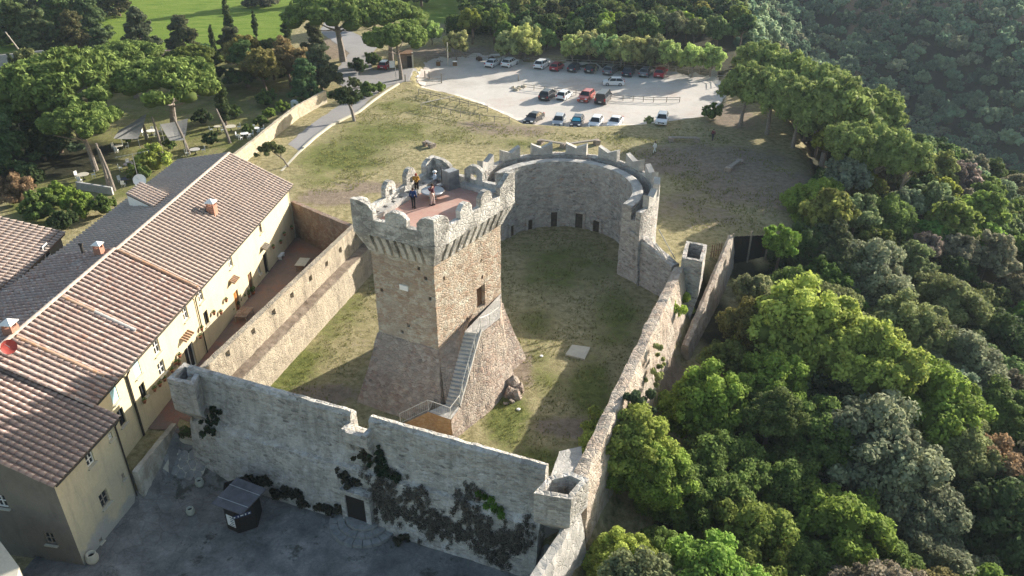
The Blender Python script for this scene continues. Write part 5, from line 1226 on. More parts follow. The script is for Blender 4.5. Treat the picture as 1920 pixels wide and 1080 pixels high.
# --- near wood right of the castle: the trees that show largest
NEAR = [(1172, 835, 1.2, 74, 'yellow', 'yellow-green tree overhanging the near end of the right rampart'),
 (1222, 900, -.5, 72, 'bright', 'bright green tree filling the corner below the overhanging one'),
 (1335, 775, -2.0, 85, 'bright', 'round green tree alone in the shade right of the battered rampart'),
 (1340, 905, -3.0, 85, 'mid', 'dark green leafy tree right of the corner turret'),
 (1255, 960, -4.0, 70, 'mid', 'shaded green tree low in the corner between turret and wood'),
 (1440, 735, -1.5, 70, 'bright', 'fresh green tree between the round tree and the big yellow-green one'),
 (1500, 640, -.5, 105, 'yellow', 'big yellow-green tree topping the wood beside the boundary wall'),
 (1605, 690, -1.5, 90, 'yellow', 'yellow-green tree at the right shoulder of the big bright one'),
 (1415, 628, -.5, 58, (.16, .15, .05), 'brownish yellow tree at the edge of the shaded path'),
 (1625, 860, -5, 110, 'grey', 'silvery grey-green tree in the middle of the near wood'),
 (1520, 830, -4, 80, 'mid', 'dark green tree just left of the silvery one'),
 (1730, 775, -5, 95, 'bright', 'leaf-green tree right above the silvery one'),
 (1560, 1005, -6, 100, 'bright', 'vivid green tree at the bottom of the wood below the silvery tree'),
 (1390, 1045, -5, 95, (.15, .19, .045), 'light green tree at the bottom edge left of the vivid one'),
 (1160, 1085, -3, 60, 'yellow', 'small bright tree top at the bottom edge beside the lower wall'),
 (1460, 920, -5, 75, 'mid', 'deep green tree between the vivid tree and the round one'),
 (1700, 975, -8, 85, 'grey', 'dull grey-green tree low on the slope below the silvery tree'),
 (1860, 1000, -10, 100, 'dark', 'very dark tree at the bottom right corner of the wood'),
 (1850, 905, -9, 80, 'rust', 'tree with rusty brown top near the right edge'),
 (1780, 860, -7, 80, 'olive', 'olive green tree right of the silvery one'),
 (1875, 800, -8, 75, 'mid', 'dark mid-green tree at the right edge above the rusty one'),
 (1530, 405, -.5, 55, 'bright', 'vivid green tree at the top edge of the wood by the open ground'),
 (1500, 480, -1, 52, 'dark', 'dark tree beside the black gate'),
 (1480, 555, -1.5, 50, 'mid', 'half-shaded dark tree below the black gate'),
 (1545, 500, -2, 70, (.10, .12, .06), 'grey-brown topped tree between the gate and the grey-green crowns'),
 (1620, 530, -3, 72, 'grey', 'grey-green tree right of the brownish one above the big bright tree'),
 (1690, 640, -5, 80, 'olive', 'soft olive crown to the right of the yellow-green pair'),
 (1780, 700, -7, 80, 'grey', 'pale grey-green crown in the right part of the wood'),
 (1770, 590, -6, 75, 'olive', 'olive green crown far right above the pale grey one'),
 (1860, 660, -9, 70, 'dark', 'dark crown near the right edge beside the pale grey one'),
 (1650, 440, -3, 62, 'mid', 'dense mid-green crown behind the vivid edge tree'),
 (1590, 365, -2, 55, 'dark', 'dark crown at the head of the slope behind the vivid edge tree'),
 (1560, 600, -2, 60, 'olive', 'olive crown wedged behind the big yellow-green tree'),
 (1480, 1085, -6, 70, 'mid', 'dark green crown cut by the bottom edge of the wood'),
 (1235, 1085, -5, 50, 'mid', 'low green crown cut by the bottom edge near the lower wall'),
 (1640, 1085, -8, 80, 'mid', 'green crown at the bottom edge under the grey-green one'),
 (1770, 1090, -10, 80, 'grey', 'greyish crown at the bottom edge near the right corner')]
for i, (px, py, cz, r_, col, lb) in enumerate(NEAR): put('near', i % 4, px, py, cz, r_ * 1.12, col, lb, off=(2.4, -.6) if i == 0 else ((1.2, 0) if i == 1 else (0, 0)))
# --- the rest of the near slope
cols = ['mid', 'olive', 'grey', 'mid', 'dark', 'bright', 'olive', 'grey', 'brown']
RL_ = random.Random(5); nprng = np.random.default_rng(5)
def scatter(n_, x0, x1, y0, y1):
    X_ = nprng.uniform(x0, x1, n_); Y_ = nprng.uniform(y0, y1, n_); return X_, Y_, H(X_, Y_), X_ - xe(Y_)
far_rest = []
for x, y, z0, d in zip(*scatter(9000, 2, 130, 26, 150)):
    if d < 2.6 or (y > 105 and d > 60): continue
    r_ = RL_.uniform(2.2, 3.6); px, py, dd = proj(x, y, z0 + 4)
    if not (-80 < px < 2010 and -60 < py < 1180): continue
    if any((x - a) ** 2 + (y - b_) ** 2 < ((r_ + c_) * .62) ** 2 for a, b_, c_ in placed): continue
    placed.append((x, y, r_)); far_rest.append((dd, float(x), float(y), float(z0), r_, px, py))
far_rest.sort()
tl_ = {'mid': 'mid green', 'olive': 'olive green', 'grey': 'grey-green', 'dark': 'dark green', 'bright': 'fresh green', 'brown': 'brownish'}
LAND = [(1500, 640, 'the big yellow-green tree'), (1625, 860, 'the silvery tree'), (1335, 775, 'the lone round tree'), (1530, 405, 'the vivid edge tree'), (1465, 480, 'the gate tree'), (1860, 1000, 'the dark corner tree'), (1850, 905, 'the rusty-topped tree'), (1560, 215, 'the largest pine of the clump'), (1645, 285, 'the lowest pine of the clump'), (1780, 700, 'the pale grey crown'), (1440, 735, 'the fresh green tree'), (1182, 850, 'the rampart tree')]
used = {}
def treelabel(px, py, r_, tint):
    L_ = sorted(LAND, key=lambda q: math.hypot(px - q[0], py - q[1]))
    size = 'small' if r_ < 2.6 else ('large' if r_ > 3.2 else 'middling')
    for near in L_[:4]:
        dx, dy = px - near[0], py - near[1]; dist = math.hypot(dx, dy); an = math.degrees(math.atan2(-dy, dx)) % 360
        dr = ['right of', 'above and right of', 'above', 'above and left of', 'left of', 'below and left of', 'below', 'below and right of'][int((an + 22.5) // 45) % 8]
        dw = 'just' if dist < 90 else ('some way' if dist < 160 else ('well' if dist < 260 else 'far'))
        lb = f'{size} {tint} crown {dw} {dr} {near[2]}'
        if lb not in used: used[lb] = 1; return lb
    lb = f'{size} {tint} crown {dw} {dr} {near[2]}'; used[lb] = used.get(lb, 0) + 1; return ['squat ', 'full ', 'flat ', 'round '][used[lb] % 4] + lb.split(' ', 1)[1]
colf_ = {}
for i, (dd, x, y, z0, r_, px, py) in enumerate(far_rest[:130]):
    c_ = RL_.choice(cols); base = GREEN[c_]; col = tuple(q * RL_.uniform(.8, 1.2) for q in base)
    tree('near' if dd < 66 else 'broad', i % 4, Vector((x, y, z0)), r_, col, treelabel(px, py, r_, tl_[c_]), group='trees packed on the wooded slope right of the castle', crown_z=z0 + RL_.uniform(3.4, 5.4))
slope_pts = [(x, y, z0 + 3.8, r_, RL_.choice((0, 0, 1, 1, 2, 3))) for dd, x, y, z0, r_, px, py in far_rest[130:]]
# --- the far hillside: a mass of several hundred crowns
def mass(name, pts, seed, label, cat, colf):
    r_ = np.random.default_rng(seed); Vs, Qs, Ts, o = [], [], [], 0; src = []
    for k in range(4):
        cm = P('far', k)[0]; n_ = len(cm.vertices); a = np.empty(n_ * 3, np.float32); cm.vertices.foreach_get('co', a); tt = np.empty(n_, np.float32); cm.attributes['tint'].data.foreach_get('value', tt)
        src.append((a.reshape(-1, 3), [tuple(p.vertices) for p in cm.polygons], tt))
    src = [(a, np.array([f if len(f) == 4 else (*f, f[2]) for f in fs]), tt) for a, fs, tt in src]
    groups = {}
    for x, y, z, rr, g in pts:
        a, fs, tt = src[r_.integers(4)]; s_ = rr / 3; an = r_.random() * 6.28; co, si = math.cos(an), math.sin(an)
        v_ = a * s_; v_ = np.stack([v_[:, 0] * co - v_[:, 1] * si, v_[:, 0] * si + v_[:, 1] * co, v_[:, 2]], 1) + np.array([x, y, z])
        G = groups.setdefault(g, [[], [], [], 0]); G[0].append(v_); G[1].append(fs + G[3]); G[2].append(np.clip(tt * .7 + r_.random() * .5 - .1, 0, 1)); G[3] += len(v_)
    for g, (a, b_, c_, _) in groups.items():
        me_ = fol_mesh(name, np.concatenate(a), np.concatenate(b_), np.concatenate(c_), M['leaf']); ob = bpy.data.objects.new(name, me_); C.objects.link(ob)
        ob.color = (*colf[g][0], 1); tag(ob, colf[g][1], cat); ob['kind'] = 'stuff'
pts = []; cell = {}
for x, y, z0, d in zip(*scatter(30000, 40, 300, 112, 345)):
    if d < 3: continue
    px, py, dd = proj(x, y, z0 + 3)
    if not (-40 < px < 1960 and -40 < py < 700): continue
    r_ = RL_.uniform(2.3, 4.4); key = (int(x // 5), int(y // 5)); ok = True
    for i in (-1, 0, 1):
        for j in (-1, 0, 1):
            for a, b_, c_ in cell.get((key[0] + i, key[1] + j), ()):
                if (x - a) ** 2 + (y - b_) ** 2 < ((r_ + c_) * .70) ** 2: ok = False
    if not ok or any((x - a) ** 2 + (y - b_) ** 2 < ((r_ + c_) * .6) ** 2 for a, b_, c_ in placed if abs(x - a) < 8): continue
    cell.setdefault(key, []).append((x, y, r_)); pts.append((x, y, z0 + RL_.uniform(1.2, 4.6), r_, RL_.choice((0, 0, 0, 1, 1, 2))))
print('far crowns', len(pts), 'near slope', len(far_rest))
mass('far_wood', pts, 3, '', 'wood', {0: ((.13, .20, .12), 'dense dark green wood covering the far hillside'), 1: ((.21, .27, .16), 'grey-green trees scattered through the wood on the far hillside'), 2: ((.26, .27, .17), 'brownish grey trees dotted through the wood on the far hillside')})
mass('slope_wood', slope_pts, 4, '', 'wood', {0: (GREEN['mid'], 'mid green trees merging into one mass on the lower near slope'), 1: (GREEN['olive'], 'olive green trees merging into the wood on the lower near slope'), 2: (GREEN['grey'], 'grey-green trees merging into the wood on the lower near slope'), 3: (GREEN['dark'], 'dark green trees merging into the wood on the lower near slope')})
# --- trees behind the parking, up to the top edge
ref = []
for x, y, z0, d in zip(*scatter(5000, -12, 62, 160, 236)):
    if d > 3: continue
    px, py, dd = proj(x, y, 3)
    if py > 70 + max(0, (1000 - px)) * -.12 or px < 880 - max(0, 30 - py) * 2.5: continue
    r_ = RL_.uniform(2.2, 3.8)
    if any((x - a) ** 2 + (y - b_) ** 2 < ((r_ + c_) * .66) ** 2 for a, b_, c_, *_ in ref): continue
    ref.append((x, y, r_, dd, px, py))
ref.sort(key=lambda q: q[3]); bp = []
LAND = [(855, 82, 'the lone pale tamarisk'), (1000, 60, 'the parking hedge end'), (1100, 60, 'the middle tamarisks'), (1225, 90, 'the pinkish-tipped tamarisk'), (1335, 112, 'the bright corner tamarisk'), (950, 40, 'the clipped hedge'), (1420, 118, 'the northernmost pine'), (1300, 10, 'the far hillside')]
for i, (x, y, r_, dd, px, py) in enumerate(ref):
    if i < 60:
        c_ = RL_.choice(['mid', 'dark', 'olive', 'dark', 'bright', 'mid'])
        tree('broad', RL_.randrange(4), Vector((x, y, 0)), r_, tuple(q * RL_.uniform(.8, 1.2) for q in GREEN[c_]), treelabel(px, py, r_, tl_[c_]), group='trees beyond the parking lot', crown_z=RL_.uniform(3, 4.8))
    else: bp.append((x, y, 3.6, r_, RL_.choice((0, 1, 2))))
mass('far_wood', bp, 8, '', 'wood', {0: (GREEN['mid'], 'mid green trees massed at the top edge beyond the parking lot'), 1: (GREEN['dark'], 'dark trees massed at the top edge beyond the parking lot'), 2: (GREEN['olive'], 'olive trees massed at the top edge beyond the parking lot')})
# --- pines and others, each its own
for px, py, cz, r_, col, lb, k in [(130, 178, 7.5, 120, 'pine', 'very broad umbrella pine over the garden at the left', 0), (312, 175, 7.2, 100, 'pine', 'broad umbrella pine over the pale shade sails', 1),
    (158, 240, 6.5, 68, 'pine', 'smaller umbrella pine in front of the broadest one', 2), (240, 118, 6.5, 62, 'pine', 'low umbrella pine in front of the half-hidden tiled roof', 1), (362, 120, 6, 52, (.10, .125, .03), 'yellowish umbrella pine right of the half-hidden roof', 2),
    (30, 215, 6, 60, 'mid', 'umbrella pine crown cut by the left edge', 0), (636, 42, 8, 92, 'pine', 'large umbrella pine over the dirt track at the top', 0), (728, 48, 7.5, 68, 'pine', 'umbrella pine right of the large one at the top', 1), (748, 82, 7, 56, 'pine', 'umbrella pine standing by the wooden gate and parking entrance', 2)]:
    put('pine', k, px, py, cz - .6, r_ * 1.08, col, lb)
for px, py, h_, r_, lb in [(437, 92, 9.5, 1.1, 'tallest cypress at the edge of the bright meadow'), (403, 102, 5.5, .6, 'small slim cypress left of the tallest one'), (481, 72, 5.5, .65, 'slim cypress right of the tallest one'), (541, 82, 6, 1.1, 'cypress left of the large umbrella pine'),
    (424, 235, 7, 1.0, 'dark cypress among the garden tables'), (95, 40, 6, 1.0, 'cypress at the left of the dark conifer belt'), (30, 150, 4.5, .7, 'thin leaning cypress beside the parked car at the left edge'), (60, 290, 5, .8, 'cypress in the shaded garden under the pines'), (85, 300, 6, .8, 'second cypress in the shaded garden under the pines'), (280, 100, 3.6, .6, 'young cypress beside the half-hidden roof')]:
    p = at(px, py, 0); tree('cypress', random.randrange(2), p, r_ * 1.15, (.06, .085, .03), lb, hscale=h_ / 8)
for px, py, r_, h_, lb in [(265, 88, 3.4, 4.2, 'dark spreading conifer on the bright meadow'), (347, 98, 3.2, 4, 'dark conifer with a brown dead tip on the bright meadow'), (40, 85, 4, 5, 'dark conifer at the left end of the belt'), (80, 105, 4, 5.5, 'dark conifer second in the belt from the left'), (122, 78, 4.2, 5.6, 'dark conifer third in the belt from the left'),
    (160, 48, 4, 6, 'dark conifer at the middle of the belt'), (198, 25, 4.2, 6, 'dark conifer fourth in the belt'), (150, 100, 3.6, 4.6, 'dark conifer in front of the belt'), (200, 118, 3, 3, 'low dark conifer beside the half-hidden roof'), (604, 170, 3.4, 4.6, 'dark conifer at the bend of the road'), (575, 190, 3.0, 3.6, 'low dark conifer left of the road bend'),
    (590, 100, 2.6, 4, 'dark conifer left of the dirt track'), (490, 12, 4, 4, 'dark conifer at the top of the meadow'), (230, -5, 4, 5, 'dark conifer at the top left of the meadow'), (75, 200, 4, 5, 'dark conifer deep in the garden shade'), (465, 165, 3.4, 6, 'tall dark tree behind the garden path'), (440, 120, 3, 5, 'dark tree behind the orange-tinted ones'), (5, 60, 3, 4, 'dark conifer at the left edge of the belt'), (60, 265, 3.6, 4.5, 'dark conifer under the left umbrella pines'), (115, 285, 3.2, 4, 'dark conifer right of the garden cypresses'), (20, 320, 3.4, 4, 'dark conifer at the left edge of the garden'), (130, 20, 4, 6, 'dark conifer at the upper end of the belt'), (105, 55, 4, 6, 'dark conifer packed in the middle of the belt'), (175, 75, 4, 5.5, 'dark conifer at the right of the belt'), (60, 60, 4, 5.5, 'dark conifer above the left end of the belt'), (225, 30, 3.6, 5, 'dark conifer at the right upper end of the belt'), (790, 12, 4.2, 6, 'dark conifer behind the umbrella pines'), (515, 150, 3, 5, 'dark garden tree under the brownish orange one'), (395, 165, 3.2, 5.5, 'dark tree between the broad umbrella pine and the cypress'), (730, -5, 4, 5, 'dark conifer behind the pines at the top edge'), (600, 8, 3.5, 5, 'dark conifer behind the large umbrella pine')]:
    p = at(px, py, 0); tree('cedar', random.randrange(3), p, r_ * 1.15, tuple(q * random.uniform(.85, 1.3) for q in (.085, .115, .05)), lb, hscale=h_ / 5)
for px, py, r_, col, lb in [(455, 105, 42, (.22, .19, .06), 'ochre-tinted leafy tree behind the garden'), (540, 118, 45, (.22, .17, .08), 'brownish orange leafy tree beside the road bend'), (492, 128, 42, (.20, .18, .06), 'yellow-brown leafy tree between the two tinted ones'), (700, 14, 40, 'mid', 'green tree behind the umbrella pines')]:
    put('broad', random.randrange(4), px, py, 4.5, r_, col, lb)
tam = [(855, 82, 24, 'lone pale tamarisk left of the parked cars'), (948, 88, 26, 'pale tamarisk behind the two leftmost white cars'), (985, 84, 34, 'pale tamarisk behind the single white car'), (1020, 72, 30, 'pale tamarisk at the start of the thick row'), (1075, 92, 26, 'pale tamarisk behind the red hatchback'), (1105, 88, 28, 'pale tamarisk behind the black car'),
 (1135, 92, 28, 'pale tamarisk behind the black and white car'), (1165, 98, 28, 'pale tamarisk behind the grey car'), (1195, 98, 28, 'pale tamarisk behind the dark suv'), (1225, 100, 32, 'pinkish-tipped tamarisk behind the last cars'), (1255, 104, 28, 'pale tamarisk at the right end of the cars'), (1300, 112, 28, 'pale tamarisk by the notice post'), (1335, 112, 28, 'bright tamarisk at the right corner of the lot'), (810, 62, 22, 'pale tamarisk next to the entrance pine'), (1130, 66, 28, 'tamarisk in the second row behind the black car'), (1200, 70, 28, 'tamarisk in the second row behind the suv'), (1050, 62, 24, 'tamarisk in the second row near the hedge gap')]
for i, (px, py, r_, lb) in enumerate(tam): put('tamarisk', i % 3, px, py, 2.4, r_, tuple(q * random.uniform(.85, 1.15) for q in ((.19, .17, .09) if 'pinkish' in lb else GREEN['tam'])), lb)
for i, (px, py, r_, lb) in enumerate([(1420, 118, 48, 'northernmost pine of the clump right of the parking lot'), (1480, 140, 48, 'pine at the back of the clump right of the parking lot'), (1398, 165, 46, 'pine nearest the white gravel in the clump'), (1450, 178, 55, 'broad pine in the middle of the clump'), (1545, 170, 55, 'tall pine at the back right of the clump'), (1560, 215, 75, 'largest pine of the clump, dark on its near side'), (1640, 215, 58, 'pine at the right end of the clump'), (1645, 285, 60, 'pine standing lowest beside the bare ground'), (1500, 200, 50, 'pine squeezed between the middle and largest ones'), (1590, 270, 50, 'half-shaded pine in front of the largest one'), (1700, 300, 45, 'pine at the start of the wooded slope')]):
    put('aleppo', i % 3, px, py, 6.0 if px < 1640 else 4.5, r_ * 1.08, (.20, .25, .08), lb)
for i, (px, py, z, r_, col, lb) in enumerate([(1335, 214, .9, 22, 'mid', 'rounded shrub at the near right corner of the parking lot'), (1217, 227, 0, 12, 'tam', 'small bush beside the half-hidden white car'), (290, 305, 1.2, 36, 'yellow', 'bright green bush behind the shaded roof slope'), (262, 330, .6, 24, 'mid', 'low green bush behind the satellite dish'), (110, 372, 1.2, 36, 'bright', 'bright leafy bush left of the dormer'), (150, 395, .8, 34, 'bright', 'green bush in front of the low garden wall'), (75, 400, .9, 40, 'mid', 'green bush behind the far-left roof'),
    (195, 395, .5, 28, 'mid', 'green bush nearest the dormer'), (30, 365, 1.3, 40, 'rust', 'red-brown leafed shrub at the left edge'), (12, 275, 1.5, 30, 'yellow', 'yellow-green bush at the left edge below the pines'), (120, 425, .4, 28, 'dark', 'dark bush between the far-left roof and the yellow house'), (530, 205, .6, 16, 'bright', 'hedge bush by the white box in the garden'), (505, 215, .6, 15, 'bright', 'second hedge bush left of the white box'), (490, 230, .6, 15, 'mid', 'third hedge bush behind the tan wall'), (560, 195, .5, 12, 'mid', 'bush right of the white box'), (465, 245, .6, 14, 'mid', 'hedge bush at the lower end of the garden row'),
    (240, 262, .5, 14, 'bright', 'low garden bush between the trunk pair and the shade sail'), (320, 275, .5, 15, 'mid', 'low garden bush below the right shade sail'), (395, 265, .6, 18, 'dark', 'dark garden bush left of the slender trunk'), (440, 215, .6, 18, 'mid', 'garden bush behind the cream tables'), (380, 225, .7, 20, 'dark', 'dark garden bush right of the right shade sail'), (500, 190, .8, 22, 'mid', 'garden bush under the tinted trees'), (60, 345, .7, 30, 'dark', 'dark bush behind the red-brown shrub'),
    (688, 175, .8, 20, 'mid', 'bush by the kerb below the parking entrance'), (665, 160, .5, 15, 'olive', 'low bush at the inner side of the road bend'), (712, 168, .5, 14, 'bright', 'green bush against the kerb near the entrance pine'), (672, 132, .4, 18, 'dark', 'round flower bed bush beside the red van'), (700, 118, .5, 18, 'mid', 'bush behind the red van'), (898, 102, .4, 7, (.2, .13, .1), 'reddish small shrub left of the parked cars'), (922, 104, .4, 8, (.14, .1, .07), 'brown small shrub just behind the leftmost white car'), (1275, 125, .4, 14, 'olive', 'low bush by the last red car')]):
    if z > 1.4: z = 1.2
    p, rr = crown_at(px, py, z, r_); b = Vector((p.x, p.y, Hs(p.x, p.y))); tree('shrub', i % 3, b, rr, GREEN[col] if isinstance(col, str) else col, lb, 'shrub')
# hedge behind the parking road
hd = thing('hedge', 'long clipped dark hedge with sunlit top at the back of the parking lot', 'hedge', at(930, 50, 0)); cs, rs = [], []
for k in range(30):
    p = at(845 + k * 6.0, 66 - k * .2, 0); cs.append((p.x, p.y, 1.2)); cs.append((p.x, p.y + 1, 2.8)); rs += [1.4, 1.3]
V_, Q, T_ = leaves(np.array(cs), np.array(rs), 170, .3, 5); V_, Q, T_ = add_cores(V_, Q, T_, np.array(cs), np.array(rs), .8, 1, 5); V_ -= np.array(hd.location)
ob = bpy.data.objects.new('foliage', fol_mesh('foliage', V_, Q, T_, M['leaf'])); C.objects.link(ob); ob.parent = hd; ob.color = (.07, .11, .02, 1)
# leaning trees beside the road
for px, py, cx, cy, cz, r_, k, lb, col in [(665, 227, 648, 178, 3.6, 30, 0, 'leaning pine with a thick bare trunk on the grass beside the road', (.05, .07, .025)), (543, 313, 505, 278, 2.8, 24, 1, 'small leaning tree next to the corner of the pale tiled roof', (.10, .12, .045))]:
    b = at(px, py, 0); c_, rr = crown_at(cx, cy, cz, r_); rt_ = thing('leaning_tree', lb, 'tree', b); d = c_ - b
    mb = MB(); mb.tube([b - Vector((0, 0, .3)), b + d * .35 + Vector((.1, 0, .2)), b + d * .75, b + d], [.3, .24, .17, .1] if k == 0 else [.14, .11, .08, .05], 7)
    mb.tube([b + d * .45, b + d * .7 + Vector((.7, .2, .1)), c_ + Vector((1.0, .2, .1))], [.15, .1, .05] if k == 0 else [.08, .06, .03], 5).build('trunk', M['pale_bark'], rt_)
    co_ = bpy.data.objects.new('crown', crown_layered(200 + k, 3.0, 1.6, 46, .2, 30)); C.objects.link(co_); co_.parent = rt_; co_.location = d - Vector((0, 0, .4)); s_ = rr / 2.6; co_.scale = (s_, s_, s_); co_.color = (*col, 1)
# ivy and wall plants
def ivy(name, label, cat, cents, rads, n_, size, col, seed, m='leaf', flat=1.0, kind=None):
    if name == 'wall_plant':
        rr_ = random.Random(seed + len(cents)); cents = [Vector(c_) + Vector((rr_.gauss(0, .28), rr_.gauss(0, .2), rr_.gauss(-.05, .25))) for c_ in cents for _ in range(4)]; rads = [q * rr_.uniform(.4, .95) for q in rads for _ in range(4)]; n_ = int(n_ * .8)
    rads = [q * .8 for q in rads]; n_ = int(n_ * 1.3); size = size * .8
    c_ = np.array([list(q) for q in cents]); o = c_.mean(0); V_, Q, T_ = leaves(c_ - o, np.array(rads), n_, size, seed, flat, .1, inner=.05)
    ob = bpy.data.objects.new(name, fol_mesh(name, V_, Q, T_, M[m])); C.objects.link(ob); ob.location = o; ob.color = (*col, 1); tag(ob, label, cat); return ob
def onfront(px, py):          # on the outer face of the front wall (battered lower down)
    for o in (0, .9, 1.2, 1.45, 1.7):
        A_ = fl + fn * o; s_, z = onplane(px, py, A_, A_ + fu); prof = fprof(s_)
        off_ = np.interp(z, [q[1] for q in prof[:7]], [q[0] for q in prof[:7]])
        if off_ <= o + .3: break
    p = fl + fu * s_ + fn * (off_ + .08); return Vector((p.x, p.y, z))
dkivy = [(700, 895), (715, 915), (735, 905), (722, 935), (745, 945), (760, 930), (775, 925), (790, 945), (780, 965), (800, 960), (815, 975), (835, 965), (850, 985), (862, 940), (872, 930), (885, 950), (900, 965), (870, 970), (905, 985), (925, 985), (945, 1000), (965, 1000), (985, 1010), (930, 1010), (920, 1030), (945, 1040), (960, 1025), (840, 990), (815, 990), (880, 1000), (745, 965), (700, 920), (860, 1000), (900, 1015), (985, 990), (720, 955)]
cs = []; rs = []
for px, py in dkivy:
    for _ in range(15): q = onfront(px + random.gauss(0, 11), py + random.gauss(4, 9)); cs.append(q); rs.append(random.uniform(.14, .34))
ivy('ivy', 'withered dark grey-brown ivy hanging across the front wall right of the doorway', 'ivy', cs, rs, 70, .085, (.12, .11, .09), 21, flat=1.5)
cs = [onfront(px + random.uniform(-3, 3), py + random.uniform(-3, 3)) for px, py in ((893, 937), (903, 943), (915, 948), (925, 955), (935, 962), (938, 968), (925, 964), (910, 955))]
ivy('ivy', 'fresh green ivy patch near the top of the withered ivy on the front wall', 'ivy', cs, [.35] * len(cs), 200, .12, (.07, .14, .02), 22)
for lst, lb, col in ((((706, 880), (712, 893), (722, 890), (735, 900), (700, 868)), 'dark green bush growing out of the front wall above the doorway', (.03, .05, .025)), (((388, 775), (390, 790), (394, 805)), 'dark plant growing under the left corner turret', (.03, .045, .022)), (((650, 890), (660, 900), (655, 910), (668, 905)), 'dark dry weeds on the front wall left of the doorway', (.05, .05, .035)),
    (((470, 895), (485, 905), (500, 900), (520, 915), (460, 905)), 'dark weeds along the wall foot behind the kiosk', (.035, .04, .025)), (((540, 918), (560, 925), (575, 935), (620, 945), (640, 955)), 'dry weeds along the foot of the front wall', (.05, .05, .035)), (((600, 945), (690, 845), (760, 1000)), 'scattered weeds in the joints of the front wall', (.05, .05, .03))):
    cs = [onfront(a + random.uniform(-4, 4), b_ + random.uniform(-3, 3)) for a, b_ in lst for _ in range(3)]; ivy('wall_plant', lb, 'wall plant', cs, [.34] * len(cs), 110, .12, col, 23)
def onright(s_, o): p = ra + ru * s_ + rn * o; k = rprof(s_); z = np.interp(o, [q[0] for q in k[3:]], [q[1] for q in k[3:]]); return Vector((p.x, p.y, z))
def near_right(px, py, o):
    A_ = ra + rn * o; s_, z = onplane(px, py, A_, A_ + ru); p = A_ + ru * s_; return Vector((p.x, p.y, z))
cs = [near_right(a, b_, o) for a, b_, o in ((1283, 520, 1.0), (1285, 530, 1.1), (1280, 540, 1.1), (1288, 545, 1.2), (1284, 555, 1.3), (1275, 560, 1.2), (1262, 572, 1.1), (1266, 582, 1.2), (1258, 580, 1.0), (1290, 570, 1.5), (1286, 580, 1.6))]
ivy('wall_plant', 'vivid green plant sprawling over the right rampart by the turret', 'wall plant', cs, [.75] * len(cs), 330, .16, (.26, .34, .06), 24)
cs = [near_right(a, b_, o) for a, b_, o in ((1236, 655, 1.9), (1234, 670, 1.9), (1230, 685, 2), (1228, 700, 2.0), (1226, 712, 2.1))]
ivy('wall_plant', 'pale green streak of weeds down the battered face of the right rampart', 'wall plant', cs, [.35] * len(cs), 200, .13, (.26, .28, .11), 25)
cs = [near_right(a, b_, o) for a, b_, o in ((1185, 745, 1.6), (1195, 752, 1.8), (1205, 748, 1.9), (1190, 765, 1.8), (1200, 772, 1.9), (1210, 765, 2.0))]
ivy('wall_plant', 'glossy dark-leaved plant on the right rampart behind the overhanging tree', 'wall plant', cs, [.5] * len(cs), 240, .2, (.07, .10, .05), 26)
# tufts of grass
def tufts(name, poly, n_, size, seed, cond=None, col=(.12, .16, .04)):
    r_ = np.random.default_rng(seed); Pp = np.array(poly); lo, hi = Pp.min(0), Pp.max(0); xy = lo + r_.random((n_ * 3, 2)) * (hi - lo)
    ok = sdf_poly(xy[:, 0], xy[:, 1], Pp) > .3; xy = xy[ok][:n_]; nz = np.array([noise.noise(Vector((x * .35, y * .35, seed))) for x, y in xy]); xy = xy[nz > -.1]
    n = len(xy); z = H(xy[:, 0], xy[:, 1]); bl = 5; Vs = []; Ts = []
    for k in range(bl):
        an = r_.random(n) * 6.28; h_ = size * (.5 + r_.random(n)); wd = size * .16; b_ = np.stack([xy[:, 0] + (r_.random(n) - .5) * size, xy[:, 1] + (r_.random(n) - .5) * size, z - .02], 1)
        dx = np.stack([np.cos(an), np.sin(an), 0 * an], 1); tip = b_ + np.stack([np.cos(an + 1.5) * h_ * .5, np.sin(an + 1.5) * h_ * .5, h_], 1); m_ = (b_ + tip) / 2 + np.array([0, 0, .1]) * h_[:, None]
        Vs.append(np.stack([b_ - dx * wd, b_ + dx * wd, tip + dx * wd * .3, tip - dx * wd * .3], 1).reshape(-1, 3)); Ts.append(np.repeat(r_.random(n), 4))
    V_ = np.concatenate(Vs); ob = bpy.data.objects.new(name, fol_mesh(name, V_, np.arange(len(V_)).reshape(-1, 4), np.concatenate(Ts), M['leaf'])); C.objects.link(ob); ob['kind'] = 'stuff'; ob.color = (*col, 1); return ob
YARD = [(-21, 47.5), (-8, 43.8), (1, 40.5), (5.2, 43.5), (13.2, 64), (11, 71), (11, 80), (5, 83), (-1, 81), (-8, 78), (-14, 72)]
tag(tufts('grass_tufts', YARD, 9000, .12, 31, col=(.15, .155, .05)), 'short dry grass growing over the castle courtyard', 'grass')
tag(tufts('grass_tufts', poly_at([(560, 330), (650, 225), (760, 165), (860, 190), (960, 240), (1080, 250), (1260, 240), (1330, 240), (1500, 330), (1460, 430), (1300, 440), (1250, 330), (1100, 262), (960, 275), (800, 270), (660, 360), (560, 372)]), 9000, .16, 32, col=(.17, .175, .06)), 'patchy grass growing between the castle and the parking lot', 'grass')

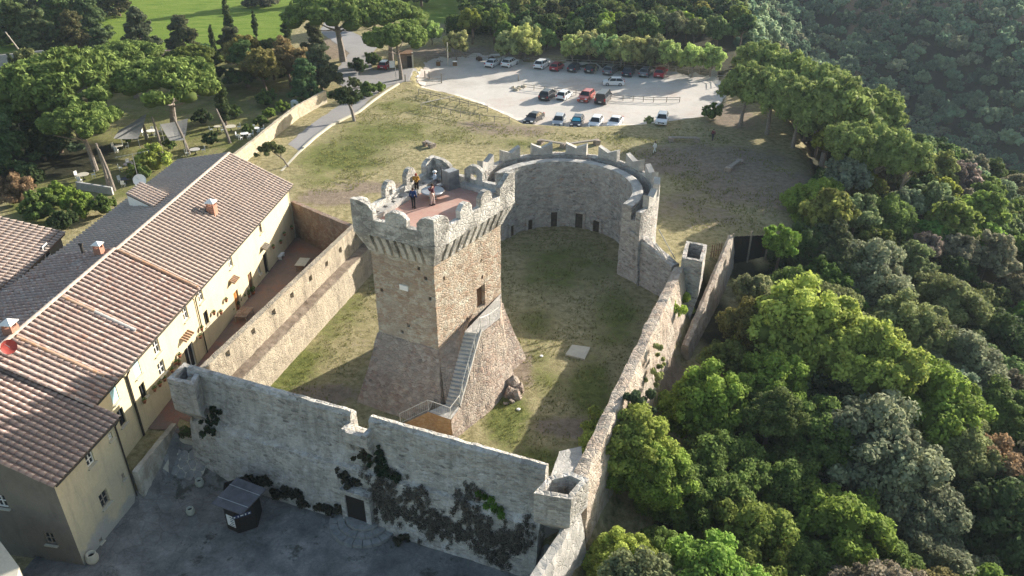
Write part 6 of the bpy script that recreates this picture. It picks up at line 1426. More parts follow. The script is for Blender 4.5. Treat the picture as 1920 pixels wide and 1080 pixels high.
# ------------------------------------------------------------------ cars
def paint(name, col, metal=.2):
    m, t, b = mat(name); b.inputs['Base Color'].default_value = (*col, 1); b.inputs['Roughness'].default_value = .3; b.inputs['Metallic'].default_value = metal; b.inputs['Coat Weight'].default_value = .5; b.inputs['Specular IOR Level'].default_value = .5; return m
PT = dict(white=paint('white_car_paint', (.72, .73, .74), 0), silver=paint('silver_car_paint', (.42, .44, .46), .5), grey=paint('grey_car_paint', (.16, .17, .19), .5), black=paint('black_car_paint', (.02, .021, .025), .2), navy=paint('navy_car_paint', (.02, .03, .05), .3), red=paint('red_car_paint', (.33, .012, .025), .1), orangered=paint('coral_car_paint', (.45, .08, .06), .2))
M['tyre'] = plain('tyre_rubber', (.02, .02, .02), .9); M['rim'] = plain('alloy_rim', (.5, .5, .52), .35, .7, .05); M['redlight'] = plain('red_lamp_lens', (.4, .02, .02), .3); M['lamp'] = plain('clear_lamp_lens', (.7, .72, .74), .2, 0, .05); M['plate'] = plain('number_plate', (.75, .75, .72), .5); M['trim'] = plain('black_trim', (.03, .03, .03), .7)
M['pipe_grey'] = plain('dull_grey_metal', (.32, .33, .34), .6, .3); M['sunshade'] = plain('blue_sunshade', (.06, .42, .58), .5)
TYPES = dict(hatch=(3.9, 1.72, 1.48, [(-1.95, .35), (-1.93, .75), (-1.80, .95), (.85, .93), (1.65, .78), (1.92, .6), (1.95, .3)], (-1.78, -1.35, .45, 1.02)), suv=(4.4, 1.84, 1.66, [(-2.2, .4), (-2.18, .9), (-2.05, 1.1), (1.0, 1.08), (1.95, .95), (2.17, .7), (2.2, .36)], (-2.0, -1.6, .45, 1.05)), sedan=(4.4, 1.78, 1.42, [(-2.2, .35), (-2.18, .85), (-1.6, .98), (.85, .93), (1.9, .75), (2.16, .6), (2.2, .3)], (-1.55, -.95, .3, 1.0)), van=(4.95, 1.95, 1.98, [(-2.47, .35), (-2.47, 1.1), (-2.45, 1.15), (1.5, 1.13), (2.2, .95), (2.43, .7), (2.46, .35)], (-2.43, -2.3, 1.05, 1.6)))
def car(typ, col, loc, heading, label, front=True, roofcol=None, shade=False, group=None):
    L_, Wd, Hh, prof, (g0, g1, g2, g3) = TYPES[typ]; pm = PT[col]; r_ = thing('parked_car' if 'driv' not in label else 'car', label, 'van' if typ == 'van' else 'car', (0, 0, 0), group)
    hw = Wd / 2; mb = MB(); secs = [(-hw, .93, .12), (-hw + .06, 1.0, .02), (hw - .06, 1.0, .02), (hw, .93, .12)]
    outl = prof + [(prof[-1][0] - .12, .22), (prof[0][0] + .12, .22)]; rings = []
    for y, k, lo in secs:
        mid_ = (prof[2][1] + .22) / 2; rings.append([Vector((x * (.985 if k < 1 else 1), y, mid_ + (z - mid_) * k)) for x, z in outl])
    n_ = len(outl); o = 0
    for ring in rings: mb.v += ring
    for s_ in range(3):
        for i in range(n_): j = (i + 1) % n_; mb.f.append((s_ * n_ + i, s_ * n_ + j, (s_ + 1) * n_ + j, (s_ + 1) * n_ + i))
    mb.f.append(tuple(range(n_))[::-1]); mb.f.append(tuple(3 * n_ + i for i in range(n_))); mb.build('body', pm, r_)
    zb = prof[2][1] - .03; zt = Hh - .06; w0, w1 = hw - .07, hw - .26
    bot = [(g0, -w0), (g3, -w0), (g3, w0), (g0, w0)]; topp = [(g1, -w1), (g2, -w1), (g2, w1), (g1, w1)]
    MB().rings([[Vector((x, y, zb)) for x, y in bot], [Vector((x, y, zt)) for x, y in topp]]).build('windows', M['glass'], r_)
    MB().rings([[Vector((x * 1.0, y * 1.03, zt - .02)) for x, y in topp], [Vector((x * .99, y * 1.0, zt + .03)) for x, y in topp], [Vector((x * .9 + (g1 + g2) * .05, y * .8, Hh)) for x, y in topp]]).build('roof', PT[roofcol] if roofcol else pm, r_)
    for (bx, by), (tx, ty) in zip(bot, topp): MB().tube([Vector((bx, by, zb)), Vector((tx, ty * 1.02, zt))], .05, 4).build('pillar', pm, r_)
    for q in (.42, .72) if typ != 'hatch' else (.5,):
        for sg in (-1, 1): MB().tube([Vector((g0 + (g3 - g0) * q, sg * w0, zb)), Vector((g1 + (g2 - g1) * q, sg * (w1 + .01), zt))], .04, 4).build('pillar', pm, r_)
    wr = .33 if typ == 'hatch' else .37
    for x in (-L_ / 2 + .78, L_ / 2 - .82):
        for sg in (-1, 1):
            y = sg * (hw - .09); w_ = bpy.data.objects.new('wheel', None); C.objects.link(w_); w_.parent = r_; w_.location = (x, y, wr)
            for nm, rr, dy, mm in (('tyre', wr, .1, 'tyre'), ('rim', wr * .62, .115, 'rim')):
                q = MB(); ring_ = [[Vector((rr * s2 * math.cos(a), yy, rr * s2 * math.sin(a))) for a in [k * 2 * math.pi / 14 for k in range(14)]] for s2, yy in ((.9, -dy), (1, -dy * .7), (1, dy * .7), (.9, dy))]
                for rg in ring_: q.v += rg
                for s2 in range(3):
                    for i in range(14): q.f.append((s2 * 14 + i, s2 * 14 + (i + 1) % 14, (s2 + 1) * 14 + (i + 1) % 14, (s2 + 1) * 14 + i))
                q.f += [tuple(range(14)), tuple(range(42, 56))[::-1]]
                me_ = bpy.data.meshes.new(nm); me_.from_pydata(q.v, [], q.f); me_.materials.append(M[mm]); ob = bpy.data.objects.new(nm, me_); C.objects.link(ob); ob.parent = w_
    xf, xr = L_ / 2, -L_ / 2
    for sg in (-1, 1):
        MB().box((xf - .09, sg * (hw - .26), .66 if typ != 'suv' else .8), (.2, .36, .15)).build('headlight', M['lamp'], r_)
        MB().box((xr + .07, sg * (hw - .17), .85 if typ != 'van' else 1.0), (.16, .24, .22 if typ != 'van' else .45)).build('taillight', M['redlight'], r_)
        MB().box((g3 - .25, sg * (hw + .06), zb + .08), (.12, .2, .14)).build('wing_mirror', pm, r_)
    MB().box((xf + .005, 0, .42), (.05, .5, .12)).build('number_plate', M['plate'], r_); MB().box((xr - .005, 0, .62), (.05, .5, .12)).build('number_plate', M['plate'], r_)
    MB().box((xf - .01, 0, .5), (.06, Wd * .55, .2)).build('grille', M['trim'], r_); MB().box((xr + .02, 0, .36), (.08, Wd * .8, .2)).build('bumper_trim', M['trim'], r_)
    if shade: MB().add([Vector((g3 - .02, -w0 * .85, zb + .06)), Vector((g3 - .02, w0 * .85, zb + .06)), Vector((g2 + .06, w1 * .9, zt - .04)), Vector((g2 + .06, -w1 * .9, zt - .04))], [(0, 1, 2, 3)]).build('sunshade', M['sunshade'], r_)
    r_.location = loc; r_.rotation_euler = (0, 0, R(heading)); return r_
def pk(px, py): p = atg(px, py); p.z = Hs(p.x, p.y) + .05; return p
UPH = 66
for typ, col, px, py, hd_, lb, kw in [('sedan', 'white', 924, 124, UPH, 'white saloon, leftmost of the back row', {}), ('suv', 'white', 956, 124, UPH - 3, 'large white estate next to the leftmost white saloon', {}), ('suv', 'white', 1016, 127, UPH, 'white car alone between the white pair and the red hatchback', {}), ('hatch', 'red', 1044, 131, UPH, 'dark red hatchback beside the lone white car', {}),
    ('hatch', 'navy', 1077, 133, UPH, 'navy hatchback right of the dark red one', {}), ('hatch', 'black', 1109, 135, UPH, 'black small car with a person at its side door', {}), ('suv', 'grey', 1144, 138, UPH, 'grey estate in the middle of the back row', {}), ('suv', 'navy', 1178, 141, 72, 'dark navy suv behind the driving white car', {}), ('suv', 'grey', 1211, 142, UPH, 'dark grey car next to the last red one', {}), ('suv', 'red', 1238, 143, UPH + 4, 'red estate at the right end of the back row', {}),
    ('suv', 'black', 1027, 185, UPH, 'black car at the left of the middle row', {}), ('hatch', 'white', 1058, 185, UPH - 2, 'white hatchback in the middle row', {}), ('suv', 'orangered', 1099, 188, UPH + 180, 'coral red small suv facing the castle in the middle row', {}), ('van', 'black', 1131, 191, UPH + 4, 'black van at the right of the middle row', {}),
    ('sedan', 'black', 1001, 228, UPH + 176, 'black car leftmost of the front row', {}), ('hatch', 'silver', 1048, 233, 258, 'silver car second in the front row', {}), ('hatch', 'navy', 1082, 235, 256, 'dark car with a light blue sunshade in the front row', {'shade': True}), ('hatch', 'white', 1117, 236, 252, 'white car fourth in the front row', {}), ('sedan', 'white', 1153, 236, 250, 'whitish saloon at the right end of the front row', {}), ('hatch', 'white', 1241, 230, 255, 'white car half hidden behind the grassy crest', {}),
    ('hatch', 'white', 1150, 160, 176, 'white hatchback driving across the gravel', {}), ('hatch', 'red', 722, 128, 80, 'dark red car with a white roof at the parking entrance', {'roofcol': 'white'}), ('sedan', 'white', 8, 118, 170, 'white car at the left edge by the far wall', {})]:
    car(typ, col, pk(px, py), hd_, lb, group='cars in the parking lot' if py > 120 and px > 900 else None, **kw)

# ------------------------------------------------------------------ people
def skin_mesh(root, name, pts, edges, m, sub=1):
    me_ = bpy.data.meshes.new(name); me_.from_pydata([p for p, r_ in pts], edges, []); me_.materials.append(m); ob = bpy.data.objects.new(name, me_); C.objects.link(ob); ob.parent = root
    sk = ob.modifiers.new('skin', 'SKIN'); sk.use_smooth_shade = True
    for v_, (p, r_) in zip(me_.skin_vertices[0].data, pts): v_.radius = (r_, r_) if not isinstance(r_, tuple) else r_; v_.use_root = False
    me_.skin_vertices[0].data[0].use_root = True; sb = ob.modifiers.new('sub', 'SUBSURF'); sb.levels = sub; sb.render_levels = sub; return ob
def cloth(name, col): return plain(name, col, .9, 0, .12, 12)
skinm = plain('skin', (.45, .27, .19), .6, 0, .05)
def person(loc, head_deg, label, top, bottom, hair, stride=0.0, hat=None, arms='down', h=1.72, lean=0.0, skirt=False):
    r_ = thing('person', label, 'person', loc); r_.rotation_euler = (0, 0, R(head_deg)); k = h / 1.72
    s_ = stride; hx = lean
    J = dict(pel=(0, 0, .95), wst=(hx * .3, 0, 1.1), chs=(hx * .7, 0, 1.33), nck=(hx, 0, 1.48), hd=(hx + .02, 0, 1.60), sl=(hx * .8, .18, 1.42), sr=(hx * .8, -.18, 1.42), hl=(0, .09, .92), hr=(0, -.09, .92), kl=(s_ * .5 + .02, .1, .5), kr=(-s_ * .3 + .02, -.1, .5), fl=(s_, .1, .08), fr=(-s_, -.1, .08), tl=(s_ + .15, .11, .03), tr=(-s_ + .15, -.11, .03))
    if arms == 'down': J.update(el=(hx - .03 - s_ * .4, .24, 1.14), er=(hx - .03 + s_ * .4, -.24, 1.14), wl=(hx + .05 - s_ * .5, .25, .9), wr=(hx + .1 + s_ * .5, -.25, .9))
    elif arms == 'phone': J.update(el=(hx + .05, .22, 1.18), er=(hx + .05, -.22, 1.18), wl=(hx + .30, .08, 1.34), wr=(hx + .30, -.08, 1.34))
    else: J.update(el=(hx + .02, .24, 1.17), er=(hx + .02, -.24, 1.17), wl=(hx + .22, .16, 1.06), wr=(hx + .22, -.16, 1.06))
    J = {a: tuple(q * k for q in b_) for a, b_ in J.items()}
    names = ['pel', 'wst', 'chs', 'nck', 'hd', 'sl', 'el', 'wl', 'sr', 'er', 'wr', 'hl', 'kl', 'fl', 'tl', 'hr', 'kr', 'fr', 'tr']; rad = dict(pel=.13, wst=.115, chs=.14, nck=.052, hd=.09, sl=.055, el=.042, wl=.032, sr=.055, er=.042, wr=.032, hl=.08, kl=.055, fl=.042, tl=.035, hr=.08, kr=.055, fr=.042, tr=.035)
    E = [('pel', 'wst'), ('wst', 'chs'), ('chs', 'nck'), ('nck', 'hd'), ('chs', 'sl'), ('sl', 'el'), ('el', 'wl'), ('chs', 'sr'), ('sr', 'er'), ('er', 'wr'), ('pel', 'hl'), ('hl', 'kl'), ('kl', 'fl'), ('fl', 'tl'), ('pel', 'hr'), ('hr', 'kr'), ('kr', 'fr'), ('fr', 'tr')]
    ix = {n_: i for i, n_ in enumerate(names)}; skin_mesh(r_, 'body', [(J[n_], rad[n_] * k) for n_ in names], [(ix[a], ix[b_]) for a, b_ in E], skinm)
    tn = ['wst', 'chs', 'sl', 'el', 'wl', 'sr', 'er', 'wr', 'pel']; tr_ = dict(rad); tp = [(J[n_], (tr_[n_] + .028) * k) for n_ in tn]; tp[-1] = ((J['pel'][0], 0, .82 * k if skirt else J['pel'][2] - .08), .17 * k)
    skin_mesh(r_, 'jacket', tp, [(0, 1), (1, 2), (2, 3), (3, 4), (1, 5), (5, 6), (6, 7), (0, 8)], top)
    bn = ['pel', 'hl', 'kl', 'fl', 'hr', 'kr', 'fr']; skin_mesh(r_, 'trousers', [(J[n_], (rad[n_] + .022) * k) for n_ in bn], [(0, 1), (1, 2), (2, 3), (0, 4), (4, 5), (5, 6)], bottom)
    for a, b_ in (('fl', 'tl'), ('fr', 'tr')): p, q = Vector(J[a]), Vector(J[b_]); MB().tube([Vector((p.x - .06, p.y, .045)), Vector((q.x + .02, q.y, .04))], [.055, .045], 7).build('shoe', M['trim'], r_).matrix_world = Matrix()
    return r_, J, k, hair, hat
def finish_person(t_):
    r_, J, k, hair, hat = t_; hd = Vector(J['hd'])
    def loc_build(mb, nm, m): 
        me_ = bpy.data.meshes.new(nm); me_.from_pydata(mb.v, [], mb.f); me_.materials.append(m); ob = bpy.data.objects.new(nm, me_); C.objects.link(ob); ob.parent = r_; me_.polygons.foreach_set('use_smooth', [True] * len(me_.polygons)); return ob
    mb = MB().lathe(hd + Vector((-.02, 0, 0)), [(.05, -.1), (.095, -.06), (.108, .02), (.09, .08), (.045, .115), (.01, .12)], 10); loc_build(mb, 'hair', hair)
    if hat: loc_build(MB().lathe(hd + Vector((.0, 0, .05)), [(.19, -.02), (.19, .0), (.115, .01), (.11, .08), (.05, .1)], 12), 'hat', hat)
    for c_ in r_.children:
        if c_.name.startswith('shoe'):
            c_.matrix_world = Matrix(); c_.data.transform(Matrix.Translation(r_.location)); c_.parent = r_; c_.location = (0, 0, 0); c_.rotation_euler = (0, 0, 0)
brn = plain('brown_hair', (.05, .025, .015), .8); redh = plain('red_hair', (.28, .05, .03), .8); blk = plain('black_hair', (.015, .012, .01), .8)
ppl = [person(at(776, 391, ZD), 75, 'person in a dark blue coat and black trousers on the tower terrace', cloth('blue_coat', (.02, .045, .13)), cloth('black_trousers', (.02, .02, .025)), brn, .05, skirt=True),
    person(at(782, 363, ZD), -80, 'person with red hair and a yellow top standing on the tower terrace', cloth('mustard_top', (.38, .20, .03)), cloth('dark_skirt', (.03, .02, .02)), redh, .05, arms='phone'),
    person(at(812, 385, ZD), 150, 'person in a maroon jacket and pale trousers beside the round terrace table', cloth('maroon_jacket', (.10, .03, .045)), cloth('pale_pink_trousers', (.52, .40, .36)), brn, .06, arms='phone', h=1.8),
    person(at(817, 358, ZD), 200, 'person in a white cap behind the round terrace table', cloth('pale_blue_top', (.45, .52, .62)), cloth('grey_trousers', (.2, .2, .22)), brn, .03, hat=M['white'], arms='fold'),
    person(atg(1227, 287), 190, 'person all in white walking on the grass beyond the round bastion', cloth('white_shirt', (.72, .72, .70)), cloth('white_trousers', (.7, .7, .68)), blk, .22, h=1.75),
    person(atg(1336, 263), 230, 'person in dark red top walking in the shade near the pines', cloth('wine_top', (.13, .03, .05)), cloth('dark_trousers', (.03, .03, .05)), blk, .18),
    person(pk(1117, 140), 200, 'person standing at the open side of the black small car', cloth('olive_jacket', (.12, .13, .08)), cloth('khaki_trousers', (.3, .28, .2)), blk, .05)]
bpy.context.view_layer.update()
for q in ppl: finish_person(q)
# terrace furniture
p = at(812, 372, ZD); tb = thing('round_table', 'large round stone table on the tower terrace', 'table', p)
MB().lathe(p, [(.3, 0), (.28, .5), (.45, .56)], 14).build('pedestal', M['coping'], tb); MB().lathe(p, [(.86, .56), (.92, .6), (.92, .66), (.88, .7)], 24).build('table_top', M['metal'], tb)
p = at(846, 352, ZD); hb = thing('hatch_cover', 'upright grey metal stair hatch with a ribbed panel on the tower terrace', 'hatch', p); u_ = Vector((.75, .66, 0)).normalized(); v_ = Vector((-u_.y, u_.x, 0))
MB().box(p + Vector((0, 0, .75)), (1.0, .75, 1.5), u_).build('housing', M['pipe_grey'], hb)
for k in range(9): MB().box(p - u_ * .55 + v_ * (k - 4) * .09 + Vector((0, 0, .8)), (.05, .05, 1.65), u_).build('rib', M['metal'], hb)
for k in range(11): MB().box(p - v_ * .41 + u_ * (k - 5) * .1 + Vector((0, 0, .78)), (.05, .05, 1.55), u_).build('rib', M['pipe_grey'], hb)
p = at(829, 352, ZD); pn = thing('display_stand', 'thin dark stand beside the stair hatch on the tower terrace', 'stand', p); MB().tube([p, p + Vector((0, 0, 1.7))], .03, 6).build('post', M['black_metal'], pn); MB().box(p + Vector((0, 0, .3)), (.8, .5, .06), u_).build('tray', M['metal'], pn)

# ------------------------------------------------------------------ courtyard and plaza objects
q = [at(*a, .16) for a in ((1060, 664), (1073, 646), (1107, 651), (1096, 673))]
sl = thing('stone_slab', 'flat square stone slab lying on the courtyard grass', 'slab', (sum(q, Vector()) / 4).xyz - Vector((0, 0, .16)))
MB().rings([lift([a for a in (q[0], q[3], q[2], q[1])], 0), lift([q[0], q[3], q[2], q[1]], .16)]).rough(.01, 2).build('slab_top', M['pale'], sl)
for px, py, lb in ((1015, 668, 'small white stone on the grass near the slab'), (972, 768, 'round white lid on the grass by the masonry lump')): tag(recentre(MB().lathe(at(px, py, 0), [(.14, 0), (.17, .05), (.1, .1)], 9).build('white_stone', M['white'])), lb, 'stone')
# kiosk
kz = -2.75; kb = [at(424, 992, kz), at(447, 1003, kz), at(486, 990, kz), at(495, 955, kz), at(468, 935, kz), at(428, 948, kz)]
kc = sum(kb, Vector()) / 6; kr_ = thing('kiosk', 'black hexagonal wooden kiosk with a grey single-pitch roof in the plaza', 'kiosk', (kc.x, kc.y, kz))
rz = [at(397, 946, -.35), at(454, 966, -.35), at(500, 918, .15), at(444, 897, .15)]
inset = [k_ + (kc - k_) * .12 for k_ in kb]
for i in range(6):
    a, b_ = inset[i], inset[(i + 1) % 6]; d = b_ - a; n_ = 9
    for k in range(n_):
        c_ = a + d * .5 + Vector((0, 0, .12 + k * .262)); MB().box(c_, (d.length - .01, .07, .255), (d.x, d.y, 0)).build('board', M['dark_wood'], kr_)
MB().rings([rz, [p + Vector((0, 0, .10)) for p in rz]], base=True).build('roof', M['slate_roof'], kr_)
for f in (.25, .72):
    a, b_ = rz[0].lerp(rz[3], f) + Vector((0, 0, .12)), rz[1].lerp(rz[2], f) + Vector((0, 0, .12)); MB().box((a + b_) / 2, ((b_ - a).length, .05, .02), (b_ - a)).build('roof_seam', M['metal'], kr_)
a, b_ = inset[0], inset[1]; d = (b_ - a).normalized(); nrm = Vector((d.y, -d.x, 0)); 
if nrm.y > 0: nrm = -nrm
c0 = (a + b_) / 2 + nrm * .05
po = MB().box(c0 + Vector((0, 0, .95)), (.72, .02, 1.0), d).build('poster', M['white'], kr_)
inkm = plain('dark_print', (.03, .05, .08), .8)
for k in range(4): MB().box(c0 + nrm * .012 + d * (.12 + .04 * (k % 2)) + Vector((0, 0, 1.3 - k * .19)), (.30, .008, .07), d).build('print', inkm, po)
MB().box(c0 + nrm * .012 + d * .05 + Vector((0, 0, .55)), (.45, .008, .05), d).build('print', inkm, po)
a, b_ = inset[1], inset[2]; d = (b_ - a).normalized(); nrm = Vector((d.y, -d.x, 0)); c0 = (a + b_) / 2 + nrm * .06 + Vector((0, 0, 1.55)) - d * .2
sg_ = MB().box(c0, (1.25, .03, .28), d).build('sign', plain('blue_sign', (.03, .05, .12), .6), kr_)
for k, w_ in enumerate((.12, .05, .2, .08, .12)): MB().box(c0 + nrm * .02 + d * (-.5 + .25 * k), (w_, .01, .08 + .05 * (k % 2)), d).build('letter_shape', M['white'], sg_)
M['slate_step'] = ground_mat('worn_step_stone', [(.16, .17, .175), (.26, .265, .26), (.36, .355, .34)], 1.5, 8, .5)
# semicircular steps before the doorway
dc = at(672, 985, -2.55); dc = onfront(683, 972); dc.z = dgz - .55; dst = thing('doorway_steps', 'fan of old stone steps below the doorway of the front wall', 'steps', dc)
for ring_, (r0, r1, z0) in enumerate(((0, 1.35, .52), (1.38, 1.9, .3), (1.93, 2.5, .12))):
    nseg = (1, 9, 11)[ring_]
    for k in range(nseg):
        a0, a1 = math.pi * k / nseg, math.pi * (k + 1) / nseg - (.02 if nseg > 1 else 0); pts_ = []
        if nseg == 1: pts_ = [dc + (fu * math.cos(a) * r1) + fn * (math.sin(a) * r1 * .9 - .3) for a in [math.pi * j / 6 for j in range(7)]]
        else: pts_ = [dc + fu * math.cos(a) * r1 + fn * (math.sin(a) * r1 * .9 - .3) for a in (a0, (a0 + a1) / 2, a1)] + [dc + fu * math.cos(a) * r0 + fn * (math.sin(a) * r0 * .9 - .3) for a in (a1, (a0 + a1) / 2, a0)]
        pts_ = [Vector((p.x, p.y, dc.z - .3)) for p in pts_]; MB().prism(pts_[::1], Vector((0, 0, .3 + z0 + random.uniform(-.02, .02)))).rough(.02, 2).build('step_stone', M['slate_step'], dst)
# crazy paving with pale joints
cp = thing('crazy_paving', 'patch of irregular flagstones with pale joints beside the planter', 'paving', atg(345, 872)); cp_c = atg(345, 868)
cpoly = [atg(*a) for a in ((325, 850), (368, 852), (388, 872), (382, 892), (345, 898), (306, 880))]
zc = lambda x, y: Hs(x, y)
sheet('paving_bed', [(p.x, p.y) for p in cpoly], M['pale'], .15, .4, .05)
pr = random.Random(3); stones_ = []
P0 = np.array([[p.x, p.y] for p in cpoly]); lo_, hi_ = P0.min(0), P0.max(0); seeds = []
for _ in range(3000):
    q_ = (pr.uniform(lo_[0], hi_[0]), pr.uniform(lo_[1], hi_[1]))
    if sdf_poly(np.array([q_[0]]), np.array([q_[1]]), P0)[0] > .12 and all(math.dist(q_, s_) > .42 for s_ in seeds): seeds.append(q_)
for s_ in seeds[:48]:
    nb = [o_ for o_ in seeds if o_ != s_ and math.dist(o_, s_) < 1.6]; pg = []
    for k in range(12):
        a = k * math.pi / 6; d_ = (math.cos(a), math.sin(a)); t_ = .45
        for o_ in nb:
            vx, vy = o_[0] - s_[0], o_[1] - s_[1]; dn = d_[0] * vx + d_[1] * vy
            if dn > 0: t_ = min(t_, (vx * vx + vy * vy) / 2 / dn)
        t_ *= .93; qx, qy = s_[0] + d_[0] * t_, s_[1] + d_[1] * t_; pg.append(Vector((qx, qy, zc(*s_) + (zc(s_[0] + .2, s_[1]) - zc(s_[0] - .2, s_[1])) / .4 * (qx - s_[0]) + (zc(s_[0], s_[1] + .2) - zc(s_[0], s_[1] - .2)) / .4 * (qy - s_[1]) + .14)))
    MB().prism(pg, Vector((0, 0, .045 + pr.random() * .015))).build('flagstone', M['slate_step'], cp)
# urns and planter
def urn(px, py, label, s_=1.0, m='urn', z=None):
    p = atg(px, py); r_ = thing('urn', label, 'urn', p); MB().lathe(p, [(.16 * s_, 0), (.30 * s_, .2 * s_), (.33 * s_, .42 * s_), (.24 * s_, .62 * s_), (.26 * s_, .68 * s_), (.2 * s_, .68 * s_), (.18 * s_, .5 * s_)], 14).build('jar', M[m], r_, smooth=True); MB().lathe(p, [(.18 * s_, .5 * s_), (.05, .56 * s_)], 10).build('soil', M['shade'], r_)
urn(376, 912, 'pale green glazed urn beside the corner of the front wall'); urn(359, 965, 'pale green glazed urn out in the plaza left of the kiosk', .95); urn(176, 1055, 'large beige jar standing at the foot of the near house', 1.25, 'pale')
p = atg(355, 829); pl_ = thing('planter', 'cream rectangular planter with a dark shrub beside the lane', 'planter', p); MB().box(p + Vector((0, 0, .2)), (1.2, .5, .42), (1, -.25, 0)).build('trough', M['pale'], pl_)
V_, Q, T_ = leaves(np.array([[x, y, .75 + z] for x, y, z in ((-.35, 0, 0), (0, .1, .2), (.3, 0, .05), (.1, -.1, .35), (-.2, .1, .4))]), np.array([.3] * 5), 150, .1, 77); ob = bpy.data.objects.new('shrub', fol_mesh('shrub', V_, Q, T_, M['leaf'])); C.objects.link(ob); ob.parent = pl_; ob.color = (.06, .08, .03, 1)
# lane furniture
def tabl(px, py, w_, d_, label, m='pale', z=0, h=.75, u=(FD.x, FD.y, 0)):
    p = at(px, py, z + h); p.z = z; r_ = thing('table', label, 'table', p); u_ = Vector(u).normalized(); v_ = Vector((-u_.y, u_.x, 0)); MB().box(p + Vector((0, 0, h)), (w_, d_, .05), u_).build('table_top', M[m], r_)
    for a in (-1, 1):
        for b_ in (-1, 1): MB().box(p + u_ * a * (w_ / 2 - .08) + v_ * b_ * (d_ / 2 - .08) + Vector((0, 0, h / 2)), (.06, .06, h - .04), u_).build('leg', M['grey_wood'], r_)
tabl(567, 491, 1.7, 1.1, 'pale table standing in the shaded far part of the lane'); tabl(457, 585, 1.8, 1.2, 'reddish table in the lane near the orange door', 'brick')
for px, py, lb in ((509, 505, 'black doormat before the far dark door'), (481, 534, 'black doormat before the brown door')):
    p = at(px, py, .05); tag(recentre(MB().box(p, (1.0, .6, .03), (FD.x, FD.y, 0)).build('doormat', M['trim'])), lb, 'doormat')
p = at(528, 484, 0.03); bn = thing('bench', 'small pale bench beside the far door', 'bench', p); MB().box(p + FN.to_3d() * 0 + Vector((0, 0, .42)), (1.1, .4, .06), (FD.x, FD.y, 0)).build('seat', M['white'], bn)
for a in (-.42, .42): MB().box(p + Vector((FD.x, FD.y, 0)) * a + Vector((0, 0, .2)), (.07, .36, .38), (FD.x, FD.y, 0)).build('leg', M['white'], bn)
for i, (px, py, lb) in enumerate(((466, 558, 'potted plant in the cluster by the brown door'), (457, 566, 'second potted plant by the brown door'), (450, 574, 'third potted plant by the brown door'), (436, 592, 'potted plant right of the orange door'), (428, 600, 'potted plant below the orange door steps'), (446, 580, 'leafy pot at the side of the orange door'), (475, 552, 'small pot nearest the doormat'))):
    p = at(px, py, 0.03); r_ = thing('potted_plant', lb, 'potted plant', p); MB().lathe(p, [(.14, 0), (.2, .3), (.22, .32)], 10).build('pot', M['clay'], r_)
    V_, Q, T_ = leaves(np.array([[0, 0, .5], [.1, .05, .7], [-.1, 0, .62]]), np.array([.2, .17, .16]), 60, .1, 90 + i); ob = bpy.data.objects.new('plant', fol_mesh('plant', V_, Q, T_, M['leaf'])); C.objects.link(ob); ob.parent = r_; ob.color = (.08, .12, .03, 1)
# ------------------------------------------------------------------ fences, gate, benches, posts, signs outside
def rail_fence(label, pts, gap=2.0, h=1.05, m='grey_wood', rails=(.95, .55), cross=False, zoff=0):
    pts = [atg(*q) for q in pts]; r_ = thing('rail_fence', label, 'fence', pts[0])
    for a, b_ in zip(pts, pts[1:]):
        n_ = max(1, round((b_ - a).length / gap))
        for k in range(n_):
            p, q = a.lerp(b_, k / n_), a.lerp(b_, (k + 1) / n_); p.z = Hs(p.x, p.y); q.z = Hs(q.x, q.y)
            MB().tube([p - Vector((0, 0, .2)), p + Vector((0, 0, h))], .065, 6).build('post', M[m], r_)
            for rr in rails: MB().tube([p + Vector((0, 0, rr)), q + Vector((0, 0, rr))], .05, 5).build('rail', M[m], r_)
            if cross: MB().tube([p + Vector((0, 0, .15)), q + Vector((0, 0, .95))], .04, 5).build('brace', M[m], r_)
    q.z = Hs(q.x, q.y); MB().tube([q - Vector((0, 0, .2)), q + Vector((0, 0, h))], .065, 6).build('post', M[m], r_); return r_
rail_fence('timber rail fence along the grass between the entrance gate and the black car', [(785, 178), (808, 183), (862, 196), (914, 210)], cross=True)
rail_fence('lower timber rail fence descending the grass towards the black car', [(790, 205), (828, 212), (900, 226), (955, 232)], rails=(.9,))
rail_fence('timber rail fence dividing the parking lot behind the middle row', [(982, 168), (1040, 175), (1100, 182), (1168, 190), (1225, 193), (1274, 193)])
rail_fence('rustic rail fence along the back of the parking lot', [(800, 112), (870, 109), (940, 114), (1000, 116), (1060, 120), (1130, 124), (1190, 128), (1245, 132), (1290, 138), (1330, 143), (1360, 152)], gap=2.4)
p0, p1 = atg(792, 204), atg(852, 191); tag(recentre(MB().tube([p0 + Vector((0, 0, .95)), p1 + Vector((0, 0, 1.0))], .08, 7).build('pale_log', M['pole_wood'])), 'pale barked log lying along the top of the lower rail fence', 'log')
gp = thing('timber_gate', 'timber frame gate at the entrance of the parking lot', 'gate', atg(815, 155))
for px, py, h_ in ((797, 148, 1.5), (805, 150, 1.6), (828, 157, 1.9), (760, 153, 1.3)): p = atg(px, py); MB().box(p + Vector((0, 0, h_ / 2)), (.2, .2, h_), (1, .1, 0)).build('post', M['grey_wood'], gp)
a, b_ = atg(780, 155), atg(828, 157); 
for z in (.35, .9): MB().tube([a + Vector((0, 0, z)), b_ + Vector((0, 0, z))], .07, 6).build('rail', M['grey_wood'], gp)
for px, py, h_, r_, m, lb in ((840, 124, 4.6, .10, 'pale', 'tall pale pole at the parking entrance'), (1325, 130, 2.2, .09, 'metal', 'grey post beside the corner tamarisk'), (972, 153, 1.2, .1, 'grey_wood', 'short wooden post above the rocky island'), (743, 152, 2.6, .05, 'metal', 'thin grey pole by the entrance pine')):
    p = atg(px, py); tag(recentre(MB().tube([p, p + Vector((0, 0, h_))], r_, 8).build('post', M[m])), lb, 'post')
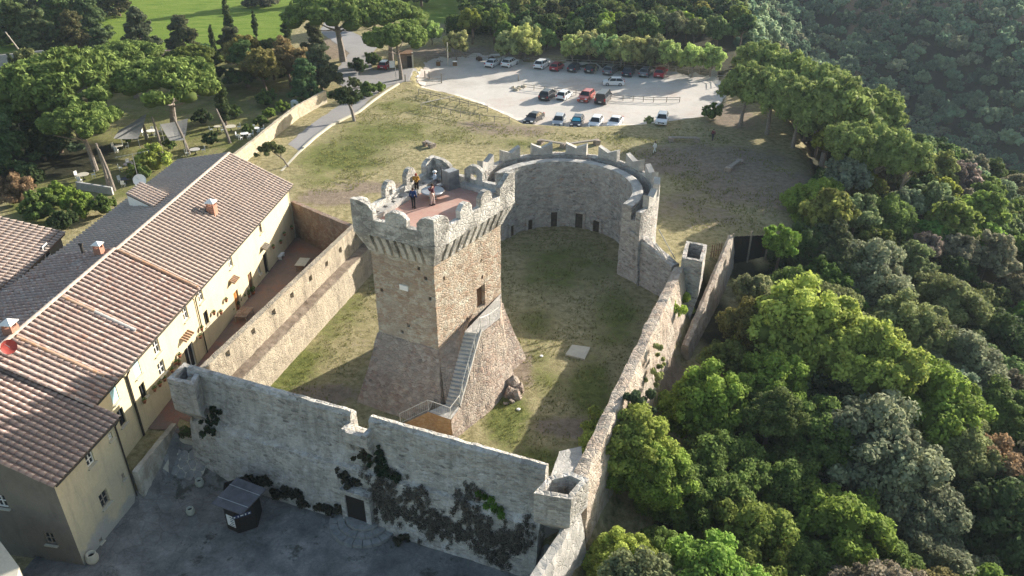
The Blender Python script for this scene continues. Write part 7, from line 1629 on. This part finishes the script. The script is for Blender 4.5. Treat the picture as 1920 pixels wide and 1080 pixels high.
for px, py, w_, h_, b0, m, lb in ((1324, 128, .9, 1.1, 1.3, 'white', 'small white notice board by the corner tamarisk'), (736, 132, 1.0, 1.3, .5, 'white', 'pale notice board between the red car and the pine'), (1338, 147, 1.1, 1.5, .2, 'metal', 'grey steel information cabinet at the right corner of the lot')):
    p = atg(px, py); r_ = thing('notice_board', lb, 'notice board', p); MB().box(p + Vector((0, 0, b0 + h_ / 2)), (w_, .08, h_), (1, .15, 0)).build('panel', M[m], r_)
    for a in (-1, 1): MB().box(p + Vector((a * (w_ / 2 + .04), 0, (b0 + h_) / 2)), (.07, .07, b0 + h_)).build('leg', M['grey_wood'], r_)
# small brick hut at the entrance
hp = atg(760, 124); hut = thing('ticket_hut', 'small brick hut with a dark door behind the entrance pine', 'hut', hp)
MB().box(hp + Vector((0, 0, 1.2)), (2.6, 2.4, 2.5), (1, .15, 0)).build('wall', M['brick'], hut); MB().box(hp + Vector((0, 0, 2.6)), (3.1, 2.9, .18), (1, .15, 0)).build('roof', M['brown_wood'], hut)
MB().box(hp + Vector((1.0, -1.1, 1.1)), (.9, .1, 2.1), (1, .15, 0)).build('door', M['dark_wood'], hut); MB().box(hp + Vector((1.6, -1.0, 1.4)), (.3, .3, 2.9), (1, .15, 0)).build('pillar', M['pale'], hut)
for px, py, lb in ((822, 124, 'small brown bin on the paved corner by the entrance'), (853, 124, 'dark wooden box with a white top near the tall pole')):
    p = atg(px, py); r_ = thing('bin', lb, 'bin', p); MB().box(p + Vector((0, 0, .45)), (.8, .7, .9)).build('box', M['brown_wood'], r_); MB().box(p + Vector((0, 0, .93)), (.86, .76, .06)).build('lid', M['grey_wood'] if px == 822 else M['white'], r_)
isl = thing('rocky_island', 'heap of stones with dry grass in the parking lot', 'stone heap', atg(970, 168))
for k in range(9):
    p = atg(960 + random.random() * 22, 164 + random.random() * 7); s_ = random.uniform(.35, .8); MB().lathe(p, [(s_ * .8, -.2), (s_ * .7, s_ * .4), (s_ * .3, s_ * .7)], 7).rough(.12, 1.5).build('stone', M['garden_wall'], isl)
def bench(a, b_, lb, blocks=True):
    a, b_ = atg(*a), atg(*b_); a.z = Hs(a.x, a.y); b_.z = Hs(b_.x, b_.y); r_ = thing('log_bench', lb, 'bench', a.lerp(b_, .5)); d = (b_ - a); d.z = 0
    MB().box(a.lerp(b_, .5) + Vector((0, 0, .62)), (d.length, .5, .16), d).build('beam', M['grey_wood'], r_)
    for p in (a, b_): MB().box(p + Vector((0, 0, .25)), (.75, .95, .75), d).rough(.16, 1.7).build('boulder', M['talus'], r_)
bench((1014, 270), (1056, 277), 'beam bench on boulders left behind the bastion battlements'); bench((1068, 277), (1118, 270), 'beam bench on boulders right behind the bastion battlements'); bench((1258, 265), (1306, 266), 'beam bench on boulders in the shade of the pines'); bench((1366, 322), (1386, 308), 'single stone trough bench on the bare shaded ground'); bench((800, 273), (810, 277), 'short stone block seat showing above the tower battlements')
# low tan wall between road and garden, plus the garden things
gw = [at(482, 285, 0), at(520, 252, 0), at(558, 222, 0), at(597, 200, 0)]; gwt = thing('garden_wall', 'tan stone wall between the road and the garden', 'wall', gw[0])
for a, b_ in zip([at(440, 318, 0)] + gw, gw + [at(612, 192, 0)]):
    d = (b_ - a).normalized(); nn = Vector((d.y, -d.x, 0)) * .22; mb = MB(); mb.rings([lift([a - nn, a + nn, b_ + nn, b_ - nn][::-1], -.2), lift([a - nn, a + nn, b_ + nn, b_ - nn][::-1], 2.0)], .45); 
    if (b_ - a).length > .5: mb.rough(.05, 1.3).build('wall_section', M['garden_wall'], gwt)
fw0, fw1 = at(0, 128, 0), at(88, 118, 0); mb = MB(); d = (fw1 - fw0).normalized(); nn = Vector((-d.y, d.x, 0)) * .3; mb.rings([lift([fw0, fw1, fw1 + nn, fw0 + nn], -.2), lift([fw0, fw1, fw1 + nn, fw0 + nn], 2.4)], .8); tag(recentre(mb.build('grey_wall', M['cement'])), 'plain grey wall behind the white car at the left edge', 'wall')
pl2 = at(56, 120, 0); pole = thing('utility_pole', 'leaning wooden pole with cables by the left edge car', 'utility pole', pl2); MB().tube([pl2, at(10, 60, 7)], [.14, .1], 6).build('pole', M['pole_wood'], pole)
hr_ = thing('tiled_house', 'low house with a grey tiled roof half hidden behind the umbrella pines', 'house', at(300, 112, 0))
ha, hb2, hc, hd2 = at(255, 118, 3.0), at(345, 118, 3.0), at(325, 90, 4.6), at(262, 92, 4.6)
coppi(hr_, at(262, 122, 3.2), at(340, 114, 3.2), at(338, 95, 4.6), at(278, 90, 4.6), 'tile_a', ln=.8, pitch=.7)
coppi(hr_, at(205, 106, 2.9), at(262, 122, 3.2), at(278, 90, 4.6), at(215, 94, 4.0), 'tile_b', ln=.8, pitch=.7)
b1, b2 = at(262, 122, 3.0), at(340, 114, 3.0); MB().rings([lift([b1, b2, b2 + Vector((0, 5, 0)), b1 + Vector((0, 5, 0))], -.2), lift([b1, b2, b2 + Vector((0, 5, 0)), b1 + Vector((0, 5, 0))], 3.0)]).build('wall', M['pale'], hr_)
p = at(290, 104, 4.2); MB().box(p, (.7, .7, 1.6)).build('chimney', M['pale'], hr_)
for cs_, lb in ((((222, 240, 3.2), (275, 213, 4.2), (258, 258, 2.4), (212, 258, 2.6)), 'triangular pale grey shade sail left of the pine trunk'), (((300, 232, 3.4), (352, 222, 3.6), (345, 262, 2.4), (318, 262, 2.4)), 'pale grey shade sail right of the pine trunk')):
    ps = [at(*q) for q in cs_]; root = thing('shade_sail', lb, 'shade sail', (ps[2].x, ps[2].y, 0)); mb = MB(); n_ = 6
    mid_ = [ps[0].lerp(ps[1], .5), ps[1].lerp(ps[2], .5)]; mb.patch(ps[0], ps[3], ps[2], ps[1], .8)
    c_ = sum(ps, Vector()) / 4
    for v_ in mb.v: v_.z -= .5 * max(0, 1 - (v_ - c_).length / 3.5)
    mb.build('cloth', M['awning'], root)
    for q in (ps[0], ps[2]): MB().tube([Vector((q.x, q.y, 0)), q], .05, 6).build('pole', M['metal'], root)
def rtable(px, py, r_, lb, m='white', chairs=4):
    p = at(px, py, .72); p.z = 0; t_ = thing('garden_table', lb, 'table', p); MB().lathe(p, [(r_, .70), (r_, .75)], 18).build('table_top', M[m], t_); MB().lathe(p, [(.25, 0), (.06, .1), (.06, .7)], 8).build('pedestal', M['black_metal'], t_)
    for k in range(chairs):
        a = k * 2 * math.pi / chairs + .6; c_ = p + Vector((math.cos(a), math.sin(a), 0)) * (r_ + .45); d = Vector((-math.sin(a), math.cos(a), 0)); sd = ['right', 'far right', 'far', 'far left', 'left', 'near left', 'near', 'near right'][int(((math.degrees(a) % 360) + 22.5) // 45) % 8]
        ch = thing('garden_chair', f'chair {sd} of the {lb}', 'chair', c_, 'light garden chairs around the tables')
        MB().box(c_ + Vector((0, 0, .44)), (.44, .44, .05), d).build('seat', M['white'], ch); MB().box(c_ + Vector((math.cos(a), math.sin(a), 0)) * .22 + Vector((0, 0, .7)), (.44, .04, .5), d).build('backrest', M['white'], ch)
        for u2_ in (-.18, .18):
            for v2 in (-.18, .18): MB().box(c_ + d * u2_ + Vector((math.cos(a), math.sin(a), 0)) * v2 + Vector((0, 0, .2)), (.035, .035, .42), d).build('leg', M['white'], ch)
rtable(155, 327, .75, 'round white table in the shaded garden', 'pale', 3); rtable(243, 307, .8, 'dark round table behind the aerial', 'slate_roof', 4); rtable(365, 280, .7, 'round grey table by the far roof edge', 'cement', 2); rtable(432, 237, .8, 'round cream table with a woven base', 'pale', 2); rtable(407, 237, .5, 'small cream table left of the woven one', 'pale', 2)
rtable(222, 273, .6, 'small garden table left of the red patch', 'pale', 3); rtable(458, 250, .6, 'white garden table near the tan wall', 'white', 5); rtable(283, 245, .7, 'white garden table between the shade sails', 'white', 5); rtable(235, 335, .6, 'dark low table near the pine foot', 'slate_roof', 3); rtable(480, 240, .5, 'pale garden table furthest up by the tan wall', 'white', 4)
p = at(555, 202, 0); tag(recentre(MB().box(p + Vector((0, 0, .6)), (1.2, .9, 1.2), (1, -.2, 0)).build('white_box', M['white'])), 'white utility box behind the tan garden wall', 'utility box')
lgw = at(145, 355, 0), at(212, 366, 0); mb = MB(); mb.rings([lift([lgw[0], lgw[1], lgw[1] + Vector((0, .3, 0)), lgw[0] + Vector((0, .3, 0))], -.2), lift([lgw[0], lgw[1], lgw[1] + Vector((0, .3, 0)), lgw[0] + Vector((0, .3, 0))], 1.0)], .6); tag(recentre(mb.build('low_wall', M['cement'])), 'low pale garden wall above the green bushes', 'wall')
# bare pine trunks seen in the garden
for px, py, tx, ty, tz, lb in ((215, 358, 185, 285, 6, 'slanting pale trunk rising beside the dish'), (205, 352, 180, 275, 6, 'second slanting trunk of the pair beside the dish'), (305, 290, 285, 225, 6.5, 'dark trunk standing between the shade sails'), (355, 288, 325, 225, 6.5, 'thick pale trunk next to the right shade sail'), (432, 268, 405, 210, 5.5, 'slender trunk by the cream tables'), (275, 262, 265, 228, 3, 'short sail pole behind the left shade sail')):
    a = at(px, py, 0); tz = next(z / 10 for z in range(10, 120) if proj(a.x, a.y, z / 10)[1] < ty - 6 or z > 110); b_ = at(tx, ty - 6, tz)
    tag(recentre(MB().tube([a - Vector((0, 0, .2)), a.lerp(b_, .5) + Vector((.1, 0, 0)), b_], [.24, .19, .13], 7).build('tree_trunk', M['pale_bark'])), lb, 'tree trunk')

# ------------------------------------------------------------------ the air
hm = bpy.data.materials.new('haze_air'); hm.use_nodes = True; t = hm.node_tree
for n_ in list(t.nodes):
    if n_.type == 'BSDF_PRINCIPLED': t.nodes.remove(n_)
pv = t.nodes.new('ShaderNodeVolumePrincipled'); pv.inputs['Color'].default_value = (.66, .82, 1, 1); pv.inputs['Density'].default_value = .00013; pv.inputs['Anisotropy'].default_value = .2
t.links.new(pv.outputs[0], t.nodes['Material Output'].inputs['Volume'])
mb = MB().box((0, 1000, -3.5), (6400, 5400, 93)); hz = mb.build('haze', hm); hz['kind'] = 'stuff'
